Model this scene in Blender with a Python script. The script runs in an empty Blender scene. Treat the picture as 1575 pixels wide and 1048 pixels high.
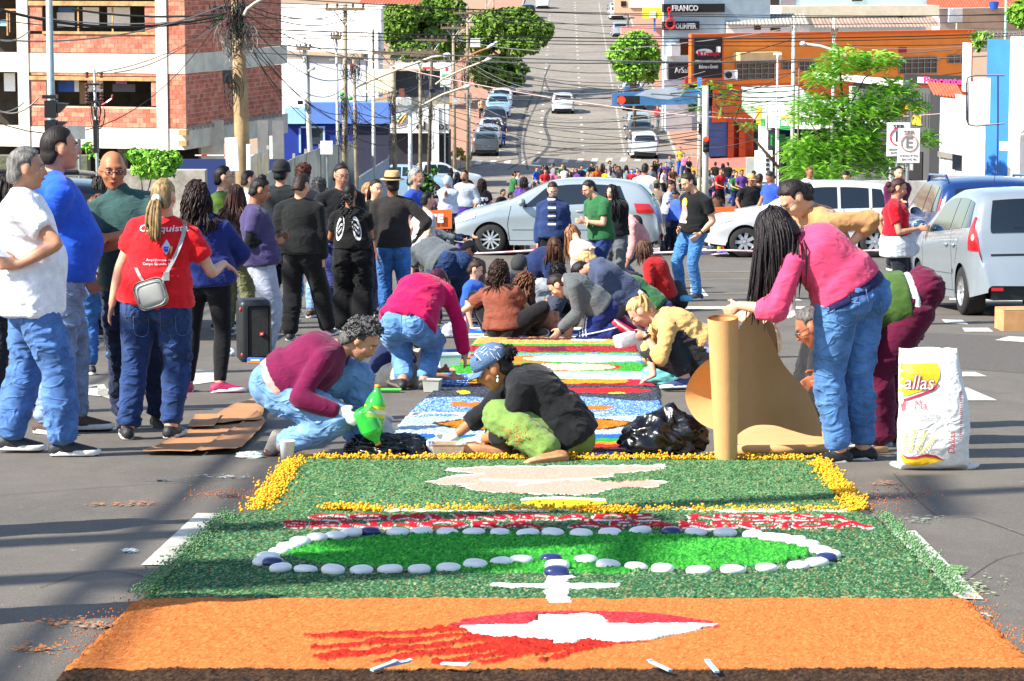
import bpy,bmesh,math,random
import numpy as np
from mathutils import Vector,Matrix
from mathutils.bvhtree import BVHTree
from math import sin,cos,pi,radians,sqrt,atan2
random.seed(7);rng=np.random.RandomState(7)
C=bpy.context.scene.collection
S=bpy.context.scene
# ------ camera, sky, sun
FL=4500.0;CX=787.5;CY=524.0;PITCH=math.atan((CY+67)/FL);CH=1.49
cam=bpy.data.cameras.new('camera');camo=bpy.data.objects.new('camera',cam);C.objects.link(camo)
camo.location=(0,0,CH);camo.rotation_euler=(pi/2-PITCH,0,0)
cam.sensor_width=36;cam.lens=36*FL/1575;cam.clip_start=0.1;cam.clip_end=5000
S.camera=camo
SUN_EL=radians(41);SUN_DIR=Vector((0.90,0.43,0)).normalized()
w=bpy.data.worlds.new('World');S.world=w;w.use_nodes=True
nt=w.node_tree;sky=nt.nodes.new('ShaderNodeTexSky');sky.sky_type='NISHITA';sky.sun_disc=False
sky.sun_elevation=SUN_EL;sky.sun_rotation=math.atan2(-SUN_DIR.x,-SUN_DIR.y)
sky.air_density=1.0;sky.dust_density=1.2;sky.altitude=500
bg=nt.nodes['Background'];bg.inputs[1].default_value=0.125
nt.links.new(sky.outputs[0],bg.inputs[0])
sl=bpy.data.lights.new('sun','SUN');sl.energy=5.0;sl.angle=radians(0.6);sl.color=(1,0.95,0.87)
so=bpy.data.objects.new('sun',sl);C.objects.link(so);so.location=(-30,-10,40)
d_=Vector((SUN_DIR.x*cos(SUN_EL),SUN_DIR.y*cos(SUN_EL),-sin(SUN_EL)))
so.rotation_euler=d_.to_track_quat('-Z','Y').to_euler()
vs=S.view_settings;S.display_settings.display_device='sRGB';vs.view_transform='Standard';vs.look='None'
vs.exposure=1.18;vs.gamma=1.0;vs.use_curve_mapping=False
S.cycles.max_bounces=6;S.cycles.transparent_max_bounces=12
# ------ the lie of the land
_Y=np.array([-60,0,38,55,80,110,140,160,170,180,200,225,260,300,375,450,550,700,1500.])
_Z=np.array([0,0,0,.3,.48,.7,1.0,1.5,2.1,3.35,5.2,8.1,12.1,16.8,25.6,34.5,47,66,166.])
_yd=np.arange(-60,1500,2.0);_zd=np.interp(_yd,_Y,_Z)
_k=np.exp(-np.linspace(-2,2,9)**2);_k/=_k.sum()
_zs=np.convolve(np.pad(_zd,4,mode='edge'),_k,'valid')
_zs=np.where(_yd<34,0,_zs);_zs[-6:]=_zd[-6:]
SL=362/FL
def gz(Y):
 return float(np.interp(Y,_yd,_zs))-SL*Y
def gza(Y):return np.interp(Y,_yd,_zs)-SL*Y
cp,sp_=cos(PITCH),sin(PITCH)
def ray(px,py):
 a=(px-CX)/FL;b=(CY-py)/FL
 return Vector((a,cp+b*sp_,-sp_+b*cp))
def P(px,py,Y):
 d=ray(px,py);t=Y/d.y
 return Vector((d.x*t,Y,CH+d.z*t))
def G(px,py):
 d=ray(px,py);Y=5.0;st=4.0;f0=1
 while Y<900:
  z=CH+d.z/d.y*Y
  if z<=gz(Y):
   if st<0.002:break
   Y-=st;st/=4
  Y+=st
 return Vector((d.x/d.y*Y,Y,gz(Y)))
def proj(X,Y,Z):
 Z=Z-CH;dep=Y*cp-Z*sp_;up=Y*sp_+Z*cp
 return CX+FL*X/dep,CY-FL*up/dep
def ppm(Y):return FL/Y
def onground(px,Y,dz=0):
 x=(px-CX)*Y/FL*1.0
 return Vector((x,Y,gz(Y)+dz))
# ------ value noise
def _h(ix,iy,iz,seed):
 n=(ix*374761393+iy*668265263+iz*2147483647+seed*1274126177)&0xffffffff
 n=((n^(n>>13))*1274126177)&0xffffffff
 return((n^(n>>16))&0xffff)/65535.0
def vnoise(p,seed=0):
 p=np.asarray(p,float);i=np.floor(p).astype(np.int64);f=p-i;f=f*f*(3-2*f)
 r=0
 for dx in(0,1):
  for dy in(0,1):
   for dz in(0,1):
    w_=(f[:,0]if dx else 1-f[:,0])*(f[:,1]if dy else 1-f[:,1])*(f[:,2]if dz else 1-f[:,2])
    r=r+w_*_h(i[:,0]+dx,i[:,1]+dy,i[:,2]+dz,seed)
 return r*2-1
def fbm(p,oct=3,seed=0):
 p=np.asarray(p,float);a=1;r=0;t=0
 for k in range(oct):r=r+a*vnoise(p*2**k,seed+k);t+=a;a*=.5
 return r/t
# ------ materials
MATS={}
def rgb(c):
 if isinstance(c,str):
  c=c.lstrip('#');c=''.join(x*2 for x in c)if len(c)<5 else c[:6];v=[int(c[i:i+2],16)/255 for i in(0,2,4)]
  return tuple(x/12.92 if x<=.04045 else((x+.055)/1.055)**2.4 for x in v)
 return c
def mat(name,col,rough=.8,var=.15,nscale=8.,bump=0.,bscale=60.,metal=0.,spec=.5,sheen=0.,col2=None,coat=0.,alpha=1.,trans=0.,emit=0.,stretch=(1,1,1),rvar=0.,fold=0.):
 key=(name,str(col))
 if key in MATS:return MATS[key]
 m=bpy.data.materials.new(name);m.use_nodes=True;n=m.node_tree.nodes;l=m.node_tree.links
 b=n['Principled BSDF'];c=rgb(col)
 b.inputs['Roughness'].default_value=rough;b.inputs['Metallic'].default_value=metal
 b.inputs['Specular IOR Level'].default_value=spec
 if sheen:b.inputs['Sheen Weight'].default_value=sheen
 if coat:b.inputs['Coat Weight'].default_value=coat;b.inputs['Coat Roughness'].default_value=.05
 if trans:b.inputs['Transmission Weight'].default_value=trans
 if alpha<1:b.inputs['Alpha'].default_value=alpha
 if emit:b.inputs['Emission Color'].default_value=(*c,1);b.inputs['Emission Strength'].default_value=emit
 b.inputs['Base Color'].default_value=(*c,1);m.diffuse_color=(*c,1)
 if var or bump or col2 or fold:
  tc=n.new('ShaderNodeTexCoord');mp=n.new('ShaderNodeMapping');mp.inputs['Scale'].default_value=stretch
  l.new(tc.outputs['Object'],mp.inputs['Vector'])
 if var or col2:
  nz=n.new('ShaderNodeTexNoise');nz.inputs['Scale'].default_value=nscale;nz.inputs['Detail'].default_value=5;nz.inputs['Roughness'].default_value=.62
  l.new(mp.outputs[0],nz.inputs['Vector'])
  mx=n.new('ShaderNodeMix');mx.data_type='RGBA'
  c2=rgb(col2)if col2 else tuple(x*(1-var*1.6)for x in c)
  c1=c if col2 else tuple(min(1,x*(1+var*.9))for x in c)
  mr=n.new('ShaderNodeMapRange');mr.inputs[1].default_value=.33;mr.inputs[2].default_value=.67
  l.new(nz.outputs[0],mr.inputs[0]);l.new(mr.outputs[0],mx.inputs[0])
  mx.inputs[6].default_value=(*c2,1);mx.inputs[7].default_value=(*c1,1)
  l.new(mx.outputs[2],b.inputs['Base Color'])
  if rvar:
   m2=n.new('ShaderNodeMapRange');m2.inputs[3].default_value=rough-rvar;m2.inputs[4].default_value=rough+rvar
   l.new(nz.outputs[0],m2.inputs[0]);l.new(m2.outputs[0],b.inputs['Roughness'])
 if bump:
  nb=n.new('ShaderNodeTexNoise');nb.inputs['Scale'].default_value=bscale;nb.inputs['Detail'].default_value=4
  l.new(mp.outputs[0],nb.inputs['Vector'])
  bp=n.new('ShaderNodeBump');bp.inputs['Strength'].default_value=min(1,bump);bp.inputs['Distance'].default_value=.02
  l.new(nb.outputs[0],bp.inputs['Height']);l.new(bp.outputs[0],b.inputs['Normal'])
  if fold:
   m3=n.new('ShaderNodeMapping');m3.inputs['Scale'].default_value=(1,1,1.8);l.new(tc.outputs['Object'],m3.inputs[0])
   nf=n.new('ShaderNodeTexNoise');nf.inputs['Scale'].default_value=6.5;nf.inputs['Detail'].default_value=1.5;nf.inputs['Distortion'].default_value=.8;l.new(m3.outputs[0],nf.inputs['Vector'])
   ab=n.new('ShaderNodeMath');ab.operation='SUBTRACT';ab.inputs[1].default_value=.5;l.new(nf.outputs[0],ab.inputs[0]);a2=n.new('ShaderNodeMath');a2.operation='ABSOLUTE';l.new(ab.outputs[0],a2.inputs[0])
   b2=n.new('ShaderNodeBump');b2.invert=True;b2.inputs['Strength'].default_value=fold;b2.inputs['Distance'].default_value=.03
   m4=n.new('ShaderNodeMapRange');m4.inputs[1].default_value=0;m4.inputs[2].default_value=.10;m4.interpolation_type='SMOOTHSTEP';l.new(a2.outputs[0],m4.inputs[0]);l.new(m4.outputs[0],b2.inputs['Height']);l.new(bp.outputs[0],b2.inputs['Normal']);l.new(b2.outputs[0],b.inputs['Normal'])
 MATS[key]=m
 return m
def cloth(col,name='cloth',var=.12):return mat(name,col,.9,var,14,.07,90,spec=.15,sheen=.12,fold=.15)
def denim(col):return mat('denim',col,.88,.26,9,.12,150,spec=.15,sheen=.1,fold=.38)
def skinm(col):return mat('skin',col,.5,.10,20,.03,160,spec=.35)
def hairm(col):return mat('hair',col,.55,.5,60,.3,120,spec=.3,stretch=(1,1,.15))
def paint(col,r=.3):return mat('car_paint',col,r,.02,2,spec=.5,metal=.35,coat=.6)
M=dict(white=mat('white_paint','#e6e4de',.75,.08,3,.05),black=mat('black_plastic','#141416',.45,.1,6),rubber=mat('rubber','#1b1a19',.85,.25,12,.2,80),glass=mat('dark_glass','#0d1418',.06,0,spec=.9,coat=.5),metal=mat('grey_metal','#8f9494',.45,.15,5,metal=.5),alloy=mat('alloy','#c9cbcc',.32,.08,6,metal=.8),conc=mat('concrete','#a39c8e',.9,.22,5,.4,30),concl=mat('light_concrete','#d6ccb8',.9,.14,1.2,.3,12),wire=mat('cable_sheath','#23231f',.7,.1),wirel=mat('cable_grey','#77756e',.6,.1),wood=mat('weathered_wood','#7d6a52',.9,.3,6,.4,40,stretch=(1,1,.2)),red=mat('red_lens','#b3121a',.2,.05,5,coat=.6),redglow=mat('red_lamp','#ff2010',.3,0,emit=3.0),clear=mat('clear_lens','#d8dde0',.1,0,coat=.8),line=mat('road_paint','#cfccbd',.85,.25,14,.3,60,col2='#9a988c'),kraft=mat('kraft_paper','#cc9a62',.75,.06,3,.08,40),eyew=mat('eye_white','#d8d0c8',.3,0),eyed=mat('eye_dark','#1c100a',.2,0),lip=mat('lips','#8d4238',.5,.05),glove=mat('latex_glove','#e3e2df',.55,.06,20,.15),sole=mat('shoe_sole','#d9d6cf',.7,.1,20))
# ------ objects
def setp(o,label=None,cat=None,group=None,kind=None):
 if label:o['label']=label
 if cat:o['category']=cat
 if group:o['group']=group
 if kind:o['kind']=kind
 return o
def thing(name,label,cat,loc=(0,0,0),rz=0,group=None,kind=None):
 o=bpy.data.objects.new(name,None);C.objects.link(o);o.location=loc;o.rotation_euler=(0,0,rz)
 o.empty_display_size=.1
 return setp(o,label,cat,group,kind)
def mesh_from(V,F,smooth=False,name='m'):
 me=bpy.data.meshes.new(name);V=np.asarray(V,float).reshape(-1,3)
 if isinstance(F,np.ndarray):
  nf,k=F.shape;me.vertices.add(len(V));me.vertices.foreach_set('co',V.ravel())
  me.loops.add(nf*k);me.loops.foreach_set('vertex_index',F.ravel().astype(np.int32))
  me.polygons.add(nf);me.polygons.foreach_set('loop_start',np.arange(0,nf*k,k,dtype=np.int32))
  me.update(calc_edges=True)
 else:
  me.from_pydata([tuple(v)for v in V],[],[tuple(int(i)for i in f)for f in F]);me.update()
 if smooth:me.polygons.foreach_set('use_smooth',np.ones(len(me.polygons),bool))
 return me
def obj(name,me,m=None,parent=None,world=True):
 0
 o=bpy.data.objects.new(name,me);C.objects.link(o);me.name=name
 if m is not None:
  me.materials.clear()
  for x in(m if isinstance(m,(list,tuple))else[m]):me.materials.append(x)
 if parent is not None:
  o.parent=parent
  if world:o.matrix_parent_inverse=wmat(parent).inverted()
 return o
def lmat(o):
 return Matrix.Translation(o.location)@o.rotation_euler.to_matrix().to_4x4()@Matrix.Diagonal((*o.scale,1))
def wmat(o):
 m=lmat(o)
 return m if o.parent is None else wmat(o.parent)@o.matrix_parent_inverse@m
class MB:
 0
 def __init__(s):s.V=[];s.F=[];s.mi=[];s.cm=0
 def add(s,V,F):
  b=len(s.V);s.V+=[tuple(v)for v in V];s.F+=[tuple(i+b for i in f)for f in F];s.mi+=[s.cm]*len(F);return s
 def box(s,c,size,rz=0,R=None):
  x,y,z=[q/2 for q in size];c=Vector(c);R=R or Matrix.Rotation(rz,3,'Z')
  V=[c+R@Vector((a*x,b*y,d*z))for a in(-1,1)for b in(-1,1)for d in(-1,1)]
  return s.add(V,[(0,1,3,2),(4,6,7,5),(0,4,5,1),(2,3,7,6),(0,2,6,4),(1,5,7,3)])
 def quadbox(s,a,b,c,d,th):
  0
  V=[Vector(q)for q in(a,b,c,d)];V+=[q+Vector(th)for q in V]
  return s.add(V,[(0,1,2,3),(7,6,5,4),(0,4,5,1),(1,5,6,2),(2,6,7,3),(3,7,4,0)])
 def tube(s,pts,r,n=6,cap=True,r2=None):
  pts=[Vector(p)for p in pts];rs=r if isinstance(r,(list,tuple))else[r+(((r2 if r2 is not None else r)-r)*i/max(1,len(pts)-1))for i in range(len(pts))]
  V=[];up=Vector((0,0,1))
  for i,p in enumerate(pts):
   t=(pts[min(i+1,len(pts)-1)]-pts[max(i-1,0)]).normalized()
   u=t.cross(up);u=t.cross(Vector((1,0,0)))if u.length<.05 else u
   u.normalize();v=t.cross(u).normalized()
   for k in range(n):
    a=2*pi*k/n;V.append(p+(u*cos(a)+v*sin(a))*rs[i])
  F=[(i*n+k,i*n+(k+1)%n,(i+1)*n+(k+1)%n,(i+1)*n+k)for i in range(len(pts)-1)for k in range(n)]
  if cap:F+=[tuple(range(n))[::-1],tuple((len(pts)-1)*n+k for k in range(n))]
  return s.add(V,F)
 def lathe(s,prof,c=(0,0,0),axis='z',n=20,M3=None,cap=True):
  0
  c=Vector(c);V=[]
  for r,h in prof:
   for k in range(n):
    a=2*pi*k/n;p=Vector((r*cos(a),r*sin(a),h))
    if axis=='y':p=Vector((p.x,p.z,p.y))
    if axis=='x':p=Vector((p.z,p.x,p.y))
    if M3:p=M3@p
    V.append(c+p)
  m_=len(prof)
  F=[(i*n+k,i*n+(k+1)%n,(i+1)*n+(k+1)%n,(i+1)*n+k)for i in range(m_-1)for k in range(n)]
  if cap and prof[0][0]>1e-4:F.append(tuple(range(n))[::-1])
  if cap and prof[-1][0]>1e-4:F.append(tuple((m_-1)*n+k for k in range(n)))
  return s.add(V,F)
 def ball(s,c,r,n=10,m=7,R=None):
  r=r if isinstance(r,(tuple,list))else(r,r,r);c=Vector(c);V=[];F=[]
  for i in range(m+1):
   th=pi*i/m
   for k in range(n):
    a=2*pi*k/n;p=Vector((r[0]*sin(th)*cos(a),r[1]*sin(th)*sin(a),r[2]*cos(th)))
    V.append(c+(R@p if R else p))
  F=[(i*n+k,(i+1)*n+k,(i+1)*n+(k+1)%n,i*n+(k+1)%n)for i in range(m)for k in range(n)]
  return s.add(V,F)
 def me(s,smooth=False):
  me=mesh_from(s.V,s.F,smooth)
  if any(s.mi):me.polygons.foreach_set('material_index',s.mi)
  return me
 def build(s,name,m,parent=None,smooth=False,world=True):return obj(name,s.me(smooth),m,parent,world)
def newell(b):
 bm=bmesh.new();bm.from_mesh(b);bmesh.ops.recalc_face_normals(bm,faces=bm.faces);bm.to_mesh(b);bm.free();return b
def bevel_me(me,w=.01,seg=2):
 bm=bmesh.new();bm.from_mesh(me);bmesh.ops.recalc_face_normals(bm,faces=bm.faces)
 bmesh.ops.bevel(bm,geom=list(bm.edges),offset=w,segments=seg,profile=.5,affect='EDGES');bm.to_mesh(me);bm.free();return me
def tagt(o,label,cat,group=None,kind=None):return setp(o,label,cat,group,kind)
def copy_tree(o,parent=None):
 c=o.copy();C.objects.link(c);mi_=o.matrix_parent_inverse.copy();c.parent=parent;c.matrix_parent_inverse=mi_
 for ch in o.children:copy_tree(ch,c)
 return c
CHILD={}
_sc2=None
def remesh(V,F,vox,smooth=3,name='m',dec=0):
 global _sc2
 if _sc2 is None:_sc2=bpy.data.scenes.new('work')
 me=mesh_from(V,F);o=bpy.data.objects.new('tmp',me);_sc2.collection.objects.link(o)
 md=o.modifiers.new('r','REMESH');md.mode='VOXEL';md.voxel_size=vox;md.adaptivity=0
 if dec:
  m_=o.modifiers.new('s','SMOOTH');m_.factor=.5;m_.iterations=smooth;smooth=0;m_=o.modifiers.new('d','DECIMATE');m_.ratio=dec
 _sc2.view_layers[0].update();dg=_sc2.view_layers[0].depsgraph
 m2=bpy.data.meshes.new_from_object(o.evaluated_get(dg));bpy.data.objects.remove(o);bpy.data.meshes.remove(me)
 n=len(m2.vertices);co=np.empty(n*3);m2.vertices.foreach_get('co',co);co=co.reshape(-1,3)
 ed=np.empty(len(m2.edges)*2,np.int32);m2.edges.foreach_get('vertices',ed);ed=ed.reshape(-1,2)
 deg=np.bincount(ed.ravel(),minlength=n).astype(float)[:,None]
 for k in range(smooth):
  acc=np.empty_like(co)
  for a in range(3):
   acc[:,a]=np.bincount(ed[:,0],co[ed[:,1],a],n)+np.bincount(ed[:,1],co[ed[:,0],a],n)
  co=co+(acc/np.maximum(deg,1)-co)*(.6 if k%2==0 else .35)
 m2.vertices.foreach_set('co',co.ravel());m2.update()
 m2.polygons.foreach_set('use_smooth',np.ones(len(m2.polygons),bool))
 return m2
def get_co(me):
 co=np.empty(len(me.vertices)*3);me.vertices.foreach_get('co',co);return co.reshape(-1,3)
def set_co(me,co):me.vertices.foreach_set('co',co.ravel());me.update()
def get_no(me):
 no=np.empty(len(me.vertices)*3);me.vertices.foreach_get('normal',no);return no.reshape(-1,3)
# ------ flat print: text and shapes projected on a surface
def text_me(txt,size=1.,ext=0.,bold=0.,align='CENTER',shear=0.,res=3):
 cu=bpy.data.curves.new('t','FONT');cu.body=txt;cu.size=size;cu.align_x=align;cu.align_y='CENTER'
 cu.extrude=ext;cu.offset=bold;cu.resolution_u=res;cu.shear=shear
 global _sc2
 if _sc2 is None:_sc2=bpy.data.scenes.new('work')
 o=bpy.data.objects.new('t',cu);_sc2.collection.objects.link(o);_sc2.view_layers[0].update();dg=_sc2.view_layers[0].depsgraph
 me=bpy.data.meshes.new_from_object(o.evaluated_get(dg));bpy.data.objects.remove(o);bpy.data.curves.remove(cu)
 return me
def place_me(me,O,X,Z):
 0
 co=get_co(me);X=np.array(X);Z=np.array(Z);N=np.cross(X,Z)
 set_co(me,np.array(O)+co[:,:1]*X+co[:,1:2]*Z+co[:,2:3]*N);return me
def text_on(txt,O,X,Z,size,m,parent=None,name='lettering',fitw=None,bold=0.,ext=.004,shear=0.):
 me=text_me(txt,size,ext,bold,shear=shear)
 if fitw:
  co=get_co(me);w_=np.ptp(co[:,0]);co[:,0]*=fitw/w_;set_co(me,co)
 place_me(me,O,Vector(X).normalized(),Vector(Z).normalized())
 return obj(name,me,m,parent)
def polyme(pts):
 bm=bmesh.new();f=bm.faces.new([bm.verts.new((x,y,0))for x,y in pts]);me=bpy.data.meshes.new('p')
 bmesh.ops.triangulate(bm,faces=[f]);bm.to_mesh(me);bm.free();return me
def decal(me,target,O,X,Z,off=.004,sub=None,name='print',m=None,parent=None):
 0
 if sub:
  bm=bmesh.new();bm.from_mesh(me)
  bmesh.ops.triangulate(bm,faces=bm.faces)
  for _ in range(4):
   e=[q for q in bm.edges if q.calc_length()>sub]
   if not e:break
   bmesh.ops.subdivide_edges(bm,edges=e,cuts=1,use_grid_fill=False);bmesh.ops.triangulate(bm,faces=bm.faces)
  bm.to_mesh(me);bm.free()
 X=Vector(X).normalized();Z=Vector(Z).normalized();N=X.cross(Z)
 place_me(me,O,X,Z);co=get_co(me)
 bvh=BVHTree.FromPolygons([tuple(v)for v in get_co(target)],[tuple(p.vertices)for p in target.polygons])
 last=None
 for i in range(len(co)):
  p=Vector(co[i]);h=bvh.ray_cast(p+N*.6,-N,1.4)
  if h[0]is not None:q=h[0]+N*off
  else:
   h=bvh.find_nearest(p);q=h[0]+N*off if h[0]is not None else p
  co[i]=q
 set_co(me,co);return obj(name,me,m,parent)
# ====== ground, road, pavements, markings
def asphalt(g_=1.,nm='asphalt'):
 m=bpy.data.materials.new(nm);m.use_nodes=True;n=m.node_tree.nodes;l=m.node_tree.links;b=n['Principled BSDF']
 tc=n.new('ShaderNodeTexCoord')
 def nz(sc,det=4,r=.6,st=None):
  x=n.new('ShaderNodeTexNoise');x.inputs['Scale'].default_value=sc;x.inputs['Detail'].default_value=det;x.inputs['Roughness'].default_value=r
  if st:
   mp=n.new('ShaderNodeMapping');mp.inputs['Scale'].default_value=st;l.new(tc.outputs['Object'],mp.inputs[0]);l.new(mp.outputs[0],x.inputs[0])
  else:l.new(tc.outputs['Object'],x.inputs[0])
  return x
 def mixc(f,a,c,fac=None):
  x=n.new('ShaderNodeMix');x.data_type='RGBA'
  if f is not None:l.new(f,x.inputs[0])
  for k,v in((6,a),(7,c)):
   if isinstance(v,tuple):x.inputs[k].default_value=(*v,1)
   else:l.new(v,x.inputs[k])
  return x.outputs[2]
 def rng_(o,a,c,d=0.,e=1.):
  x=n.new('ShaderNodeMapRange');x.inputs[1].default_value=a;x.inputs[2].default_value=c;x.inputs[3].default_value=d;x.inputs[4].default_value=e;l.new(o,x.inputs[0]);return x.outputs[0]
 big=nz(.35,5);mid=nz(3.2,6,.7,(1,.4,1));fine=nz(170,2,.5)
 c=mixc(rng_(big.outputs[0],.35,.68),(.092*g_,.080*g_,.064*g_),(.135*g_,.116*g_,.092*g_))
 c=mixc(rng_(mid.outputs[0],.42,.7,0,.5),c,(.18*g_,.155*g_,.122*g_))
 c=mixc(rng_(fine.outputs[0],.58,.72,0,.75),c,(.26,.25,.235))
 c=mixc(rng_(fine.outputs[0],.42,.28,0,.8),c,(.035,.033,.031))
 st=nz(9,6,.75);c=mixc(rng_(st.outputs[0],.665,.7,0,.55),c,(.42,.4,.36))
 spl=nz(1.7,5,.8);c=mixc(rng_(spl.outputs[0],.31,.25,0,.5),c,(.04,.037,.035))
 l.new(c,b.inputs['Base Color']);b.inputs['Roughness'].default_value=.82;b.inputs['Specular IOR Level'].default_value=.35
 bp=n.new('ShaderNodeBump');bp.inputs['Strength'].default_value=.55;bp.inputs['Distance'].default_value=.006
 l.new(fine.outputs[0],bp.inputs['Height']);l.new(bp.outputs[0],b.inputs['Normal'])
 return m
M['asphalt']=asphalt(.92);M['asphalt_glare']=asphalt(1.75,'glare_lightened_asphalt')  # far copy's colour is lightened in place of haze and grazing glare
M['earth']=mat('pavement_concrete','#8d8272',.9,.2,.8,.2,20,col2='#a0764e')
M['walk']=mat('sidewalk_paving','#a6785f',.9,.15,1.5,.2,15)
M['kerb']=mat('yellow_kerb_paint','#d8a41c',.8,.25,5,.2,30)
def sheet(name,x0,x1,ys,dz,m,kind='structure',nx=2,parent=None):
 0
 V=[];F=[]
 for Y in ys:
  for k in range(nx):
   t=k/(nx-1);V.append((x0(Y)*(1-t)+x1(Y)*t,Y,gz(Y)+dz))
 for i in range(len(ys)-1):
  for k in range(nx-1):F.append((i*nx+k,i*nx+k+1,(i+1)*nx+k+1,(i+1)*nx+k))
 o=obj(name,mesh_from(V,F),m,parent)
 if kind:o['kind']=kind
 return o
ys=list(np.arange(-60,0,20))+list(np.arange(0,500,2.))+list(np.arange(500,1490,30.))
sheet('ground',lambda Y:-600,lambda Y:600,ys,-.008,M['earth'])
ax=lambda Y:4.0+.0215*(Y-182)
sheet('road',lambda Y:-26,lambda Y:34,[y for y in ys if y<150]+[150],0,M['asphalt'])
sheet('road',lambda Y:-26 if Y<171 else ax(Y)-6.7,lambda Y:34 if Y<171 else ax(Y)+6.3,[150]+[y for y in ys if 150<y<=1400],0,M['asphalt_glare'])
def walk(name,x0,x1,ya,yb,dz=.13,kerb_side=None,m=None):
 ys_=list(np.arange(ya,yb,2.))+[yb]
 sheet(name,x0,x1,ys_,dz,m or M['walk'])
 mb=MB()
 for fx in(x0,x1):
  for i in range(len(ys_)-1):
   a=Vector((fx(ys_[i]),ys_[i],gz(ys_[i])-.05));b_=Vector((fx(ys_[i+1]),ys_[i+1],gz(ys_[i+1])-.05))
   s_=-.15 if fx is x0 else .15
   mb.quadbox(a,b_,b_+Vector((s_,0,0)),a+Vector((s_,0,0)),(0,0,.185))
 for Yk in(ya,yb):
  mb.box(((x0(Yk)+x1(Yk))/2,Yk,gz(Yk)+.02),(abs(x1(Yk)-x0(Yk)),.16,.24))
 o=mb.build('kerb',M['kerb']if kerb_side=='y' else M['conc']);o['kind']='structure'
walk('sidewalk',lambda Y:ax(Y)-11,lambda Y:ax(Y)-6.85,184,420)
walk('sidewalk',lambda Y:ax(Y)+6.45,lambda Y:ax(Y)+10,186,420)
walk('sidewalk',lambda Y:ax(Y)+7,lambda Y:60,176,183,kerb_side='y',m=mat('pink_paving','#b06a5c',.9,.15,2))
walk('sidewalk',lambda Y:-30,lambda Y:ax(Y)-8.2,163,168,kerb_side='y',m=mat('pink_paving','#b06a5c',.9,.15,2))
walk('sidewalk',lambda Y:ax(Y)+8,lambda Y:34,140,146,kerb_side='y')
# painted markings: quads laid between points measured on the ground
def mark(name,quads,m=M['line'],dz=.005,kind='structure',parent=None):
 mb=MB()
 for q in quads:
  q=[Vector(p)for p in q]
  n_=max(1,int(abs(q[2].y-q[0].y)/2));L=[];R_=[]
  for i in range(n_+1):
   t=i/n_;a=q[0].lerp(q[3],t);b_=q[1].lerp(q[2],t)
   L.append((a.x,a.y,gz(a.y)+dz));R_.append((b_.x,b_.y,gz(b_.y)+dz))
  for i in range(n_):mb.add([L[i],R_[i],R_[i+1],L[i+1]],[(0,1,2,3)])
 o=mb.build(name,m,parent);o['kind']=kind;return o
def pxq(*pts):return[G(x,y)for x,y in pts]
mark('lane_marking',[pxq((217,871),(262,871),(342,791),(303,791))])
mark('lane_marking',[pxq((1462,922),(1513,924),(1408,818),(1368,818))])
mark('crosswalk_marking',[pxq((734+22.3*i-4,253-.45*i),(734+22.3*i+5,253-.45*i),(737+22.3*i+5,247.5-.45*i),(737+22.3*i-4,247.5-.45*i))for i in range(12)])
def dashes(a,b,dash,gap,w_):
 A=G(*a);B=G(*b);d=(B-A);L=d.length;d2=Vector((d.x,d.y,0)).normalized();n_=Vector((d2.y,-d2.x,0))*w_/2;q=[];t=0
 while t<L:
  p=A+d*(t/L);r=A+d*(min(t+dash,L)/L);q.append([p-n_,p+n_,r+n_,r-n_]);t+=dash+gap
 return q
mark('lane_marking',dashes((897,236),(884,2),1.1,4.5,.2))
mark('lane_marking',dashes((829,236),(846,20),1.1,4.5,.2))
mark('lane_marking',dashes((961,238),(921,4),.6,.75,.14)+dashes((766,243),(775,196),.6,.7,.14))
# turn arrows, stop lines and dashes of the crossing
mark('arrow_marking',[pxq((175,617),(150,608),(150,592),(160,592)),pxq((104,607),(180,612),(182,600),(107,596)),pxq((107,600),(135,593),(160,592),(104,604))])
mark('arrow_marking',[pxq((262,598),(330,588),(345,572),(300,570))])
mark('arrow_marking',[pxq((1480,617),(1534,617),(1487,597),(1478,598)),pxq((1480,580),(1518,580),(1500,573),(1480,573))])
mark('arrow_marking',[pxq((1062,458),(1090,456),(1075,438),(1062,438)),pxq((1158,463),(1235,463),(1220,458),(1165,458))])
mark('lane_marking',[pxq((1530,524),(1575,527),(1590,520),(1552,518)),pxq((1484,511),(1528,511),(1520,505),(1480,505)),pxq((1455,498),(1490,500),(1480,493),(1448,492))])
mark('stop_line_marking',[pxq((1040,476),(1440,476),(1440,472),(1040,472))])
mark('stop_line_marking',[pxq((1460,462),(1575,464),(1575,460),(1460,459))])
mark('lane_marking',[pxq((1040,420+11*k),(1200,419+11*k),(1200,418+11*k),(1040,419+11*k))for k in(0,1,3)],mat('yellow_road_paint','#8a7c56',.85,.3,6))
# dark tyre marks curving over the far crossing
def strip(name,pts,w_,m,dz=.006):
 pts=[G(*p)for p in pts];cr=[]
 for i in range(len(pts)-1):
  a=pts[max(i-1,0)];b_=pts[i];c=pts[i+1];d=pts[min(i+2,len(pts)-1)]
  for k in range(6):
   t=k/6;cr.append(.5*((2*b_)+(c-a)*t+(2*a-5*b_+4*c-d)*t*t+(3*b_-a-3*c+d)*t**3))
 cr.append(pts[-1]);V=[]
 for i,p in enumerate(cr):
  t=cr[min(i+1,len(cr)-1)]-cr[max(i-1,0)];n_=Vector((t.y,-t.x,0)).normalized()*w_/2
  for q in(p-n_,p+n_):V.append((q.x,q.y,gz(q.y)+dz))
 o=obj(name,mesh_from(V,[(2*i,2*i+1,2*i+3,2*i+2)for i in range(len(cr)-1)]),m);o['kind']='structure'
TY=mat('tyre_rubber_mark','#4a4642',.8,.3,1.2)
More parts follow.
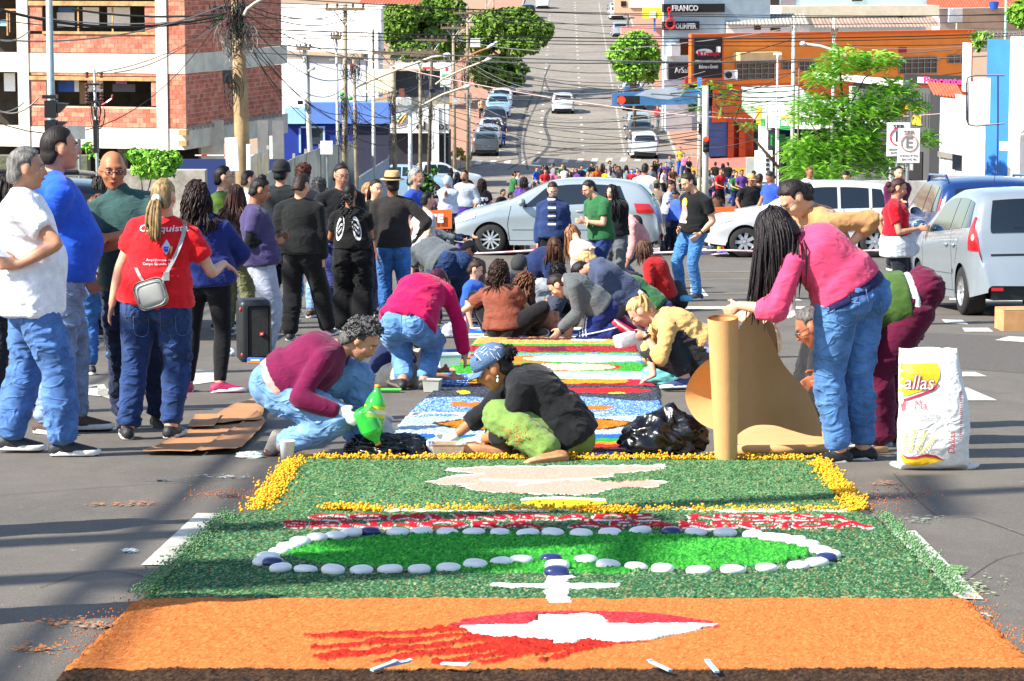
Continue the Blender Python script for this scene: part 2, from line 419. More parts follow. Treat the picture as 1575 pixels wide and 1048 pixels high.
for i,p in enumerate([[(812,262),(805,225),(812,190),(830,150),(838,120)],[(800,252),(800,215),(806,180),(822,140)],[(820,250),(845,222),(838,190),(850,165),(900,140)],[(846,100),(838,120),(846,140),(862,150)],[(800,246),(796,228),(798,200),(812,165)],[(845,235),(880,228),(950,222)],[(780,262),(840,235),(925,228)],[(800,176),(850,166),(930,160)],[(700,262),(760,250),(830,240),(890,236)]]):
 strip('tyre_mark',p,.13+.05*(i%3),TY,.006+.001*i)
# spilled coloured powder on the asphalt beside the carpet
def splash(px,py,rx,ry,col,n=60,seed=1):
 r_=np.random.RandomState(seed);mb=MB();c=G(px,py);s=ppm(c.y)
 for i in range(n):
  a=r_.rand()*6.28;q=r_.rand()**.7;x=px+rx*q*cos(a);y=py+ry*q*sin(a);g=G(x,y);w_=r_.uniform(.002,.011)*(1.3-q)
  k=9;V=[(g.x+w_*cos(2*pi*j/k)*r_.uniform(.5,2.2),g.y+w_*sin(2*pi*j/k)*r_.uniform(.6,2.5),gz(g.y)+.003+.0002*i)for j in range(k)]
  mb.add(V,[tuple(range(k))])
 o=mb.build('powder_stain',mat('powder_stain',col,.9,.2,30));o['kind']='stuff';o['label']='coloured powder spilled on the asphalt beside the carpet'
for i,a in enumerate([(170,778,60,3,'#9a6a4c'),(220,776,50,4,'#a06a48'),(90,960,60,12,'#a8683a'),(150,965,40,9,'#9a7a60'),(350,765,40,4,'#33313a'),(1330,765,40,12,'#a07a60'),(1360,745,30,5,'#9a7058'),(1500,905,60,25,'#8f9a70'),(1470,880,20,10,'#6f9a5a'),(200,850,14,2,'#b5c3c5'),(340,735,60,3,'#8f9294'),(250,740,50,3,'#55565c'),(1500,950,30,8,'#b8b2a0'),(1120,640,60,12,'#5577a0'),(60,1000,60,9,'#b0703c'),(1420,800,40,8,'#7f8578')]):
 splash(*a,seed=i+3)
r_=random.Random(8)
for(pa,w_)in(([(0,760),(180,748),(330,742),(430,735)],.012),([(60,905),(150,880),(240,890),(300,930)],.009),([(1380,730),(1440,790),(1500,800),(1600,830)],.010),([(1340,700),(1400,640),(1500,610),(1600,600)],.012),([(640,575),(560,590),(480,612),(380,640)],.012),([(1060,620),(1080,560),(1110,520),(1160,490)],.014),([(1480,900),(1530,860),(1575,850)],.008)):
 strip('road_crack',[(x+r_.uniform(-6,6),y+r_.uniform(-3,3))for x,y in pa],w_*.5,mat('road_crack','#37332e',.9,.2,20),.003)
for q in(((1380,560),(1575,575),(1600,520),(1420,512)),((-20,640),(60,640),(120,560),(0,560))):
 mark('asphalt_patch',[pxq(*q)],mat('patched_asphalt','#565049',.9,.25,30,.5,120),.002)
# ====== facades
class Fac:
 0
 def __init__(s,xa,Ya,xb,Yb):
  s.A=Vector(((xa-CX)*Ya/FL,Ya,0));s.B=Vector(((xb-CX)*Yb/FL,Yb,0))
  s.u=(s.B-s.A).normalized();s.n=Vector((s.u.y,-s.u.x,0))
  if s.n.y>0:s.n=-s.n
 def hit(s,px,py):
  d=ray(px,py);o=Vector((0,0,CH));t=(s.A-Vector((0,0,0))).dot(s.n)/d.dot(s.n);return o+d*t
 def st(s,px,py):
  p=s.hit(px,py);return(p-s.A).dot(s.u),p.z
 def pt(s,a,z,off=0):
  q=s.A+s.u*a+(s.n*off if off>0 else Vector((-.0215*off,-off,0)));return Vector((q.x,q.y,z))
 def box(s,mb,x0,y0,x1,y1,back,front,floor=False):
  ym=(y0+y1)/2;a0=s.st(x0,ym)[0];a1=s.st(x1,ym)[0];xm=(x0+x1)/2
  z1=s.st(xm,y0)[1];z0=s.st(xm,y1)[1]
  if floor:z0=gz(s.A.y)-1.5
  return s.sbox(mb,a0,a1,z0,z1,back,front)
 def sbox(s,mb,a0,a1,z0,z1,back,front):
  q=[s.pt(a0,z0,back),s.pt(a1,z0,back),s.pt(a1,z1,back),s.pt(a0,z1,back)]
  r_=[s.pt(a0,z0,front),s.pt(a1,z0,front),s.pt(a1,z1,front),s.pt(a0,z1,front)]
  mb.add(q+r_,[(3,2,1,0),(4,5,6,7),(0,1,5,4),(1,2,6,5),(2,3,7,6),(3,0,4,7)]);return mb
 def part(s,name,m,parent,rects,back=-.3,front=0.,floor=False):
  r=None
  for q in rects:
   mb=MB();s.box(mb,*q,back,front,floor);r=mb.build(name,m,parent)
  return r
 def text(s,txt,x0,y0,x1,y1,m,parent,off=.05,bold=0.,name='lettering',shear=0.):
  a0=s.st(x0,y0)[0];a1,z1=s.st(x1,y0);z0=s.st(x1,y1)[1]
  me=text_me(txt,1,.02,bold,res=2,shear=shear);co=get_co(me)
  co[:,0]=(co[:,0]-co[:,0].min())/np.ptp(co[:,0])*(a1-a0);co[:,1]=(co[:,1]-co[:,1].min())/np.ptp(co[:,1])*(z1-z0)
  set_co(me,co);place_me(me,s.pt(a0,z0,off),s.u if s.u.x>0 else-s.u,(0,0,1));return obj(name,me,m,parent)
BR=[mat('hollow_brick',c,.95,.22,3,.3,25)for c in('#c4705a','#cb7b62','#bb664e','#d28c70')]
MORT=mat('mortar','#d6b49a',.95,.15,4,.3,20)
brick_n=[0]
def brick_wall(f,root,a0,a1,z0,z1,back=-.18,single=True):
 0
 mb=MB();f.sbox(mb,a0,a1,z0,z1,back,-.012);mb.build('mortar_bed',MORT,root)
 bw,bh=.30,.19;joined={0:MB(),1:MB(),2:MB(),3:MB()}
 r_=random.Random(int(a0*100+z0*10));row=0;z=z0+.01
 while z<z1-.05:
  a=a0-(bw/2 if row%2 else 0);h=min(bh-.02,z1-z)
  while a<a1-.03:
   b0=max(a,a0)+.01;b1=min(a+bw,a1)-.005;k=r_.choice([0,0,1,1,2,3])
   if b1-b0>.05:
    fr=r_.uniform(0,.012)
    if single and brick_n[0]<300:
     q=MB();f.sbox(q,b0,b1,z,z+h,-.02,fr);q.build('brick',BR[k],root);brick_n[0]+=1
    else:f.sbox(joined[k],b0,b1,z,z+h,-.02,fr)
   a+=bw
  z+=bh;row+=1
 for k in joined:
  if joined[k].V:o=joined[k].build('brick_courses',BR[k],root);o['kind']='stuff'
def unfinished_building():
 root=thing('unfinished_building','unfinished red brick building with bare concrete beams and open window holes','building',onground(285,118))
 f=Fac(-40,120.6,285,118)
 g=Fac(285.2,118,437,129)
 def lv(py,x=200):return f.st(x,py)[1]
 def al(px,py=100):return f.st(px,py)[0]
 LC=M['concl'];aL,aR=al(-160),al(285)
 zt=lv(-60)
 for nm,y0,y1 in(('floor_beam',83,113),('floor_beam',197,229),('floor_beam',-24,-4)):
  q=MB();f.sbox(q,aL,aR,lv(y1),lv(y0),-.5,.03);q.build(nm,LC,root)
  q=MB();g.sbox(q,.0,11.8,lv(y1),lv(y0),-.5,.03);q.build(nm,LC,root)
 for x in(36,249):
  q=MB();f.sbox(q,al(x-8),al(x+9),gz(118)-.5,zt,-.4,.08);q.build('column',LC,root)
 for x in(-70,150,281):
  q=MB();f.sbox(q,al(x-7),al(x+7),gz(118)-.5,lv(229),-6.4,-6);q.build('column',M['conc'],root)
 for y in(110,227,-6):
  q=MB();f.sbox(q,aL,aR-.3,lv(y),lv(y)+.14,-10,-.5);q.build('floor_slab',M['conc'],root)
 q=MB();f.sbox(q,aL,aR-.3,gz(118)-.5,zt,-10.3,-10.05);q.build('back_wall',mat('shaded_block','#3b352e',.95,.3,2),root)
 A=al
 for(x0,x1,y0,y1)in((46,66,8,49),(224,240,8,49),(46,240,54,82),(46,70,119,163),(232,241,126,163),(46,241,165,196),(46,241,113.5,117.5)):
  brick_wall(f,root,A(x0),A(x1),lv(y1),lv(y0))
 for(x0,x1,y0,y1)in((259,285,-4,82),(259,285,113.5,196)):
  brick_wall(f,root,A(x0),A(x1),lv(y1),lv(y0))
 brick_wall(g,root,.18,11.2,lv(83)+.01,lv(-4),single=False);brick_wall(g,root,.18,11.2,lv(196.5),lv(113.5),single=False)
 WD=mat('raw_timber','#b78f5e',.9,.25,4,.3,30)
 for(x0,y0,x1,y1)in((44,2,242,9),(66,49,240,53),(44,118,243,124)):
  q=MB();f.box(q,x0,y0,x1,y1,-.2,.07);q.build('timber_lintel',WD,root)
 for x in(119,172):q=MB();f.box(q,x-1.2,11,x+1.2,49,-.25,-.15);q.build('timber_prop',WD,root)
 for(x0,y0,x1,y1,c)in((82,20,109,43,'#e8e8e2'),(122,12,147,43,'#f0efe8'),(160,12,195,43,'#f0efe8'),(84,12,110,19,'#3c6db4'),(84,125,109,143,'#2f5fae'),(109,125,116,143,'#e8e8e2'),(129,125,153,143,'#dedede'),(168,131,203,143,'#55595c'),(173,125,190,132,'#b05aa8'),(0,114,17,142,'#e9eef2'),(-6,31,6,41,'#8cc4e0'),(117,128,127,162,'#8a6a45')):
  q=MB();f.box(q,x0,y0,x1,y1,-.9,-.85);q.build('hoarding_panel',mat('hoarding',c,.7,.05),root)
 for(x0,y0,x1,y1)in((5,14,27,17),(8,20,10,55),(12,18,13,50)):
  q=MB();f.box(q,x0,y0,x1,y1,-.35,-.25);q.build('timber_prop',WD,root)
 q=MB()
 for i in range(26):q.box(g.pt(.3+i*.42,lv(196)-.02,.04),(.16,.14,.16),rz=.3)
 q.build('dentil_course',M['conc'],root)
 q=MB();f.box(q,279,200,291,208,0,.3);f.box(q,279,216,291,224,0,.3);q.build('timber_shuttering',WD,root)
 for x,yb in((318,330),(335,330),(405,330),(428,330)):
  q=MB();p=P(x,210,121);q.box((p.x,p.y,gz(121)+1.6),(.45,.45,4.2));q.build('column',LC,root)
unfinished_building()
def simple(name,label,cat,f,items,texts=(),floor_first=True):
 root=thing(name,label,cat,(f.A.x,f.A.y,gz(f.A.y)))
 for i,(nm,m,rects,back,front)in enumerate(items):
  for r in rects:
   q=MB();f.box(q,*r,back,front,floor=(len(r)==4 and r[3]>=900));q.build(nm,m,root)
 for t in texts:f.text(*t[:6],root,*t[6:])
 return root
def mm(c,r=.8,n='wall_paint',v=.08,s=1.5):return mat(n,c,r,v,s,.08,20)
WG=M['glass'];WHT=mm('#e4e4e0');TILE=mat('clay_roof_tile','#b4563a',.9,.2,3,.4,20)
def tiles_roof(root,f,x0,y0,x1,y1,off,depth=3.,m=TILE,name='roof',pitch=.35):
 0
 ym=(y0+y1)/2;a0=f.st(x0,ym)[0];a1=f.st(x1,ym)[0];z0=f.st((x0+x1)/2,y1)[1];z1=f.st((x0+x1)/2,y0)[1]
 V=[];F=[];n_=max(8,int((a1-a0)/.13));
 for i in range(n_+1):
  t=i/n_;r=.045*(i%2)
  for k in(0,1):V.append(f.pt(a0+(a1-a0)*t,(z0,z1)[k]+r,off-depth*k))
 F=[(2*i,2*i+2,2*i+3,2*i+1)for i in range(n_)]
 o=obj(name,mesh_from(V,F),m,root);return o
# --- left side of the far street
f=Fac(425,176,590,170)
r=simple('white_building','big white plain building behind the poles with grey lower wall','building',f,[('wall',WHT,[(425,12,586,81),(425,87,474,900)],-2.5,0),('wall',mm('#9aa3ad'),[(474,88,562,166)],-2,-.3),('wall',mm('#7f8c9d'),[(560,80,574,900)],-2,-.4),('cornice',mm('#8a7a66'),[(437,80,560,87)],-.2,.25),('column',WHT,[(572,48,587,150)],-1,.3),('window',WG,[(578,85,581,92)],0,.32),('parapet',mm('#cfd0cc'),[(425,8,590,12)],-2.5,.1)])
tiles_roof(r,f,545,-3,640,8,-3,5)
f=Fac(436,150,600,150)
r=simple('blue_shop','dark blue shop with pale blue fascia behind the corrugated fence','shop',f,[('wall',mm('#16308a'),[(440,190,545,900)],-1,0),('fascia',mm('#9cc8ea'),[(438,166,470,190)],-1,.4),('fascia',mm('#5b80c8'),[(470,158,600,190)],-1,.3),('wall',mm('#2c2c40'),[(545,190,600,900)],-1,0),('window',mat('shop_window','#3a4048',.1,.1),[(472,196,498,222)],0,.05),('door_frame',mm('#a8c8f0'),[(460,194,463,235),(460,194,500,197),(497,197,500,235)],0,.12),('pillar',WHT,[(418,205,431,900)],-.3,0)])
f=Fac(560,165,720,165)
r=simple('shop_row','low white shop with cream scalloped awning and lettering behind the poles','shop',f,[('wall',mm('#c9bfa8'),[(596,150,690,166)],-1,-.5),('awning',mm('#efe3bc'),[(565,108,608,140)],-1,.6),('wall',mm('#dfe0dc'),[(588,166,690,205)],-1,0),('wall',mm('#3a3f45'),[(608,110,690,150)],-.8,-.3),('wall',mm('#23262b'),[(600,205,690,900)],-4,-.6),('fascia',mm('#d8d8d2'),[(600,98,680,106)],-1,.3),('fascia_stripe',mm('#c03a34'),[(650,103,668,106)],0,.35),('pillar',WHT,[(665,165,676,900)],-.4,.1)],[('el lex',640,187,690,200,mm('#202020'),.05,.02),('HHE',640,112,668,122,mm('#9aa0a0'),-.25)])
q=MB()
for i in range(9):q.lathe([(.02,0),(.16,.05),(.16,.12),(.02,.16)],f.pt(f.st(567+i*5,141)[0],f.st(567,143)[1],.45),'z',8)
q.build('awning_scallop',mm('#efe3bc'),r)
b_=MB();b_.cm=0
for i,(dx,dz,a)in enumerate(((0,0,.5),(.12,.1,.8),(-.1,-.12,.3))):pass
for c,x0 in(('#d8322a',612),('#e8b030',617),('#3a8a4a',608)):
 q=MB();q.tube([f.pt(f.st(x0,190)[0],f.st(x0,190)[1],.06),f.pt(f.st(x0+9,177)[0],f.st(x0+9,176)[1],.06)],.06,5);q.build('emblem_stroke',mm(c),r)
f=Fac(672,158,700,158)
r=simple('totem_sign','tall narrow white and pale green advertising sign on post by the shops','sign',f,[('sign_panel',mm('#e9ede8'),[(677,97,693,134)],-.3,0),('sign_base',mm('#cfd6cc'),[(677,126,693,134)],-.3,.02),('sign_mark',mm('#c43a3a'),[(685,104,689,109)],0,.02),('sign_mark',mm('#7fb58a'),[(679,114,691,122)],0,.02),('post',M['metal'],[(684,134,686,900)],-.15,0)])
# --- right side of the far street
f=Fac(1016,204,1125,206)
r=simple('office_building','pale blue office block with black white-lettered sign boards above the green tree','building',f,[('wall',mm('#a9bcc4'),[(1018,-15,1180,900)],-3,0),('wall',mm('#dfe3e2'),[(1020,85,1060,900)],0,.2),('sign_board',mm('#1d2022'),[(1018,6,1112,19),(1018,33,1073,46)],0,.3),('sign_board',mm('#26282a'),[(1025,97,1058,122)],.2,.4),('sign_board',mm('#cfd8e2'),[(1018,122,1049,141)],.2,.35),('sign_stripe',mm('#3a62a8'),[(1018,137,1045,140)],.3,.4),('ac_unit',WHT,[(1026,67,1040,86)],0,.7),('window',WG,[(1045,60,1060,92)],0,.05),('sign_stripe',mm('#c43a30'),[(1049,118,1056,138)],.2,.5)],[('FRANCO',1031,8,1071,17,WHT,.33,.03),('OLIMPER',1036,36,1068,44,WHT,.33,.03),('ArSai',1034,103,1054,112,WHT,.43)])
q=MB()
for(x,y,rad)in((1026,15,3.),(1027,37,7.)):
 c=f.pt(f.st(x,y)[0],f.st(x,y)[1],.4);s_=rad/21.5
 pts=[c+f.u*cos(a)*s_+Vector((0,0,sin(a)*s_))for a in np.linspace(0,6.28,15)];q.tube(pts,.05 if rad<4 else .09,5)
q.tube([f.pt(f.st(1025,19)[0],f.st(1025,19)[1],.4),f.pt(f.st(1026,26)[0],f.st(1026,26)[1],.4),f.pt(f.st(1032,27)[0],f.st(1032,27)[1],.4)],.07,5)
q.build('sign_emblem',mm('#d8323a'),r)
f=Fac(930,300,1060,300)
simple('far_shop','beige shop with yellow sign high up the far street','shop',f,[('wall',mm('#c9a184'),[(945,-8,1010,22)],-6,0),('wall',mm('#c98d84'),[(955,42,1022,80)],-3,1),('wall',mm('#dcd6cc'),[(968,-4,1020,12)],-5,.2),('sign_board',mm('#e8cf3a'),[(987,12,1018,28)],1.6,2),('sign_mark',WHT,[(998,17,1007,27)],2,2.1),('post',mm('#3f68a8'),[(1004,28,1007,48)],1.6,1.9),('window',WG,[(955,2,963,10)],0,.1)])
f=Fac(1058,181,1497,192)
ORG=mm('#ea8c34',v=.05);ORD=mm('#de6420',v=.06)
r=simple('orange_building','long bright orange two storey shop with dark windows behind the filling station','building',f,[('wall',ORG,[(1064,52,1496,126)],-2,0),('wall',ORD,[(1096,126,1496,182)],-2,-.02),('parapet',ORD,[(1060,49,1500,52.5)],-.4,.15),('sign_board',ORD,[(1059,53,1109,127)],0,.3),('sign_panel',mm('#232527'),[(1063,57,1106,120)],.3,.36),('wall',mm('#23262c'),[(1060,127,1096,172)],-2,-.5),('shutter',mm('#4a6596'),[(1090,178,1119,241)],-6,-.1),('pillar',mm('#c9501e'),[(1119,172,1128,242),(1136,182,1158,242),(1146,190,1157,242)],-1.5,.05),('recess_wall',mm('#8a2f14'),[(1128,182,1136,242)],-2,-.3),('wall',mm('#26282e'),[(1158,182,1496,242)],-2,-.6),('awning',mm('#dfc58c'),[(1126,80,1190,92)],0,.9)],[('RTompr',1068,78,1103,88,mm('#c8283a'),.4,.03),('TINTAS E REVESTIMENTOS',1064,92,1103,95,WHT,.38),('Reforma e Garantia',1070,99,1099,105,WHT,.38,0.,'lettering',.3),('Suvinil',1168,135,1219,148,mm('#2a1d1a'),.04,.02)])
def window_bars(f,root,x0,y0,x1,y1,nx,ny,m=M['metal'],off=0.):
 w_=MB();f.box(w_,x0,y0,x1,y1,off-.02,off+.03);w=w_.build('window',WG,root)
 fr=MB()
 for i in range(nx+1):x=x0+(x1-x0)*i/nx;f.box(fr,x-.45,y0,x+.45,y1,off+.035,off+.09)
 for i in range(ny+1):y=y0+(y1-y0)*i/ny;f.box(fr,x0,y-.4,x1,y+.4,off+.032,off+.085)
 fr.build('window_frame',m,w)
for q in((1131,97,1190,122,6,3),(1202,96,1220,107,2,2),(1228,94,1252,108,3,2),(1382,88,1440,113,6,3),(1457,85,1485,97,3,2)):window_bars(f,r,*q)
def ellipse_me(w_,h_,n=20):return polyme([(w_*cos(2*pi*i/n),h_*sin(2*pi*i/n))for i in range(n)])
p=f.st(1078,80);me=ellipse_me(.62,.2);place_me(me,f.pt(p[0],p[1],.375),f.u,(0,0,1));obj('sign_swoosh',me,WHT,r)
p=f.st(1099,76);q=MB();q.box(f.pt(p[0],p[1],.4),(.28,.05,.34));q.build('sign_mark',WHT,r)
for(x,y,w_,h_,nm,cat,lb)in((1120,115,.85,.6,'ac_unit',0,0),):
 c=f.pt(f.st(x,y)[0],f.st(x,y)[1],.25);q=MB();q.box(c,(w_,.35,h_));a=q.build('ac_unit',WHT,r)
 q=MB();q.lathe([(.2,0),(.22,-.03),(.2,-.05),(.05,-.04)],c+Vector((-.12,-.18,0)),'y',14);q.build('fan_grille',M['black'],a)
q=MB();f.box(q,1382,73,1394,82,0,.05);o=q.build('plaque',mm('#a8262a'),r)
# back rows above the orange roof line
f=Fac(1110,225,1580,232)
simple('pale_blue_house','pale blue building with dark windows behind the orange shop roof','building',f,[('wall',mm('#b4cdd6'),[(1160,-30,1425,60)],-2,0),('wall',WHT,[(1118,-20,1162,60)],-2,.05),('window',WG,[(1170,-4,1198,12),(1310,-6,1326,2),(1383,22,1388,36)],0,.08),('window',mm('#5a6a88'),[(1150,-5,1157,20)],0,.1),('wall',mm('#8a7f86'),[(1202,-6,1224,8)],0,.06),('fascia',mm('#e2d8bc'),[(1180,8,1420,24)],0,3.)])
f=Fac(1110,205,1580,210)
r=thing('back_roofs','grey ribbed roof over low white wall between orange shop and sign block','roof',onground(1180,205));r['category']='roof'
q=MB();f.box(q,1118,38,1245,60,-3,0);q.build('wall',WHT,r);tiles_roof(r,f,1116,23,1243,39,.3,3,mat('grey_roof_sheet','#a19c90',.8,.2,2));tiles_roof(r,f,1252,30,1445,42,.3,3,mat('brown_roof_sheet','#9a8272',.8,.2,2))
for q_ in((1185,43,1200,48),(1160,40,1170,46)):q=MB();f.box(q,*q_,0,.05);q.build('window',WG,r)
r=thing('tiled_house','house with red clay tile roof and blue water tank at top right','house',onground(1500,235));f=Fac(1430,235,1640,240)
q=MB();f.box(q,1445,14,1580,80,-5,0);q.build('wall',mm('#dccfc0'),r);tiles_roof(r,f,1424,-8,1580,12,.4,4)
q=MB();f.box(q,1450,14,1545,48,2,2.2);q.build('garden_wall',mm('#b99a80'),r);q=MB();f.box(q,1435,12,1450,34,2.3,3);q.build('chimney',WHT,r)
q=MB();p=f.pt(f.st(1503,8)[0],f.st(1503,8)[1],2.5);q.lathe([(.3,-.3),(.42,.25),(.44,.28),(.2,.36)],p,'z',14);q.build('water_tank',mm('#2a55b0',.4),r)
# --- filling station
f=Fac(1150,158,1420,152)
GRN=mm('#0f8a3a',.5);YEL=mm('#e2a820',.5)
r=thing('filling_station','white and green filling station canopy behind the feathery tree','filling station',onground(1250,155))
q=MB();f.box(q,1182,162,1262,198,-8,0);q.build('canopy_fascia',WHT,r)
q=MB();f.box(q,1262,166,1400,200,-8,-.3);q.build('canopy_fascia',mm('#dfe6e0'),r)
a=[f.pt(*f.st(1155,148),-9),f.pt(*f.st(1245,146),-9),f.pt(*f.st(1262,161),0.02),f.pt(*f.st(1182,161),.02)]
q=MB();q.quadbox(a[0],a[1],a[2],a[3],(0,0,.12));q.build('canopy_roof',mm('#b9c7c0'),r)
a=[f.pt(*f.st(1156,150),-9.),f.pt(*f.st(1182,162),0),f.pt(*f.st(1182,200),0),f.pt(*f.st(1155,181),-9)]
q=MB();q.quadbox(*a,Vector((.15,0,0)));q.build('canopy_side',mm('#a8b8a4'),r)
q=MB();f.box(q,1166,164,1174,192,.15,.2);q.build('side_stripe',YEL,r);q=MB();f.box(q,1173,182,1179,194,.15,.22);q.build('side_stripe',GRN,r)
for x in((1168,1182),(1195,1199),(1330,1336)):q=MB();f.box(q,x[0],195,x[1],900,-3,-2.5,floor=True);q.build('canopy_post',WHT,r)
q=MB();f.box(q,1200,184,1222,200,.0,.08);q.build('logo_board',GRN,r);q=MB();f.box(q,1201,179,1223,182,.0,.08);q.build('logo_stripe',YEL,r)
f.text('BR',1203,186,1219,194,WHT,r,.1,.04);f.text('PETROBRAS',1232,184,1300,194,GRN,r,-.2+.23,.02)
q=MB();f.box(q,1190,203,1330,900,-7,-6.8,floor=True);q.build('shop_glass',WG,r)
q=MB();f.box(q,1193,213,1216,232,-4,-3.9);q.build('banner',GRN,r)
q=MB();f.box(q,1300,200,1380,900,-6,-5.5,floor=True);q.build('wall',mm('#e6c9c4'),r)
f2=Fac(1155,138,1210,138)
r=thing('price_totem','white price totem of the filling station standing beside leaning branch','sign',onground(1180,138))
q=MB();f2.box(q,1161,232,1188,280,-.3,0);q.build('sign_panel',WHT,r);q=MB();f2.box(q,1148,243,1162,285,-.3,-.05);q.build('sign_side',mm('#a8b0a8'),r)
for k in range(4):q=MB();f2.box(q,1178,237+7*k,1183,241.5+7*k,0,.03);q.build('price_digits',mm('#2a2f2a'),r)
q=MB();f2.box(q,1165,280,1185,900,-.25,-.05,floor=True);q.build('sign_foot',mm('#b8b8b0'),r)
# --- dark shop, stained white wall, blue wall at the right
f=Fac(1300,121,1446,112)
r=simple('dark_shop','dark grey panel-clad shop with white lettering behind the feathery tree','shop',f,[('wall',mm('#4b4a4a'),[(1310,131,1428,900)],-1,0),('wall',mm('#2c2d2f'),[(1428,131,1445,900)],-1,.1),('parapet',mm('#ded9d0'),[(1262,118,1400,127)],-.3,.3),('window',mm('#1c1f22',.2),[(1395,232,1420,277)],0,.05),('pillar',WHT,[(1316,133,1320,200),(1378,240,1381,285)],0,.3)],[('o Espeto',1322,184,1366,199,WHT,.03,.02),('Burguer',1394,163,1420,174,YEL,.03,.02),('GRILL',1404,178,1419,194,mm('#c8b43a'),.03,.02)])
q=MB()
for i in range(24):a=f.st(1314+i*5,140)[0];f.sbox(q,a,a+.03,f.st(1320,182)[1],f.st(1320,133)[1],0,.02)
q.build('cladding_joint',mm('#383838'),r)
q=MB();f.box(q,1386,160,1393,178,0,.06);q.build('sign_emblem',mm('#c02a2a'),r)
for i in range(7):q=MB();f.box(q,1388+(i%4)*7,238+(i//4)*14,1393+(i%4)*7,248+(i//4)*14,.05,.08);q.build('poster',mm('#8f8f88'),r)
f=Fac(1380,140,1500,137)
r=simple('sign_strip','black fascia sign with pink lettering above the dark shop','sign',f,[('fascia',mm('#1d1e22'),[(1392,116,1492,131)],-.5,0),('sign_mark',WHT,[(1412,119,1430,128)],0,.04),('bracket',M['metal'],[(1400,131,1402,900),(1480,131,1482,900)],-.4,-.2)],[('Procenter',1422,120,1488,131,mm('#d8327a'),.06,.03)])
f=Fac(1440,96,1520,92);STN=mat('stained_wall','#e2dfd8',.9,.1,.9,.2,10,col2='#8f8a80')
r=simple('stained_wall_house','stained white wall with broken plaster beside the blue wall','house',f,[('wall',STN,[(1445,152,1466,900)],-1,-.5),('wall',STN,[(1466,148,1515,900)],-.6,0),('opening',WG,[(1466,238,1480,262),(1492,170,1496,180)],0,.03),('ledge',mm('#77736a'),[(1445,236,1466,244)],-.5,-.2)])
tiles_roof(r,f,1440,134,1487,151,-.6,2)
q=MB();f.box(q,1499,70,1512,148,-3,-2.8);q.build('wall',mm('#c8c6bf'),r)
f=Fac(1505,72,1640,70)
BLU=mat('blue_wall_paint','#2f74c4',.85,.1,1.3,.2,10);WST=mat('flaking_white_wall','#efece6',.9,.08,.8,.2,10,col2='#d9b89a')
r=simple('blue_white_building','building end with bright blue wall and white wall at the right edge','building',f,[('wall',BLU,[(1513,61,1551,900)],-.35,0),('wall',WST,[(1551,58,1700,900)],-.35,.15),('patch',mm('#dfe3e6'),[(1538,218,1550,232)],0,.01)])
WR=MB();rr=random.Random(4)
for k in range(16):
 c=f.pt(f.st(1500+k*6,52)[0],f.st(1500,54)[1],-.5);WR.tube([c+Vector((.16*cos(a)+a*.012,.06*sin(2*a),.16*sin(a)))for a in np.linspace(0,6.9,13)],.006,3)
tagt(WR.build('razor_wire',M['wirel']),'coils of razor wire along the top of the blue wall','razor wire')
r=thing('hanging_sign','blank white sign board in black tube frame on the blue wall','sign',f.pt(f.st(1540,150)[0],f.st(1540,150)[1],.1))
f3=Fac(1480,70.2,1560,69.6)
q=MB();pts=[(1545,116),(1500,116),(1489,119),(1487,128),(1487,184),(1490,192),(1500,194),(1545,190)]
q.tube([f3.pt(*f3.st(*p_),0)for p_ in pts],.022,6);q.tube([f3.pt(*f3.st(1535,116),0),f3.pt(*f3.st(1535,192),0)],.02,6);q.build('tube_frame',M['black'],r)
q=MB();f3.box(q,1497,120,1523,190,-.06,-.02);q.build('sign_panel',WHT,r);q=MB();f3.box(q,1489,126,1498,188,-.05,-.03);q.build('sign_panel',mm('#cfd2d4'),r)
q=MB();q.tube([f3.pt(*f3.st(1535,192),-.02),f3.pt(*f3.st(1534,275),-.02)],.02,5);q.build('cable',M['wire'],r)
r=thing('low_wall','low white concrete block wall behind the cars on the right','wall',onground(1380,62));f=Fac(1270,62,1450,62)
q=MB();f.box(q,1318,279,1450,900,-.2,0,floor=True);q.build('wall',STN,r)
r=thing('stone_wall','rough grey stone wall behind the men below the brick building','wall',onground(150,70));f=Fac(0,70,235,70)
q=MB();f.box(q,-40,240,140,900,-.5,0,floor=True);a=MB();f.box(a,195,262,320,900,-.4,.1,floor=True)
q.build('wall',mat('rubble_stone','#77705c',.95,.3,9,.8,14,col2='#4e5a38'),r);a.build('wall',M['conc'],r)
f=Fac(-40,112,450,112)
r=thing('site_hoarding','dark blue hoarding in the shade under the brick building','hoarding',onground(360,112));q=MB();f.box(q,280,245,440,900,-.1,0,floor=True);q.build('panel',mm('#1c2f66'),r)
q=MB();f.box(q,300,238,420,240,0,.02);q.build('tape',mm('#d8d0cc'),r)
for x in(310,345):q=MB();f.box(q,x,237.8,x+8,240.2,.02,.03);q.build('tape_stripe',M['red'],r)
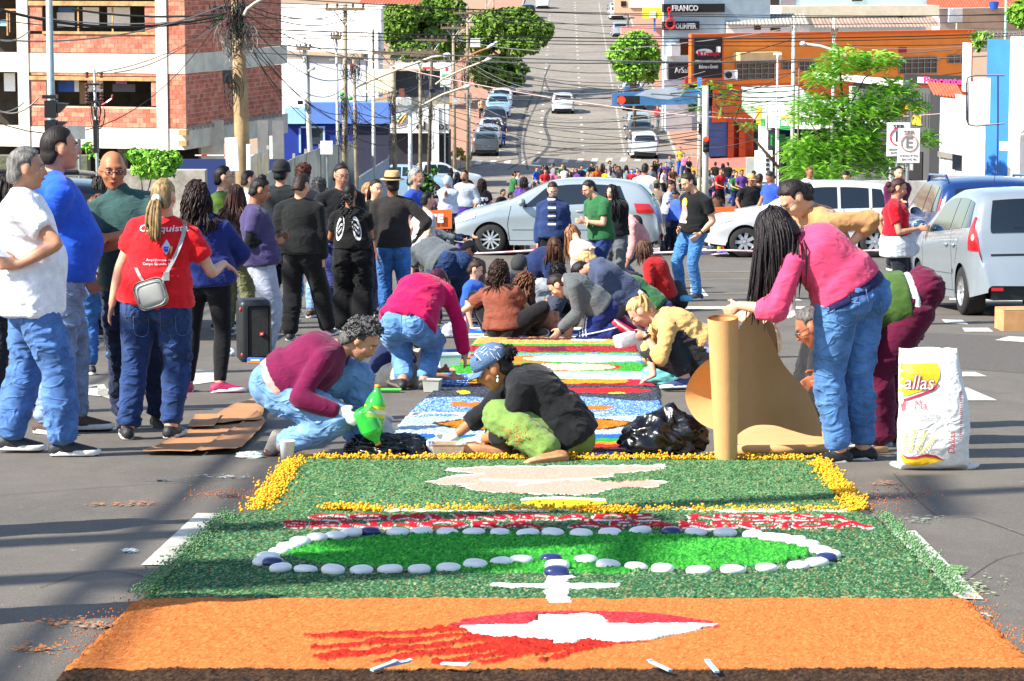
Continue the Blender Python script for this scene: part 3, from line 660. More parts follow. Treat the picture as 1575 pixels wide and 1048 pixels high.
# --- corrugated fence
def fence(label,pts,Ya,Yb,hm=2.1,m=None,name='corrugated_fence'):
 m=m or mat('galvanised_sheet','#b9b6a6',.55,.2,2,.1,10,metal=.2)
 r=thing(name,label,'fence',onground(pts[0][0],Ya));n_=len(pts)-1
 for i in range(n_):
  (xa,ya),(xb,yb)=pts[i],pts[i+1];Y0=Ya+(Yb-Ya)*i/n_;Y1=Ya+(Yb-Ya)*(i+1)/n_
  A=P(xa,ya,Y0);B=P(xb,yb,Y1);V=[];k_=10
  nn=Vector((B.y-A.y,A.x-B.x,0)).normalized()
  for j in range(k_+1):
   t=j/k_;p=A.lerp(B,t)+nn*(.05 if j%2 else-.05)
   V+=[p,Vector((p.x,p.y,p.z-hm)),p+nn*.01,Vector((p.x,p.y,p.z-hm))+nn*.01]
  F=[]
  for j in range(k_):a=4*j;b=a+4;F+=[(a,a+1,b+1,b),(a+2,b+2,b+3,a+3),(a,b,b+2,a+2)]
  obj('sheet_panel',mesh_from(V,F),m,r)
  q=MB();q.box((B.x,B.y,B.z-hm/2+.06),(.09,.09,hm+.16));q.build('post',M['conc'],r)
 q=MB();q.tube([P(x,y+1,Ya+(Yb-Ya)*i/n_)for i,(x,y)in enumerate(pts)],.035,5);q.build('top_rail',M['metal'],r)
fence('curving corrugated metal fence rising behind the beanie man',[(345,276),(362,258),(380,246),(395,236),(412,230)],92,104,3.)
fence('corrugated metal fence around the pole bases',[(412,266),(432,254),(452,243),(470,236),(492,228),(520,222),(548,216)],86,112,3.2)
fence('pale sloping concrete panel wall beside the corrugated fence',[(553,272),(574,258),(598,243)],96,128,3.,mm('#9fa8b4'),'panel_wall')
# ====== poles, wires, trees, signs
POLE=mat('pole_concrete','#93866f',.9,.25,3,.3,20);POLEL=mat('pole_pale_concrete','#c4c2b6',.85,.15,2,.2,15)
def base_pt(px,py,Y):
 0
 p=P(px,py,Y);return Vector((p.x,p.y,gz(Y)))
def pole(label,px,ytop,Y,wpx,tilt=0.,m=POLE,arms=(),extra=None,name='utility_pole',cat='pole',group='utility poles along the street',band=None):
 top=P(px,ytop,Y);b=Vector((top.x+tilt,Y,gz(Y)-.3));s=ppm(Y);r0=wpx/s/2
 t=thing(name,label,cat,(b.x,b.y,gz(Y)),group=group)
 q=MB();q.tube([b,b.lerp(top,.5),top],[r0*1.15,r0,r0*.75],10);q.build('shaft',m,t,smooth=True)
 rr=random.Random(int(px*7+ytop))
 for(dy,w_,)in arms:
  z=top.z-dy/s;q=MB();c=Vector((top.x,Y-r0-.04,z));q.box(c,(w_/s,.1,.12));a=q.build('crossarm',M['wood'],t)
  q=MB()
  for sd in(-1,1):q.tube([c+Vector((sd*w_/s*.3,0,0)),c+Vector((0,0,-.6))],.02,4)
  q.build('brace',M['metal'],t)
  q=MB()
  for k in(-.46,-.2,.2,.46):q.lathe([(.02,0),(.05,.03),(.03,.07),(.05,.1),(.02,.15)],c+Vector((k*w_/s,0,.06)),'z',7)
  q.build('insulator',mat('brown_porcelain','#5a3426',.3),a)
 if band:q=MB();q.tube([b+Vector((0,0,.3)),b.lerp(top,band)],r0*1.22,10);q.build('painted_band',M['kerb'],t)
 if extra:
  for e in extra:
   k,x,y=e[:3];p=P(x,y,Y-.3)
   if k=='box':q=MB();q.box(p,(e[3]/s,.3,e[4]/s));o=q.build('junction_box',M['black']if len(e)<6 else e[5],t)
   if k=='tangle':
    q=MB()
    for i in range(e[4]):
     c=P(x+rr.gauss(0,e[3]*.35),y+rr.gauss(0,e[3]*.5),Y-.3-rr.random()*.3);a=rr.uniform(.05,.2);u=rr.random()*3
     ph=rr.random()*6;ln=rr.uniform(1.2,4.5)
     q.tube([c+Vector((a*cos(ph+v*ln)*cos(u),.1*sin(3*v),a*sin(ph+v*ln)*(1.8+.8*sin(u*5))))for v in np.linspace(0,1,9)],rr.choice([.006,.008,.012]),4)
    q.build('cable_tangle',e[5]if len(e)>5 else M['wire'],t)
   if k=='spl':
    q=MB();q.ball(p,(.09,.08,.07),8,5);q.build('splice_closure',mat('green_closure','#3fae3a',.5),t)
 return t
WH2=mat('transformer_white','#dcdcd4',.6,.08)
pole('thick concrete pole with cable tangle and black box by the brick building',363,-40,64,23,.15,mat('pole_tan','#a58a62',.9,.22,2.5,.3,18),extra=[('tangle',362,25,22,60),('tangle',350,65,14,34,M['wirel']),('tangle',366,48,20,34),('box',350,118,13,20),('tangle',358,140,9,26),('spl',365,14),('spl',338,27),('tangle',335,20,18,20),('box',342,12,24,5),('tangle',385,65,12,18,M['wirel'])])
pole('slanting pale concrete pole in front of the dark blue shop',467,55,118,8,.35,POLEL,arms=[(20,22)],extra=[('box',462,158,8,6),('tangle',474,165,6,12)])
pole('slim pale pole with two small street lamps',517,42,120,5,.05,POLEL,arms=[(16,16)],extra=[('box',510,92,7,3,M['metal'])])
pole('brown pole wrapped in cables with bright green splice boxes',531,6,105,8.5,-.08,POLE,arms=[(8,60)],extra=[('tangle',528,165,8,40),('tangle',528,215,6,34),('spl',526,145),('spl',539,152),('spl',530,152),('tangle',530,110,9,14)])
pole('thin dark pole carrying the lowest street lamp arm',544,92,100,6,.1,POLE,extra=[('tangle',545,110,9,30),('tangle',546,180,5,16),('box',541,102,5,8,mat('rust','#7a3a24',.8)),('tangle',544,205,4,16)])
pole('square cut concrete post left of the cream awning',574,106,112,6,.0,POLEL)
pole('dark narrow pole in front of the cream awning',574,45,125,4.5,.0,mat('pole_dark','#4c463c',.9,.2))
pole('weathered pole with sagging loop of wire near the cream awning',604,76,125,7,.1,POLE,arms=[(6,62)],extra=[('tangle',604,170,5,40),('tangle',604,215,4,26),('tangle',603,150,7,18)])
t=pole('white steel pole with ribbed transformer on its head',631,150,112,7,-.02,mat('white_steel','#c9ced2',.5,.1),extra=[('box',618,143,8,12,mat('rust','#7a3a24',.8))])
q=MB();c=P(621,156,111.6)
for i in range(11):q.box(c+Vector(((i-5)*.055,0,0)),(.03,.5,.34-abs(i-5)*.018))
q.box(c,(.52,.36,.3));q.build('transformer',WH2,t)
pole('weathered pole between transformer pole and black-based pole',646,76,135,5.5,0,POLE,arms=[(4,60),(9,30)],extra=[('tangle',646,175,5,20),('tangle',646,120,5,10)])
pole('pole with black painted base near the white pickup',665,55,138,5.5,-.25,mat('pole_dark','#5c5344',.9,.2),arms=[(7,46)],extra=[('tangle',663,175,6,26,M['wire']),('box',665,140,8,6),('tangle',662,215,4,14)])
pole('pole with yellow band at its foot by the grey parked car',697,39,165,5.5,.08,POLE,arms=[(4,38)],band=.13,extra=[('box',703,155,10,10,mat('crossed_box','#b8b8b4',.6)),('tangle',700,130,8,18)])
pole('tall pole with hanging white transformer beside the dark tree',719,10,172,5,0,POLE,arms=[(10,44)],extra=[('box',731,66,15,13,WH2),('tangle',715,120,12,60),('tangle',712,90,9,40),('tangle',706,55,8,16,M['wirel'])])
t=pole('white post carrying a small square notice near the crossing',722,142,178,4.5,0,WHT);q=MB();q.box(P(720,151,177.5),(.45,.05,.6));q.build('notice',WHT,t);q=MB();q.box(P(720,148,177.4),(.22,.05,.14));q.build('notice_mark',M['red'],t)
for x,y0,Y in((748,-10,300),(759,-10,330),(700,-5,300),(966,-30,330)):pole({748:'thin far pole above the dark tree, left of a pair',759:'thin far pole above the dark tree, right of a pair',700:'thin far pole between the two dark trees'}.get(x,'thin far pole beside the yellow sign across the street'),x,y0,Y,3,0,POLE,group='thin far poles')
t=pole('silver steel post with black traffic light backs at the far left',75,-20,42,13.5,.0,mat('galvanised_pole','#9aa8a5',.45,.12,20,metal=.5),name='traffic_light_pole',cat='traffic light',group=None)
for k,(yy,hh)in enumerate(((168,26),(193,16))):
 q=MB();c=P(79,yy,41.8);s=ppm(42);q.box(c,(18/s,.2,hh/s));o=q.build('signal_head',M['black'],t)
 q=MB();a=P(88,yy-hh*.35,41.7);b=P(103,yy-hh*.3,41.7);q.quadbox(a,b,P(90,yy+hh*.25,41.7),P(88,yy+hh*.25,41.7),(0,.22,0));q.build('visor',M['black'],o)
q=MB();q.box(P(77,149,41.8),(.2,.2,.05));q.build('clamp',M['black'],t)
pole('thin metal pole with brown insulators before the brick wall',145,107,58,5.5,.05,mat('galvanised_pole','#9aa8a5',.45,.12,20,metal=.5),name='insulator_pole',group=None,extra=[('tangle',150,170,4,14),('box',148,210,6,50)])
q=MB()
for x in(134,156):
 for y in(120,137,150,160):q.lathe([(.02,0),(.05,.03),(.02,.06),(.05,.09),(.02,.12)],P(x,y,57.8),'z',8)
q.tube([P(132,130,57.9),P(158,130,57.9)],.02,5);q.tube([P(132,158,57.9),P(158,158,57.9)],.02,5)
tagt(q.build('insulator_rack',mat('brown_porcelain','#5a3426',.3)),'rack of brown insulators on the thin metal pole','insulators')
q=MB();q.tube([P(156,162,57.7),P(164,158,57.7),P(172,152,57.7),P(173,146,57.7)],.02,5);tagt(q.build('red_cable',M['red']),'short bright red cable loop at the thin metal pole','cable')
t=thing('street_sign','blank grey back of a traffic sign on thin post behind the bald man','sign',base_pt(122,200,48));q=MB();q.tube([base_pt(122,200,48),P(121,194,48)],.03,8);q.build('post',M['metal'],t);q=MB();q.box(P(117,204,47.9),(.3,.03,.22));q.build('sign_panel',M['metal'],t)
# white sign boards
def board(label,x0,y0,x1,y1,Y,skew=0,m=WHT,text=None):
 c=P((x0+x1)/2,(y0+y1)/2,Y);s=ppm(Y);t=thing('street_sign',label,'sign',base_pt((x0+x1)/2,0,Y))
 me=bevel_me(MB().box((0,0,0),((x1-x0)/s,.03,(y1-y0)/s)).me(),.012,2);R_=Matrix.Rotation(skew,4,'Y');me.transform(Matrix.Translation(c)@R_);obj('sign_panel',me,m,t)
 q=MB();q.tube([base_pt((x0+x1)/2,0,Y+.06),P((x0+x1)/2,y0+2,Y+.06)],.035,8);q.build('post',M['metal'],t);return t,c,s
board('blank white back of a rectangular sign tilted by the thick pole',347,212,367,264,58,-.04)
board('narrow white sign with red edge right of the thick pole',379,222,386,270,60)
board('blank white square board above the corrugated fence',493,217,512,238,95)
def ser(label,x0,y0,x1,y1,Y,l2,faded):
 t,c,s=board(label,x0,y0,x1,y1,Y,0,mm('#e9e8e0',.5));w_=(x1-x0)/s;k=mm('#2a2a2a' if not faded else '#777570',.6);X=(1,0,0);Z=(0,0,1);F_=c+Vector((0,-.022,0))
 H_=(y1-y0)/s
 text_on('SER',F_+Vector((0,0,H_*.38)),X,Z,.12,k,t,bold=.002,fitw=w_*.5)
 q=MB();cc=F_+Vector((0,0,H_*.08));q.tube([cc+Vector((w_*.36*cos(a),0,w_*.36*sin(a)))for a in np.linspace(0,2*pi,25)],.014,5);q.build('prohibition_ring',mm('#cf1f3a' if not faded else '#c98a78',.5),t)
 text_on('E',cc,X,Z,.32,k,t,bold=.006)
 for i,tx in enumerate(l2):text_on(tx,F_+Vector((0,0,-H_*(.29+.1*i))),X,Z,.06,mm('#77756f',.6),t,fitw=w_*(.8-.15*i))
ser('white parking sign SER with red ring and black E, partly hidden',1364,189,1400,241,66,['ESTACIONAMENTO','EXCLUSIVO','MOTO'],False)
ser('front faded parking sign SER with pale ring and grey E',1381,198,1415,251,62,['MOTO','DAS 7 ÀS 18h'],True)
# signal mast, arch banner over the street
t=thing('signal_mast','white steel mast with red traffic light by the street corner','traffic light',base_pt(1085,0,84))
q=MB();q.tube([base_pt(1088,0,84),P(1085,132,84)],.085,12,r2=.095);q.build('mast',POLEL,t,smooth=True)
q=MB();q.box(P(1086,223,83.8),(.17,.2,.42));h=q.build('signal_head',M['black'],t)
for i,(y,m_)in enumerate(((214,M['redglow']),(222,M['black']),(230,M['black']))):q=MB();q.lathe([(.01,-.02),(.07,0),(.075,.04)],P(1086,y,83.65),'y',12);q.build('lamp',m_,h)
t=thing('street_banner_sign','blue and white street name banner on arm with hanging red light','sign',base_pt(1077,0,96))
q=MB();q.tube([base_pt(1078,0,96),P(1076,120,96)],.07,10);q.build('post',POLEL,t)
A=P(941,144,95);B=P(1079,136,96);Cc=P(1079,160,96);D=P(941,164,95)
q=MB();q.quadbox(A,B,Cc,D,(0,.08,0));q.build('banner_panel',mm('#5f9fd2',.5),t)
me=polyme([(-.0,.0),(.5,.16),(1.3,.2),(1.75,.1),(1.6,-.12),(1.2,-.2),(.75,-.14),(.35,-.04)]);place_me(me,P(975,147,94.9),(B-A).normalized(),(0,0,1));obj('banner_wave',me,mm('#dfe8ec',.5),t)
q=MB();q.box(P(1076,132,95.9),(.14,.1,.5));q.build('bracket',mm('#3f7fc8',.5),t)
for i,(x,m_)in enumerate(((955.5,M['redglow']),(967,M['black']),(978,M['black']))):q=MB();q.lathe([(.02,0),(.1,-.02),(.115,-.06),(.12,-.2)],P(x,154,94.8),'y',14);q.build('signal_lamp',m_,t)
q=MB();q.box(P(967,154,94.86),(.72,.1,.26));q.build('signal_head',M['black'],t)
t=thing('traffic_light','small black side traffic light behind the white mast','traffic light',base_pt(1078,0,90));q=MB();q.box(P(1078,198,90),(.14,.15,.3));q.build('signal_head',M['black'],t);q=MB();q.tube([base_pt(1078,0,90.1),P(1078,190,90.1)],.05,8);q.build('post',POLE,t)
pole('pale concrete pole in front of the orange building left of the tree',1221,24,135,6.5,.02,POLEL,extra=[('tangle',1221,42,10,14,M['wirel'])])
pole('pale concrete pole rising out of the feathery tree top',1283,28,130,6,0,POLEL,arms=[(22,10)])
pole('slim white lamp post with flat double head before the orange wall',1196,83,150,3.5,0,WHT,arms=(),extra=[('box',1196,83,12,3,WHT)],name='lamp_post',group=None)
pole('brown pole beside the filling station canopy',1229,105,120,3.5,0,mat('pole_dark','#6a5a48',.9),group=None)
pole('green grey steel pole at the top right corner',1548,-20,150,5,0,mat('green_steel','#8fae9c',.5),group=None)
pole('short pole with cables at the end of the orange wall',1491,92,150,3,0,POLE,extra=[('tangle',1488,100,6,10)],group=None)
# lamp arms
def lamp_arm(label,pts,Y,m,lamp=None,r=.045):
 t=thing('street_lamp',label,'street lamp',P(*pts[0],Y));q=MB();q.tube([P(x,y,Y)for x,y in pts],r,7);q.build('arm',m,t)
 if lamp:q=MB();a=P(*pts[-1],Y);b=P(*lamp,Y);d=(b-a).normalized();q.ball((a+b)/2,((b-a).length/2,.16,.09),10,6,R=d.to_track_quat('X','Z').to_matrix());q.build('lamp_head',mm('#c9ccca',.4),t)
AR=mat('lamp_arm_paint','#c2b59a',.6,.15,6)
lamp_arm('long pale lamp arm reaching right from the cable-wrapped pole',[(542,143),(548,134),(575,122),(610,108),(665,88),(680,86)],105,AR,(694,84))
lamp_arm('pale lamp arm reaching right from the dark-based pole',[(670,130),(680,122),(712,107),(745,94)],130,AR,(757,89))
lamp_arm('rusty orange lamp arm below the transformer',[(706,96),(712,91),(735,80),(748,75)],150,mat('rust_orange','#b5683a',.7,.2),(766,64))
lamp_arm('lowest pale lamp arm over the white pickup',[(612,188),(620,178),(640,167),(680,146),(712,135)],112,AR,(724,132))
lamp_arm('white lamp arm over the feathery tree',[(1301,86),(1290,80),(1262,71),(1240,68)],100,WH2,(1230,67))
lamp_arm('small lamp on the slanting pale pole',[(474,110),(478,107)],117,POLEL,(485,103))
lamp_arm('curved pale lamp arm at the top of the thick pole',[(375,24),(380,14),(392,5),(408,-4)],63.5,AR,None,.035)
# ------ overhead cables
def cable(a,b,sag=0.,r=.014,m=None,n=14,pole_ins=None):
 A=P(*a);B=P(*b);pts=[]
 for i in range(n+1):
  t=i/n;p=A.lerp(B,t);p.z-=sag*4*t*(1-t);pts.append(p)
 q=MB();q.tube(pts,r,4,False);o=q.build('overhead_cable',m or M['wire'])
 def anc(x):return min(ANCH,key=lambda q_:abs(q_[0]-x))[1]
 c_='pink' if m is not None and m is not M['wirel']else 'grey' if m is not None else 'black';e1,e2=sorted(((a[0],a[1]),(b[0],b[1])))
 lab=f"{'thick' if r > .017 else 'thin'} {c_} cable from {anc(e1[0])} to {anc(e2[0])}"+(', sagging' if sag>.7 else '')
 return tagt(o,lab,'cable','overhead cables')
ANCH=[(-20,'the left edge'),(110,'the insulator pole'),(363,'the thick concrete pole'),(470,'the slanting pole'),(531,'the green-boxed pole'),(548,'the thin dark pole'),(574,'the square post'),(604,'the looped-wire pole'),(646,'the transformer-side pole'),(665,'the dark-based pole'),(697,'the yellow-banded pole'),(719,'the tall tree-side pole'),(860,'mid street'),(960,'the round green tree'),(1085,'the white signal mast'),(1196,'the white lamp post'),(1221,'the orange shop pole'),(1283,'the feathery tree'),(1400,'the dark shop'),(1490,'the orange wall end'),(1640,'the right edge')]
rr=random.Random(11)
LG=M['wirel']
# long runs right across the picture
for(y0,y1,sag,r,m_)in((27,31,.2,.012,None),(44,48,.3,.02,None),(50,52,.3,.014,None),(56,66,.2,.013,None),(66,79,.5,.022,LG),(80,60,.6,.02,LG),(-6,18,.4,.014,None),(3,22,.2,.012,None)):
 cable((375,y0,88),(1640,y1,112),sag,r,m_)
for(a,b,sag,r,m_)in(((-20,9,60),(345,22,63),.35,.03,None),((-20,12,60),(345,24,63),.25,.014,LG),((-20,28,60),(345,30,63),.2,.01,None),((110,14,62),(350,20,63),.12,.022,None),((-20,182,52),(340,28,63),1.1,.01,None),((-20,60,56),(345,8,63),.3,.016,LG),((-20,158,55),(60,150,55),.25,.014,LG),((0,62,55),(45,48,58),.08,.014,mm('#c8b89a')),((0,173,55),(37,158,58),.05,.014,mm('#c8b89a')),((176,112,60),(340,24,63),.25,.009,None),((149,112,58),(350,28,63),.2,.009,LG),((370,20,64),(531,120,105),.6,.016,None),((370,28,64),(530,135,105),.9,.012,None),((372,35,64),(470,160,118),.8,.012,None),((370,40,64),(530,175,105),.6,.014,None),((372,50,64),(545,190,100),1.0,.012,None),((372,60,64),(604,200,125),.8,.012,None),((372,30,64),(574,105,112),.5,.01,LG),((372,45,64),(600,160,125),1.4,.011,None),((375,70,64),(560,230,100),.5,.01,None),((375,22,64),(604,90,125),.4,.014,None),((375,12,64),(531,30,105),.3,.016,None),((375,6,64),(531,18,105),.3,.016,None),((375,2,64),(531,12,105),.2,.01,LG),((380,18,64),(470,70,118),.3,.014,None),((380,100,64),(380,100.5,64),.0,.001,None)):
 cable(a,b,sag,r,m_)
# fans between the left poles and onwards across the crossing to the right
hubs=[(531,110,105),(545,150,100),(604,140,125),(646,130,135),(665,120,138),(697,120,165),(719,100,172),(531,30,105),(604,84,125),(665,62,138),(719,22,172)]
for i in range(len(hubs)):
 for j in range(i+1,len(hubs)):
  if abs(hubs[i][0]-hubs[j][0])<130 and(i<7)==(j<7):
   for k in range(2 if i<7 else 2):
    cable((hubs[i][0],hubs[i][1]+rr.uniform(-18,60 if i<7 else 4),hubs[i][2]),(hubs[j][0],hubs[j][1]+rr.uniform(-18,60 if i<7 else 4),hubs[j][2]),rr.uniform(.1,.7),rr.choice([.01,.014,.02]),rr.choice([None,None,LG]))
for(a,b,sag,r,m_)in(((560,92,100),(1060,178,92),.2,.014,mm('#c9a8a0')),((1060,178,92),(1500,170,90),.2,.012,mm('#c9a8a0')),((545,100,100),(1085,205,84),1.2,.013,None),((604,155,112),(1085,215,84),.9,.014,None),((660,150,120),(1085,195,84),.5,.012,None),((545,120,100),(1085,188,84),.8,.011,None),((719,90,172),(1085,150,84),.4,.016,None),((719,80,172),(1221,60,135),1.4,.02,None),((719,95,172),(1221,90,135),1.2,.018,None),((700,150,150),(1085,140,90),.2,.022,None),((700,158,150),(1085,168,90),.7,.014,None),((710,170,150),(1085,225,84),.2,.012,None),((697,100,165),(1283,100,130),1.1,.018,None),((719,16,172),(1221,40,135),.5,.016,None),((719,20,172),(1283,50,130),.7,.016,None),((719,120,172),(1196,130,150),1.0,.02,None),((719,130,172),(1196,160,150),.8,.016,None),((604,82,125),(719,24,172),.2,.012,None),((719,60,172),(720,140,172),.0,.03,None),((1085,200,84),(1230,195,120),.1,.012,None),((1085,210,84),(1230,208,120),.1,.01,None),((1085,190,84),(1230,170,120),.15,.012,None),((1085,175,84),(1400,130,110),.3,.012,None),((1085,165,84),(1283,120,130),.3,.012,None),((1085,220,84),(1190,225,110),.1,.01,None),((1085,150,84),(1221,110,135),.2,.014,None),((1221,105,135),(1490,110,150),.4,.02,None),((1221,115,135),(1490,118,150),.5,.02,None),((1085,125,90),(1221,96,135),.2,.014,None),((1221,60,135),(1490,70,150),.3,.014,mm('#b8a8a0')),((960,75,120),(1221,42,135),.1,.018,mm('#cfc3ba')),((1490,70,150),(1440,95,130),.05,.014,None),((1085,172,84),(1230,150,120),.2,.01,LG),((1085,228,84),(1190,205,110),.1,.01,LG),((1110,140,100),(1196,140,140),.1,.012,None),((697,60,165),(960,78,120),.3,.018,LG),((604,180,112),(860,240,110),.3,.01,None),((646,165,135),(900,235,120),.6,.01,None),((665,180,138),(1085,240,84),.3,.009,LG)):
 cable(a,b,sag,r,m_)
for i in range(10):
 y=100+i*13+rr.uniform(-4,4);cable((719,y*.8+10,172),(1085,110+i*13,84+6),rr.uniform(.3,1.6),rr.choice([.012,.016]),rr.choice([None,LG]))
for y0,y1 in((95,118),(104,124),(112,133),(118,140)):cable((1085,y0+30,88),(1290,y1,120),.3,.018,None)
# power line bundles running along the road, off to the left and overhead (their shade falls on the asphalt)
for ci,(x,z,r)in enumerate(((-8.9,6.6,.045),(-9.15,7.1,.03),(-9.9,6.0,.03),(-12.1,7.2,.05),(-12.5,7.8,.03))):
 q=MB();q.tube([(x+.012*y+.03*sin(y*.5),y,z+.12*cos(y*.12)+gz(y))for y in np.arange(-15,40,1.)],r,6);tagt(q.build('overhead_cable',M['wire']),['thick nearest cable bundle along the road outside the left edge','thin cable just above the nearest bundle outside the left edge','low thin cable of the near line outside the left edge','thick cable of the farther line outside the left edge','thin topmost cable of the farther line outside the left edge'][ci],'cable','cable bundles along the road')
for(x,y,h_,tr,lab)in((-9.3,7.5,9.6,1,'unseen utility pole left of the road, transformers added for their shadow'),(-9.5,8.7,11.2,0,'taller bare utility pole left of the road outside the view'),(-9.4,1.5,9,0,'utility pole left of the road behind the camera')):  # unseen poles sized, one with added transformers, for the shadows crossing the carpet
 t=thing('utility_pole',lab,'pole',(x,y,gz(y)),group='utility poles left of the road');q=MB();q.tube([(x,y,gz(y)-.3),(x,y,gz(y)+h_)],.19,12,r2=.13);q.build('shaft',POLE,t,True)
 q=MB();q.box((x,y,gz(y)+h_-.5),(.12,1.9,.14));q.build('crossarm',M['wood'],t)
 if tr:
  q=MB();q.lathe([(.02,-.5),(.34,-.48),(.36,.4),(.2,.5),(.02,.55)],(x+.1,y+.5,gz(y)+8.5),'z',16);q.build('transformer',WH2,t,True)
  q=MB();q.lathe([(.02,-.5),(.34,-.48),(.36,.4),(.2,.5),(.02,.55)],(x-.2,y-.5,gz(y)+8.2),'z',16);q.build('transformer',WH2,t,True)
# ------ trees
def leafm(c1,c2):
 m=mat('leaves',c1,.6,.3,2.5,0,col2=c2,spec=.3);return m
def crown(name,lobes,n,size,mats,parent,seed,droop=0.,fr=.35):
 r_=np.random.RandomState(seed);L=np.array([l[:6]for l in lobes],float);vol=L[:,3]*L[:,4]*L[:,5];idx=r_.choice(len(L),n,p=vol/vol.sum())
 d=r_.randn(n,3);d/=np.linalg.norm(d,axis=1)[:,None];rad=r_.rand(n)**fr
 c=L[idx,:3]+d*rad[:,None]*L[idx,3:6]
 c+=.22*L[idx,3:6]*np.stack([vnoise(c/(L[:,3].mean()*.35),seed+k)for k in range(3)],1)
 keep=vnoise(c/(L[:,3].mean()*.3),seed+9)>-.35;c=c[keep];d=d[keep];n=len(c)
 nrm=d*.6+r_.randn(n,3)*.7+np.array([0,0,.5]);nrm/=np.linalg.norm(nrm,axis=1)[:,None]
 a=np.cross(nrm,r_.randn(n,3));a/=np.linalg.norm(a,axis=1)[:,None];b=np.cross(nrm,a);s_=size*r_.uniform(.6,1.3,n)[:,None]
 V=np.stack([c-a*s_,c-b*s_*.55+nrm*s_*.12,c+a*s_,c+b*s_*.55+nrm*s_*.12],1).reshape(-1,3)
 F=np.arange(4*n).reshape(-1,4);me=mesh_from(V,F);me.polygons.foreach_set('material_index',(vnoise(c/(L[:,3].mean()*.5),seed+20)+r_.randn(n)*.35>0).astype(np.int32));me.update()
 o=obj(name,me,mats,parent);return o
def tree(label,base,lobes,n,size,mats,seed,trunk=.18,name='tree',tips=8):
 b=Vector(base);t=thing(name,label,'tree',b);crown('crown',lobes,n,size,mats,t,seed)
 q=MB();c=Vector(np.mean([l[:3]for l in lobes],0));fork=b.lerp(c,.55);q.tube([b-Vector((0,0,.2)),b.lerp(fork,.5)+Vector((.05,0,0)),fork],[trunk,trunk*.8,trunk*.65],8);q.build('trunk',M['wood'],t,True)
 for l in lobes[:tips]:q=MB();e=Vector(l[:3]);q.tube([fork,fork.lerp(e,.5)+Vector((0,0,-.1)),e],[trunk*.5,trunk*.3,trunk*.08],6);q.build('limb',M['wood'],t,True)
 return t
def lb(px,py,Y,rx,rz_,ry=None):
 p=P(px,py,Y);s=ppm(Y);return(p.x,p.y,p.z,rx/s,(ry or rx)/s,rz_/s)
G1,G2=leafm('#6f8f2a','#3f5f1c'),leafm('#3d5a22','#22381a')
tree('big dense dark green tree at top left of the far street',base_pt(650,0,226),[lb(620,20,224,38,26),(lb(660,45,226,45,34)),lb(605,50,222,28,20),lb(690,20,228,30,26),lb(640,78,222,45,18),lb(690,70,226,25,25),lb(650,5,230,40,20)],15000,.23,[G1,G2],3,.35)
tree('dense dark tree overhanging the far road beside the parked cars',base_pt(775,0,236),[lb(775,45,236,40,30),lb(815,50,236,36,24),lb(740,60,236,30,25),lb(800,72,234,34,14),lb(790,25,238,34,14),lb(835,45,236,18,13),lb(750,30,238,25,15),lb(765,110,230,45,26)],14000,.23,[G1,G2],5,.35)
G3,G4=leafm('#86b53a','#5c8f26'),leafm('#4f8426','#356a1e')
tree('round bright green street tree by the office building',base_pt(975,0,196),[lb(978,75,196,30,26),lb(962,85,195,26,22),lb(995,90,196,24,28),lb(972,110,195,26,18),lb(985,58,197,18,12),lb(950,78,196,14,12),lb(1000,115,196,14,14)],9000,.17,[G3,G4],7,.16)
tree('green bush behind razor wire at the top right corner',base_pt(1572,0,85),[lb(1575,22,85,26,20),lb(1510,58,84,16,8),lb(1506,70,84,7,10)],1800,.11,[G3,G4],9,.1,tips=1)
tree('light green shrub behind the bald man',base_pt(235,0,57),[lb(240,247,57,30,16),lb(215,240,57,22,12),lb(262,245,57,20,14),lb(235,262,57,34,14),lb(136,226,60,12,8),lb(142,240,60,8,6)],4200,.05,[leafm('#8fc043','#5e9a2c'),leafm('#5f9a30','#3f7a22')],11,.04,'shrub')
tree('small dark leafy plant at the foot of the poles',base_pt(650,0,100),[lb(640,275,100,14,14),lb(656,285,100,12,16),lb(668,262,105,6,8)],1500,.09,[leafm('#4a7a30','#24401c'),G2],12,.05,'plant')
tree('dry grassy tuft at the kerb corner by the yellow-banded pole',base_pt(705,0,176),[lb(704,235,176,10,7),lb(716,243,176,10,4)],500,.12,[mat('leaves','#a99a4a',.7,.2),G3],13,.03,'plant',tips=0)
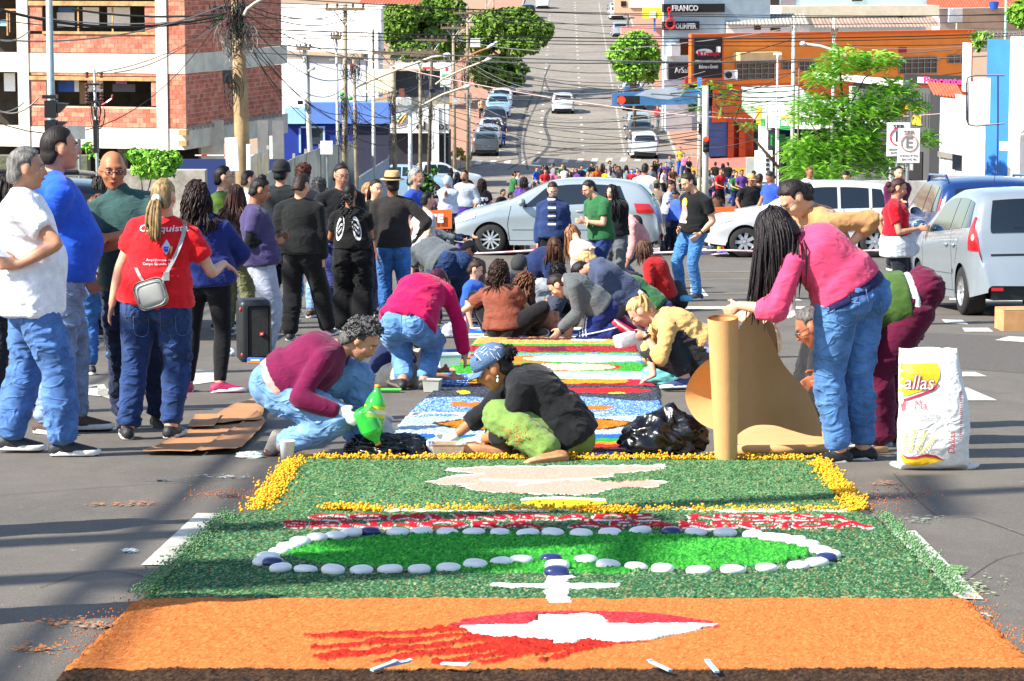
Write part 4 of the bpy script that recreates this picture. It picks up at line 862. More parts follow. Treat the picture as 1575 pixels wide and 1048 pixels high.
# the feathery tree: fronds of many narrow leaflets
def feather_tree(label,root,stems,fronds,n,fl,seed,mats,name='feathery_tree'):
 r_=np.random.RandomState(seed);t=thing(name,label,'tree',root)
 for st in stems:q=MB();q.tube([P(*p)for p in st[0]],list(np.linspace(st[1],st[1]*.35,len(st[0]))),7);q.build('stem',mat('bark','#6b5136',.9,.25,20),t,True)
 V=[];mi=[]
 L=np.array([l[:6]for l in fronds]);vol=L[:,3]*L[:,5];
 for i in range(n):
  l=L[r_.choice(len(L),p=vol/vol.sum())];d=r_.randn(3);d/=np.linalg.norm(d);c=l[:3]+d*l[3:6]*r_.rand()**.45
  dirn=np.array([d[0]*.9+r_.randn()*.45,d[1]*.6+r_.randn()*.4,.15+r_.randn()*.3]);dirn/=np.linalg.norm(dirn);side=np.cross(dirn,[0,0,1]);side/=np.linalg.norm(side);up=np.cross(side,dirn)
  ln=fl*r_.uniform(.6,1.3);k_=9;m_=int(r_.rand()<.45)
  for k in range(k_):
   u=(k+.5)/k_;p=c+dirn*ln*u-np.array([0,0,1])*ln*.35*u*u;wl=ln*.42*(1-abs(u-.45)*1.2)
   for sg in(-1,1):
    q=p+side*sg*wl+dirn*wl*.6-up*wl*.15;w2=dirn*ln*.035+up*ln*.012
    V+=[p-w2,q-w2*.4,q+w2*.4,p+w2];mi.append(m_)
 me=mesh_from(np.array(V),np.arange(len(V)).reshape(-1,4));me.polygons.foreach_set('material_index',np.array(mi,np.int32));me.update();obj('crown',me,mats,t);return t
FM=[leafm('#8cc23e','#66a22c'),leafm('#588f2a','#356b1e')]
feather_tree('light green feathery young tree behind the parked cars',base_pt(1300,0,70),[([(1300,300,70),(1298,240,70),(1297,170,70),(1292,110,70),(1290,80,70)],.05),([(1298,260,70),(1320,200,70.4),(1340,140,70.3)],.035),([(1298,250,70),(1260,210,69.6),(1240,180,69.4)],.03),([(1300,230,70),(1360,180,70.5),(1390,170,70)],.03),([(1298,180,70),(1330,120,70.5),(1370,100,70.4)],.025),([(1298,170,70),(1255,130,70)],.02),([(1300,270,70),(1350,260,70),(1430,205,70)],.02)],[lb(1300,95,70,42,22),lb(1270,120,70,32,18),lb(1345,95,70,38,18),lb(1375,140,70,36,22),lb(1250,170,70,40,30),lb(1300,170,70,46,30),lb(1350,170,70,40,28),lb(1240,235,70,36,30),lb(1300,225,70,52,36),lb(1350,250,70,40,26),lb(1270,265,69.6,50,18),lb(1400,165,70,28,12),lb(1425,215,70,16,14),lb(1225,265,70,24,16),lb(1330,210,70,40,30)],6800,.2,21,FM)
feather_tree('sparse leaning branch with leaf tufts in front of the blue shutter',base_pt(1190,0,76),[([(1215,278,76),(1165,220,76),(1125,180,76),(1095,172,76)],.045),([(1130,184,76),(1140,160,76),(1145,150,76)],.02),([(1150,200,76),(1165,178,76),(1172,168,76)],.02),([(1185,245,76),(1210,222,76),(1222,212,76)],.02),([(1115,178,76),(1100,160,76),(1097,140,76)],.02)],[lb(1100,132,76,9,6),lb(1118,148,76,10,7),lb(1145,170,76,12,7),lb(1112,160,76,12,5),lb(1066,135,76,12,6),lb(1070,165,76,8,7),lb(1150,192,76,14,5),lb(1120,138,76,8,5)],130,.22,22,[G3,FM[1]])
# ====== cars
def cint(x,pts):
 X=[p[0]for p in pts];Z=[p[1]for p in pts];return np.interp(x,X,Z)
def smooth_prof(pts,it=2):
 for _ in range(it):
  n_=[pts[0]]
  for a,b in zip(pts[:-1],pts[1:]):n_+=[(a[0]*.8+b[0]*.2,a[1]*.8+b[1]*.2),(a[0]*.2+b[0]*.8,a[1]*.2+b[1]*.8)]
  pts=n_+[pts[-1]]
 return pts
CARS={}
class CarShape:pass
def car_shape(kind):
 0
 s=CarShape()
 if kind=='hatch':s.L,s.W,s.wx,s.wr=4.02,.85,(.80,3.30),.305;s.top=[(0,.42),(.03,.62),(.10,.72),(.35,.86),(.95,.99),(1.12,1.03),(1.80,1.38),(2.2,1.455),(2.8,1.465),(3.4,1.42),(3.66,1.34),(3.82,1.18),(3.93,.98),(3.96,.80),(4.0,.70),(4.02,.42)];s.belt=[(0,.60),(.9,.86),(2.,.93),(3.3,1.0),(4.02,1.02)];s.ws=(1.15,1.88);s.rw=(3.62,3.86)
 if kind=='gol':s.L,s.W,s.wx,s.wr=3.93,.83,(.76,3.20),.29;s.top=[(0,.40),(.03,.60),(.10,.70),(.5,.84),(1.0,.92),(1.15,.96),(1.72,1.34),(2.1,1.42),(2.8,1.42),(3.3,1.38),(3.45,1.34),(3.75,1.02),(3.86,.92),(3.89,.6),(3.93,.38)];s.belt=[(0,.58),(.9,.82),(2.,.88),(3.93,.92)];s.ws=(1.18,1.76);s.rw=(3.46,3.76)
 if kind=='van':s.L,s.W,s.wx,s.wr=3.84,.845,(.68,3.14),.30;s.top=[(0,.42),(.03,.66),(.12,.78),(.5,.95),(.95,1.06),(1.72,1.42),(2.1,1.52),(2.9,1.53),(3.4,1.48),(3.56,1.40),(3.68,1.14),(3.74,.99),(3.76,.72),(3.82,.62),(3.84,.38)];s.belt=[(0,.64),(.9,.93),(2.,.98),(3.84,1.06)];s.ws=(1.0,1.78);s.rw=(3.555,3.73)
 if kind=='suv':s.L,s.W,s.wx,s.wr=4.2,.88,(.82,3.35),.34;s.top=[(0,.5),(.03,.75),(.12,.9),(.5,1.03),(1.1,1.1),(1.75,1.5),(2.1,1.62),(3.3,1.62),(3.8,1.56),(3.95,1.45),(4.08,1.1),(4.12,.85),(4.17,.75),(4.2,.5)];s.belt=[(0,.72),(.9,1.0),(2.,1.05),(4.2,1.12)];s.ws=(1.14,1.8);s.rw=(3.93,4.07)
 if kind=='sedan':s.L,s.W,s.wx,s.wr=4.25,.85,(.80,3.35),.30;s.top=[(0,.40),(.03,.58),(.10,.68),(.5,.84),(1.05,.94),(1.2,.97),(1.85,1.36),(2.2,1.45),(2.8,1.44),(3.15,1.36),(3.62,1.06),(4.1,1.0),(4.18,.85),(4.22,.6),(4.25,.38)];s.belt=[(0,.58),(.9,.84),(2.,.9),(4.25,.95)];s.ws=(1.24,1.9);s.rw=(3.12,3.56)
 if kind=='pickup':s.L,s.W,s.wx,s.wr=5.1,.92,(.95,4.0),.37;s.top=[(0,.55),(.03,.85),(.15,1.0),(.6,1.1),(1.3,1.16),(1.95,1.6),(2.3,1.7),(3.2,1.69),(3.4,1.6),(3.55,1.12),(3.6,1.1),(5.0,1.1),(5.05,1.0),(5.08,.7),(5.1,.5)];s.belt=[(0,.78),(1.0,1.04),(2.,1.1),(5.1,1.12)];s.ws=(1.34,2.0);s.rw=(3.4,3.54)
 s.prof=smooth_prof(s.top,2);s.gx=0
 s.T=lambda x:cint(x,s.prof)
 s.B=lambda x:np.minimum(cint(x,s.belt),s.T(x)-.02)
 def hw(x,z):
  x=np.asarray(x,float);z=np.asarray(z,float)
  e=np.minimum(x,s.L-x);w_=s.W*(1-.20*np.exp(-np.maximum(e,0)/.16)-.02*np.exp(-((z-.3)/.18)**2))
  bl=cint(x,s.belt);over=np.maximum(z-bl,0);w_=w_-.06*over-.42*over*np.where(over>0,.55+over*.4,0)
  w_=w_+.015*np.exp(-((z-bl+.14)/.1)**2)-.05*np.maximum(.35-z,0)
  d=np.maximum(s.T(x)-z,0);r=.07;q=np.clip(1-d/r,0,1);return w_-r*(1-np.sqrt(np.maximum(1-q*q,0)))
 s.hw=hw
 s.bot=.20
 return s
def build_car(kind,label,cat,col,loc,heading,detail=2,group=None,name='parked_car',plate=None,trim=False,open_lid=False):
 0
 key=(kind,str(col),detail,open_lid)
 if key in CARS:
  o=copy_tree(CARS[key]);o.location=loc;o.rotation_euler=(pitch_at(loc,heading)if False else 0,0,heading);setp(o,label,cat,group);return o
 s=car_shape(kind);L=s.L;t=thing(name,label,cat,loc,heading,group);PM=paint(col)
 def W(v):
  return(L/2-v[0],v[1],v[2])
 nx=90 if detail==2 else 44;xs=np.unique(np.concatenate([np.linspace(0,L,nx),L-np.linspace(0,.5,14),np.linspace(0,.15,6)]+[[wx+s.wr*1.12*cos(a)for a in np.linspace(0,pi,13)]for wx in s.wx]));xs=xs[(xs>=0)&(xs<=L)]
 bz=np.full(len(xs),s.bot)+.10*np.exp(-np.minimum(xs,L-xs)/.3)
 for wx in s.wx:
  R_=s.wr*1.13;d=np.abs(xs-wx);m_=d<R_;bz[m_]=np.maximum(bz[m_],s.wr+np.sqrt(np.maximum(R_**2-d[m_]**2,0)))
 T=s.T(xs);nr=16;nt_=9;rows=[]
 for j in range(nr+1):
  u=j/nr;u=u**.75 if True else u;z=bz+(T-bz)*u;z=np.minimum(z,T);rows.append(np.stack([xs,s.hw(xs,z),z],1))
 rim=rows[-1]
 for j in range(1,nt_):
  v=1-j/nt_;y=rim[:,1]*v;z=rim[:,2]+.035*(1-v*v)*np.minimum(1,np.minimum(xs,L-xs)/.25);x=xs-.0;bulge=(1-v*v)
  xx=xs+np.where(xs<.5,-.10*bulge*(1-xs/.5),0)+np.where(xs>L-.5,.07*bulge*(1-(L-xs)/.5),0)
  rows.append(np.stack([xx,y,z],1))
 half=np.array(rows);other=half[::-1][:].copy();mid=other[0:1]*0
 last=half[-1].copy();cen=last.copy();cen[:,1]=0;full=np.concatenate([half,cen[None],(half[::-1]*np.array([1,-1,1]))],0)
 nrw,ncl=full.shape[:2];V=full.reshape(-1,3);V=np.stack([L/2-V[:,0],V[:,1],V[:,2]],1)
 idx=np.arange(nrw*ncl).reshape(nrw,ncl);F=np.stack([idx[:-1,:-1],idx[:-1,1:],idx[1:,1:],idx[1:,:-1]],-1).reshape(-1,4)
 body=obj('body',mesh_from(V,F,True),PM,t,world=False)
 q=MB();q.box((L/2-.06,0,.32),(.06,s.W*1.45,.22));q.box((-L/2+.06,0,.32),(.06,s.W*1.45,.22))
 q.box((0,0,.33),(L*.9,s.W*1.3,.26));q.build('underbody',M['black'],t,world=False)
 def patch(nm,poly_lo,poly_hi,m,side,par=t,off=.006,n_=14,rows_=5):
  0
  x0=max(poly_lo[0][0],poly_hi[0][0]);x1=min(poly_lo[-1][0],poly_hi[-1][0]);V=[];xx=np.linspace(poly_lo[0][0],poly_lo[-1][0],n_);xh=np.linspace(poly_hi[0][0],poly_hi[-1][0],n_)
  for k in range(rows_+1):
   u=k/rows_
   x=xx*(1-u)+xh*u;z=cint(xx,poly_lo)*(1-u)+cint(xh,poly_hi)*u
   z=np.minimum(z,s.T(x)-.025);y=s.hw(x,z)+off;V.append(np.stack([L/2-x,side*y,z],1))
  V=np.array(V).reshape(-1,3);idx=np.arange(len(V)).reshape(rows_+1,n_);F=np.stack([idx[:-1,:-1],idx[:-1,1:],idx[1:,1:],idx[1:,:-1]],-1).reshape(-1,4)
  return obj(nm,mesh_from(V,F,True),m,par,world=False)
 def across(nm,x0,x1,wf,m,par=t,off=.008,n_=8,nv=11,y0=None,y1=None):
  V=[]
  for i in range(n_+1):
   x=x0+(x1-x0)*i/n_;z=float(s.T(x));h=float(s.hw(x,z-.001))+.0;
   sl=(float(s.T(x+.02))-float(s.T(x-.02)))/.04;nn=np.array([-sl,1.])/sqrt(1+sl*sl)
   for k in range(nv):
    v=(-1+2*k/(nv-1))if y0 is None else y0+(y1-y0)*k/(nv-1);yy=v*h*wf;c=(1-v*v*wf*wf)
    zz=z+.035*c*min(1,min(x,L-x)/.25);X=x+(-.10*c*(1-x/.5)if x<.5 else 0)+(.07*c*(1-(L-x)/.5)if x>L-.5 else 0)
    V.append((L/2-(X+nn[0]*off),yy,zz+nn[1]*off))
  idx=np.arange(len(V)).reshape(n_+1,nv);F=np.stack([idx[:-1,:-1],idx[:-1,1:],idx[1:,1:],idx[1:,:-1]],-1).reshape(-1,4)
  return obj(nm,mesh_from(V,F,True),m,par,world=False)
 GL=M['glass']
 across('windscreen',s.ws[0],s.ws[1],.9,GL);across('rear_window',s.rw[0],s.rw[1],.86,GL)
 roof_end=s.rw[0];a=s.ws
 def topz(x):return float(s.T(x))-.10
 bel=lambda x:float(cint(x,s.belt))+.03
 f0=a[0]+.28;cp1=(a[1]+roof_end)/2+(.0 if kind!='pickup' else .2)
 for sd in(1,-1):
  segs=[(f0,cp1-.05),(cp1+.03,roof_end-.22-(.25 if kind in('sedan',)else 0))]
  if kind in('van','gol','suv'):segs=[(f0,cp1-.12),(cp1-.06,roof_end-.38),(roof_end-.32,roof_end-.02)]
  if kind=='pickup':segs=[(f0,2.55),(2.62,3.35)]
  for k,(u0,u1)in enumerate(segs):
   lo=[(u0,bel(u0)),(u1,bel(u1))];hi0=u0+(.42 if k==0 else 0);hx=np.linspace(hi0,u1-(.12 if k==len(segs)-1 else 0),8)
   patch('side_window',lo,[(x,max(topz(x),bel(x)+.03))for x in hx],GL,sd)
  if detail==2:
   BK=M['black']
   lines=[[(a[0]+.05,.95),(a[0]-.02,.6),(a[0]+.02,.30)],[(cp1-.01,float(s.T(cp1))-.12),(cp1,.9),(cp1,.30)],[(s.wx[1]-.05,.95),(s.wx[1]-.3,.62)],[(a[0]+.0,.29),(s.wx[1]-.36,.29)]]
   for ln in lines:
    lo=ln;vert=abs(ln[0][0]-ln[-1][0])<.4
    n_=12;V=[]
    for i in range(n_):
     u=i/(n_-1)*(len(ln)-1);k=min(int(u),len(ln)-2);f_=u-k;x=ln[k][0]*(1-f_)+ln[k+1][0]*f_;z=ln[k][1]*(1-f_)+ln[k+1][1]*f_
     for dd in(-.005,.005):
      X,Z=(x+dd,z)if vert else(x,z+dd);V.append((L/2-X,sd*(float(s.hw(X,Z))+.003),Z))
    obj('door_seam',mesh_from(V,[(2*i,2*i+1,2*i+3,2*i+2)for i in range(n_-1)]),BK,t,world=False)
   for hx in(cp1-.22,s.wx[1]-.3):q=MB();q.ball((L/2-hx,sd*(float(s.hw(hx,.86))+.012),.85 if kind!='suv' else .97),(.10,.02,.022),8,5);q.build('door_handle',PM,t,True,world=False)
   patch('side_moulding',[(s.wx[0]+.4,.50),(s.wx[1]-.42,.50)],[(s.wx[0]+.4,.56),(s.wx[1]-.42,.56)],PM,sd,off=.014)
  q=MB();q.ball((L/2-f0+.02,sd*(s.W+.10),bel(f0)+.09),(.07,.11,.08),10,7);mm_=q.build('mirror',PM if kind!='suv' else M['black'],t,True,world=False)
  q=MB();q.ball((L/2-f0-.03,sd*(s.W+.10),bel(f0)+.09),(.03,.09,.065),8,5);q.build('mirror_glass',mat('mirror_glass','#5b7896',.05,0,metal=.8),mm_,True,world=False)
  z0=float(s.T(.12));patch('headlight',[(.06,z0-.13),(.50,z0+.0)],[(.06,z0-.02),(.55,float(s.T(.5))-.03)],M['clear'],sd,off=.01)
  if kind=='hatch':patch('tail_light',[(3.60,.82),(3.98,.80)],[(3.55,1.0),(3.84,.99)],M['red'],sd,off=.012)
  elif kind=='van':patch('tail_light',[(3.52,.80),(3.79,.79)],[(3.60,1.20),(3.66,1.20)],M['red'],sd,off=.012)
  elif kind=='suv':patch('tail_light',[(4.0,.95),(4.16,.95)],[(3.9,1.35),(4.02,1.3)],M['red'],sd,off=.012)
  else:zt_=float(s.T(L-.1));patch('tail_light',[(L-.28,zt_-.22),(L-.02,zt_-.25)],[(L-.28,zt_-.03),(L-.08,zt_-.05)],M['red'],sd,off=.012)
  if kind=='van':q=MB();q.ball((L/2-3.66,sd*(float(s.hw(3.66,.95))+.0),.95),(.035,.03,.045),10,7);q.build('reversing_lamp',M['clear'],t,True,world=False)
  for wx in s.wx:
   c=(L/2-wx,sd*(s.W-.11),s.wr);R=s.wr;q=MB();w2=.10
   q.lathe([(R*.62,-w2),(R*.9,-w2),(R*.985,-w2*.75),(R,-w2*.4),(R,w2*.4),(R*.985,w2*.75),(R*.9,w2),(R*.62,w2)],c,'y',28 if detail==2 else 14,cap=False)
   wh=q.build('wheel',M['rubber'],t,True,world=False)
   q=MB();rr_=R*.64;yo=sd*w2*.80
   q.lathe([(rr_,sd*w2),(rr_*.93,yo*.9),(rr_*.9,yo*.3)],c,'y',24,cap=False)
   ns=10 if kind in('hatch','van')else 7
   for k in range(ns if detail==2 else 6):
    A_=2*pi*k/(ns if detail==2 else 6);Rm=Matrix.Rotation(-A_,3,'Y');q.box(Vector(c)+Rm@Vector((rr_*.52,yo*.75,0)),(rr_*.86,.02,rr_*.17 if kind!='gol' else rr_*.34),R=Rm)
   q.lathe([(rr_*.2,yo*.8),(rr_*.18,yo*.95),(.001,yo)],c,'y',12);q.build('rim',M['alloy'],wh,world=False)
   q=MB();q.lathe([(rr_*.92,yo*.15),(.001,yo*.15)],c,'y',16);q.build('brake_disc',M['black'],wh,world=False)
   if detail==2:
    q=MB()
    for i in range(16):
     a0,a1=pi*i/16,pi*(i+1)/16;V=[]
     for aa,r_ in((a0,R*1.13),(a1,R*1.13),(a1,R*1.17),(a0,R*1.17)):
      X=wx+r_*cos(aa);Z=s.wr+r_*sin(aa);V.append((L/2-X,sd*(float(s.hw(X,Z))+.006),Z))
     q.add(V,[(0,1,2,3)])
    q.build('arch_lip',PM,t,world=False)
   q=MB();q.lathe([(R*1.10,-.02),(R*1.10,-sd*.22)]if sd>0 else[(R*1.10,.02),(R*1.10,.22)],(c[0],sd*(s.W-.03),c[2]),'y',20,cap=False);q.lathe([(R*1.12,0),(.001,sd*.001)],(c[0],sd*(s.W-.24),c[2]),'y',20);q.build('wheel_well',M['black'],t,world=False)
 zt=float(s.T(L-.08));q=MB();q.box((-L/2+.005-.03,0,.60 if kind!='van' else .80),(.02,.40,.13));q.build('number_plate',mat('plate','#b9b9b4',.5),t,world=False)
 if detail==2:
  for sd in(-1,1):q=MB();q.box((-L/2+.0,sd*.55,.34),(.05,.14,.04));q.build('reflector',M['red'],t,world=False)
  q=MB();x=(s.rw[0]+s.rw[1])/2;q.tube([(L/2-s.rw[1]-.045,0,float(s.T(s.rw[1]))+.03),(L/2-s.rw[1]-.03,.33,float(s.T(s.rw[1]))+.07)],.009,5);q.build('rear_wiper',M['black'],t,world=False)
  q=MB();q.tube([(L/2-s.rw[0]+.12,0,float(s.T(s.rw[0]))+.04),(L/2-s.rw[0]-.08,0,float(s.T(s.rw[0]))+.32)],.004,4);q.build('aerial',M['black'],t,world=False)
  across('bonnet_seam',.36,.37,.92,M['black'],off=.003,n_=1)
  for u in(0.5,):across('lid_seam',s.rw[1]+.03,s.rw[1]+.036,.9,M['black'],off=.004,n_=1)
 if trim:
  for sd in(-1,1):q=MB();q.tube([(L/2-1.9,sd*.64,1.55),(L/2-2.05,sd*.64,1.655),(L/2-3.5,sd*.64,1.655),(L/2-3.75,sd*.64,1.54)],.025,6);q.build('roof_rail',PM,t,world=False)
 CARS[key]=t
 return t
def ground_z(x,Y):return gz(Y)
def put_car(t,tilt=True):
 0
 x,y,z=t.location;h=t.rotation_euler.z;sl=(gz(y+1.5)-gz(y-1.5))/3;a=math.atan(sl)
 n=Vector((0,-sin(a),cos(a)));fx=Vector((cos(h),sin(h),0));fx=(fx-n*fx.dot(n)).normalized();fy=n.cross(fx)
 t.rotation_euler=Matrix((fx,fy,n)).transposed().to_euler();return t
def at_px(px,Y):return Vector(((px-CX)*Y/FL,Y,gz(Y)))
SIL='#b4bcc2'
put_car(build_car('hatch','silver hatchback with its nose to the left standing across the road behind the kneeling group','car','#97a3a8',at_px(857,56.4),pi-.10))
put_car(build_car('gol','white older hatchback nose left behind the woman in beige','car','#d2d5d6',at_px(1240,55.3),pi))
c=put_car(build_car('van','silver compact minivan seen from behind at the right edge','car','#8d979d',Vector((6.2,36.6,gz(36.6))),pi/2+.07))
c=put_car(build_car('suv','dark blue estate car with roof rails parked beyond the silver minivan','car','#12336a',Vector((7.0,44.3,gz(44.3))),pi/2+.02,trim=True))
bc=put_car(build_car('suv','black car with its tailgate raised behind the two men at the left','car','#0c0c0e',Vector((-4.95,31.5,gz(31.5))),pi/2+.1))
q=MB();zz=gz(29);A=Vector((-5.65,29.6,zz+1.62));B=Vector((-4.2,29.5,zz+1.62));q.quadbox(A,B,B+Vector((0,-1.15,.1)),A+Vector((0,-1.15,.1)),(0,0,.05));obj('tailgate',bevel_me(q.me(),.02),paint('#0c0c0e'),bc)
# the far street
cols={'w':'#d6d8d8','s':'#9aa3a8','g':'#4a5052','b':'#20242a','bl':'#2d5a96','lb':'#8fb2cc','r':'#7a1f1f'}
def far_car(kind,c,px,Y,label,grp,hd=pi/2):
 put_car(build_car(kind,label,'car',cols[c],at_px(px,Y),hd+.02,1,grp,'parked_car'))
lx=lambda Y:(-1.75+.0225*(Y-185))*FL/Y+CX
for k,c,Y,lab in(('hatch','g',187,'dark grey hatchback, first of the row by the yellow-banded pole'),('hatch','s',193.5,'pale silver hatchback right behind the dark grey one'),('sedan','w',200,'white saloon third in the left kerb row'),('suv','b',207,'black estate car fourth in the left kerb row'),('pickup','lb',217,'pale blue pickup just before the tree shade'),('hatch','w',226,'light hatchback behind the pale blue pickup'),('sedan','s',238,'silver saloon in the tree shade with red light showing'),('hatch','b',246,'dark hatchback deep in the tree shade'),('hatch','w',254,'white hatchback deep under the dark tree'),('sedan','bl',330,'dark blue car high up at the left kerb'),('suv','b',345,'black car at the top of the left kerb row')):
 far_car(k,c,lx(Y),Y,lab,'cars parked along the left kerb')
rx_=lambda Y:(8.25+.0245*(Y-184))*FL/Y+CX
for k,c,Y,lab in(('suv','w',185,'white crossover, first of the right kerb row by the crosswalk'),('sedan','g',197.5,'dark grey saloon second in the right kerb row'),('hatch','s',204.5,'grey hatchback third in the right kerb row'),('pickup','bl',224,'blue pickup in front of the round green tree'),('hatch','w',232,'white hatchback hidden behind the round green tree'),('hatch','w',258,'white hatchback above the round green tree'),('suv','w',265,'white van-like car above the round green tree'),('sedan','w',271,'white saloon next above the green tree'),('hatch','bl',278,'blue hatchback last of the close row above the green tree'),('hatch','s',312,'grey hatchback alone near the top of the right kerb'),('suv','w',343,'white car topmost at the right kerb'),('hatch','s',352,'pale car at the very top right kerb')):
 far_car(k,c,rx_(Y),Y,lab,'cars parked along the right kerb')
put_car(build_car('hatch','white car driving up the middle of the far street','car',cols['w'],at_px(865,221),pi/2,1,None,'moving_car'))
put_car(build_car('hatch','white car driving at the very top of the far street','car',cols['w'],at_px(834,366),pi/2,1,None,'moving_car'))
put_car(build_car('pickup','white pickup with blue cab parked behind the poles','car',cols['w'],at_px(668,158),.25,1,None,'parked_car'))
put_car(build_car('pickup','pale blue truck standing left of the white pickup','car',cols['lb'],at_px(622,150),-.1,1,None,'parked_car'))
put_car(build_car('sedan','white car half hidden behind the curved corrugated fence','car',cols['w'],at_px(440,135),pi,1,None,'parked_car'))
put_car(build_car('sedan','pale car in front of the dark blue shop left part','car',cols['s'],at_px(398,140),pi,1,None,'parked_car'))
# ====== the sawdust carpets
def inpoly(x,y,poly):
 r_=np.zeros(len(x),bool);n_=len(poly);j=n_-1
 for i in range(n_):
  xi,yi=poly[i];xj,yj=poly[j]
  if yi!=yj:r_^=((yi>y)!=(yj>y))&(x<(xj-xi)*(y-yi)/(yj-yi)+xi)
  j=i
 return r_
def seg_dist(x,y,a,b,ky=3.):
 ax_,ay=a;bx,by=b;dx,dy=bx-ax_,(by-ay)*ky;X=x-ax_;Y=(y-ay)*ky;t=np.clip((X*dx+Y*dy)/(dx*dx+dy*dy+1e-9),0,1);return np.hypot(X-t*dx,Y-t*dy)
def ppath(x,y,pts,w_,ky=3.):
 d=np.full(len(x),1e9)
 for a,b in zip(pts[:-1],pts[1:]):d=np.minimum(d,seg_dist(x,y,a,b,ky))
 return d<w_
def L3(c):return np.array(rgb(c))
def vmat(name,bscale=120,bump=.5,rough=.95):
 m=bpy.data.materials.new(name);m.use_nodes=True;n=m.node_tree.nodes;l=m.node_tree.links;b=n['Principled BSDF'];a=n.new('ShaderNodeAttribute');a.attribute_name='Col'
 tc=n.new('ShaderNodeTexCoord');z=n.new('ShaderNodeTexNoise');z.inputs['Scale'].default_value=bscale;z.inputs['Detail'].default_value=3;l.new(tc.outputs['Object'],z.inputs[0])
 h=n.new('ShaderNodeMapRange');h.inputs[1].default_value=.3;h.inputs[2].default_value=.7;h.inputs[3].default_value=.72;h.inputs[4].default_value=1.22;l.new(z.outputs[0],h.inputs[0])
 v=n.new('ShaderNodeVectorMath');v.operation='SCALE';l.new(a.outputs['Color'],v.inputs[0]);l.new(h.outputs[0],v.inputs['Scale']);l.new(v.outputs[0],b.inputs['Base Color'])
 bp=n.new('ShaderNodeBump');bp.inputs['Strength'].default_value=bump;bp.inputs['Distance'].default_value=.01;l.new(z.outputs[0],bp.inputs['Height']);l.new(bp.outputs[0],b.inputs['Normal'])
 b.inputs['Roughness'].default_value=rough;b.inputs['Specular IOR Level'].default_value=.1;return m
SAW=vmat('sawdust',220,.6)
def edge_x(y,pts):return np.interp(y,[p[0]for p in pts],[p[1]for p in pts])
def carpet(name,label,cat,y0,y1,left,right,nx,ny,fn,seed=0,flat=()):
 0
 Ya=G(CX,y1).y;Yb=G(CX,y0).y;Ys=np.linspace(Ya,Yb,ny);V=[];PXs=[]
 X0=np.zeros(ny);prow=np.array([proj(0,Y,gz(Y))[1]for Y in Ys])
 XL=(edge_x(prow,left)-CX)*Ys/FL*1.0;XR=(edge_x(prow,right)-CX)*Ys/FL
 for it in range(2):
  for arr,pts in((XL,left),(XR,right)):
   for i in range(ny):px=proj(arr[i],Ys[i],gz(Ys[i]))[0];arr[i]+=(edge_x(prow[i],pts)-px)*Ys[i]/FL
 t=np.linspace(0,1,nx)[None,:];X=XL[:,None]*(1-t)+XR[:,None]*t;Y=np.repeat(Ys[:,None],nx,1)
 xf=X.ravel();yf=Y.ravel();pj=proj(xf,yf,gza(yf));px,py=pj
 pt=np.stack([xf,yf,np.zeros_like(xf)],1)
 wob=(yf/FL)**-1*.012*vnoise(pt*28,seed+3)+(yf/FL)**-1*.02*vnoise(pt*7,seed+5)
 col,hgt,rough=fn(px+wob,py+wob*.12,pt)
 e=np.minimum(np.minimum(t*nx,(1-t)*nx)*(X[:,-1:]-X[:,:1])/nx,np.minimum(np.arange(ny),np.arange(ny)[::-1])[:,None]*(Ys[1]-Ys[0])).ravel()
 e=e+.02*vnoise(pt*30,seed+8);up=np.clip(e/.025,0,1)
 gr=fbm(pt*80,2,seed);gr2=fbm(pt*16,2,seed+1)
 z=gza(yf)+.004+up*(hgt+rough*(np.abs(gr)*.8+gr2*.6))-(1-up)*.006
 V=np.stack([xf,yf,z],1);idx=np.arange(nx*ny).reshape(ny,nx);F=np.stack([idx[:-1,:-1],idx[:-1,1:],idx[1:,1:],idx[1:,:-1]],-1).reshape(-1,4)
 me=mesh_from(V,F,False);ca=me.color_attributes.new('Col','FLOAT_COLOR','POINT');ca.data.foreach_set('color',np.concatenate([col,np.ones((len(col),1))],1).ravel())
 o=obj(name,me,SAW);return tagt(o,label,cat)
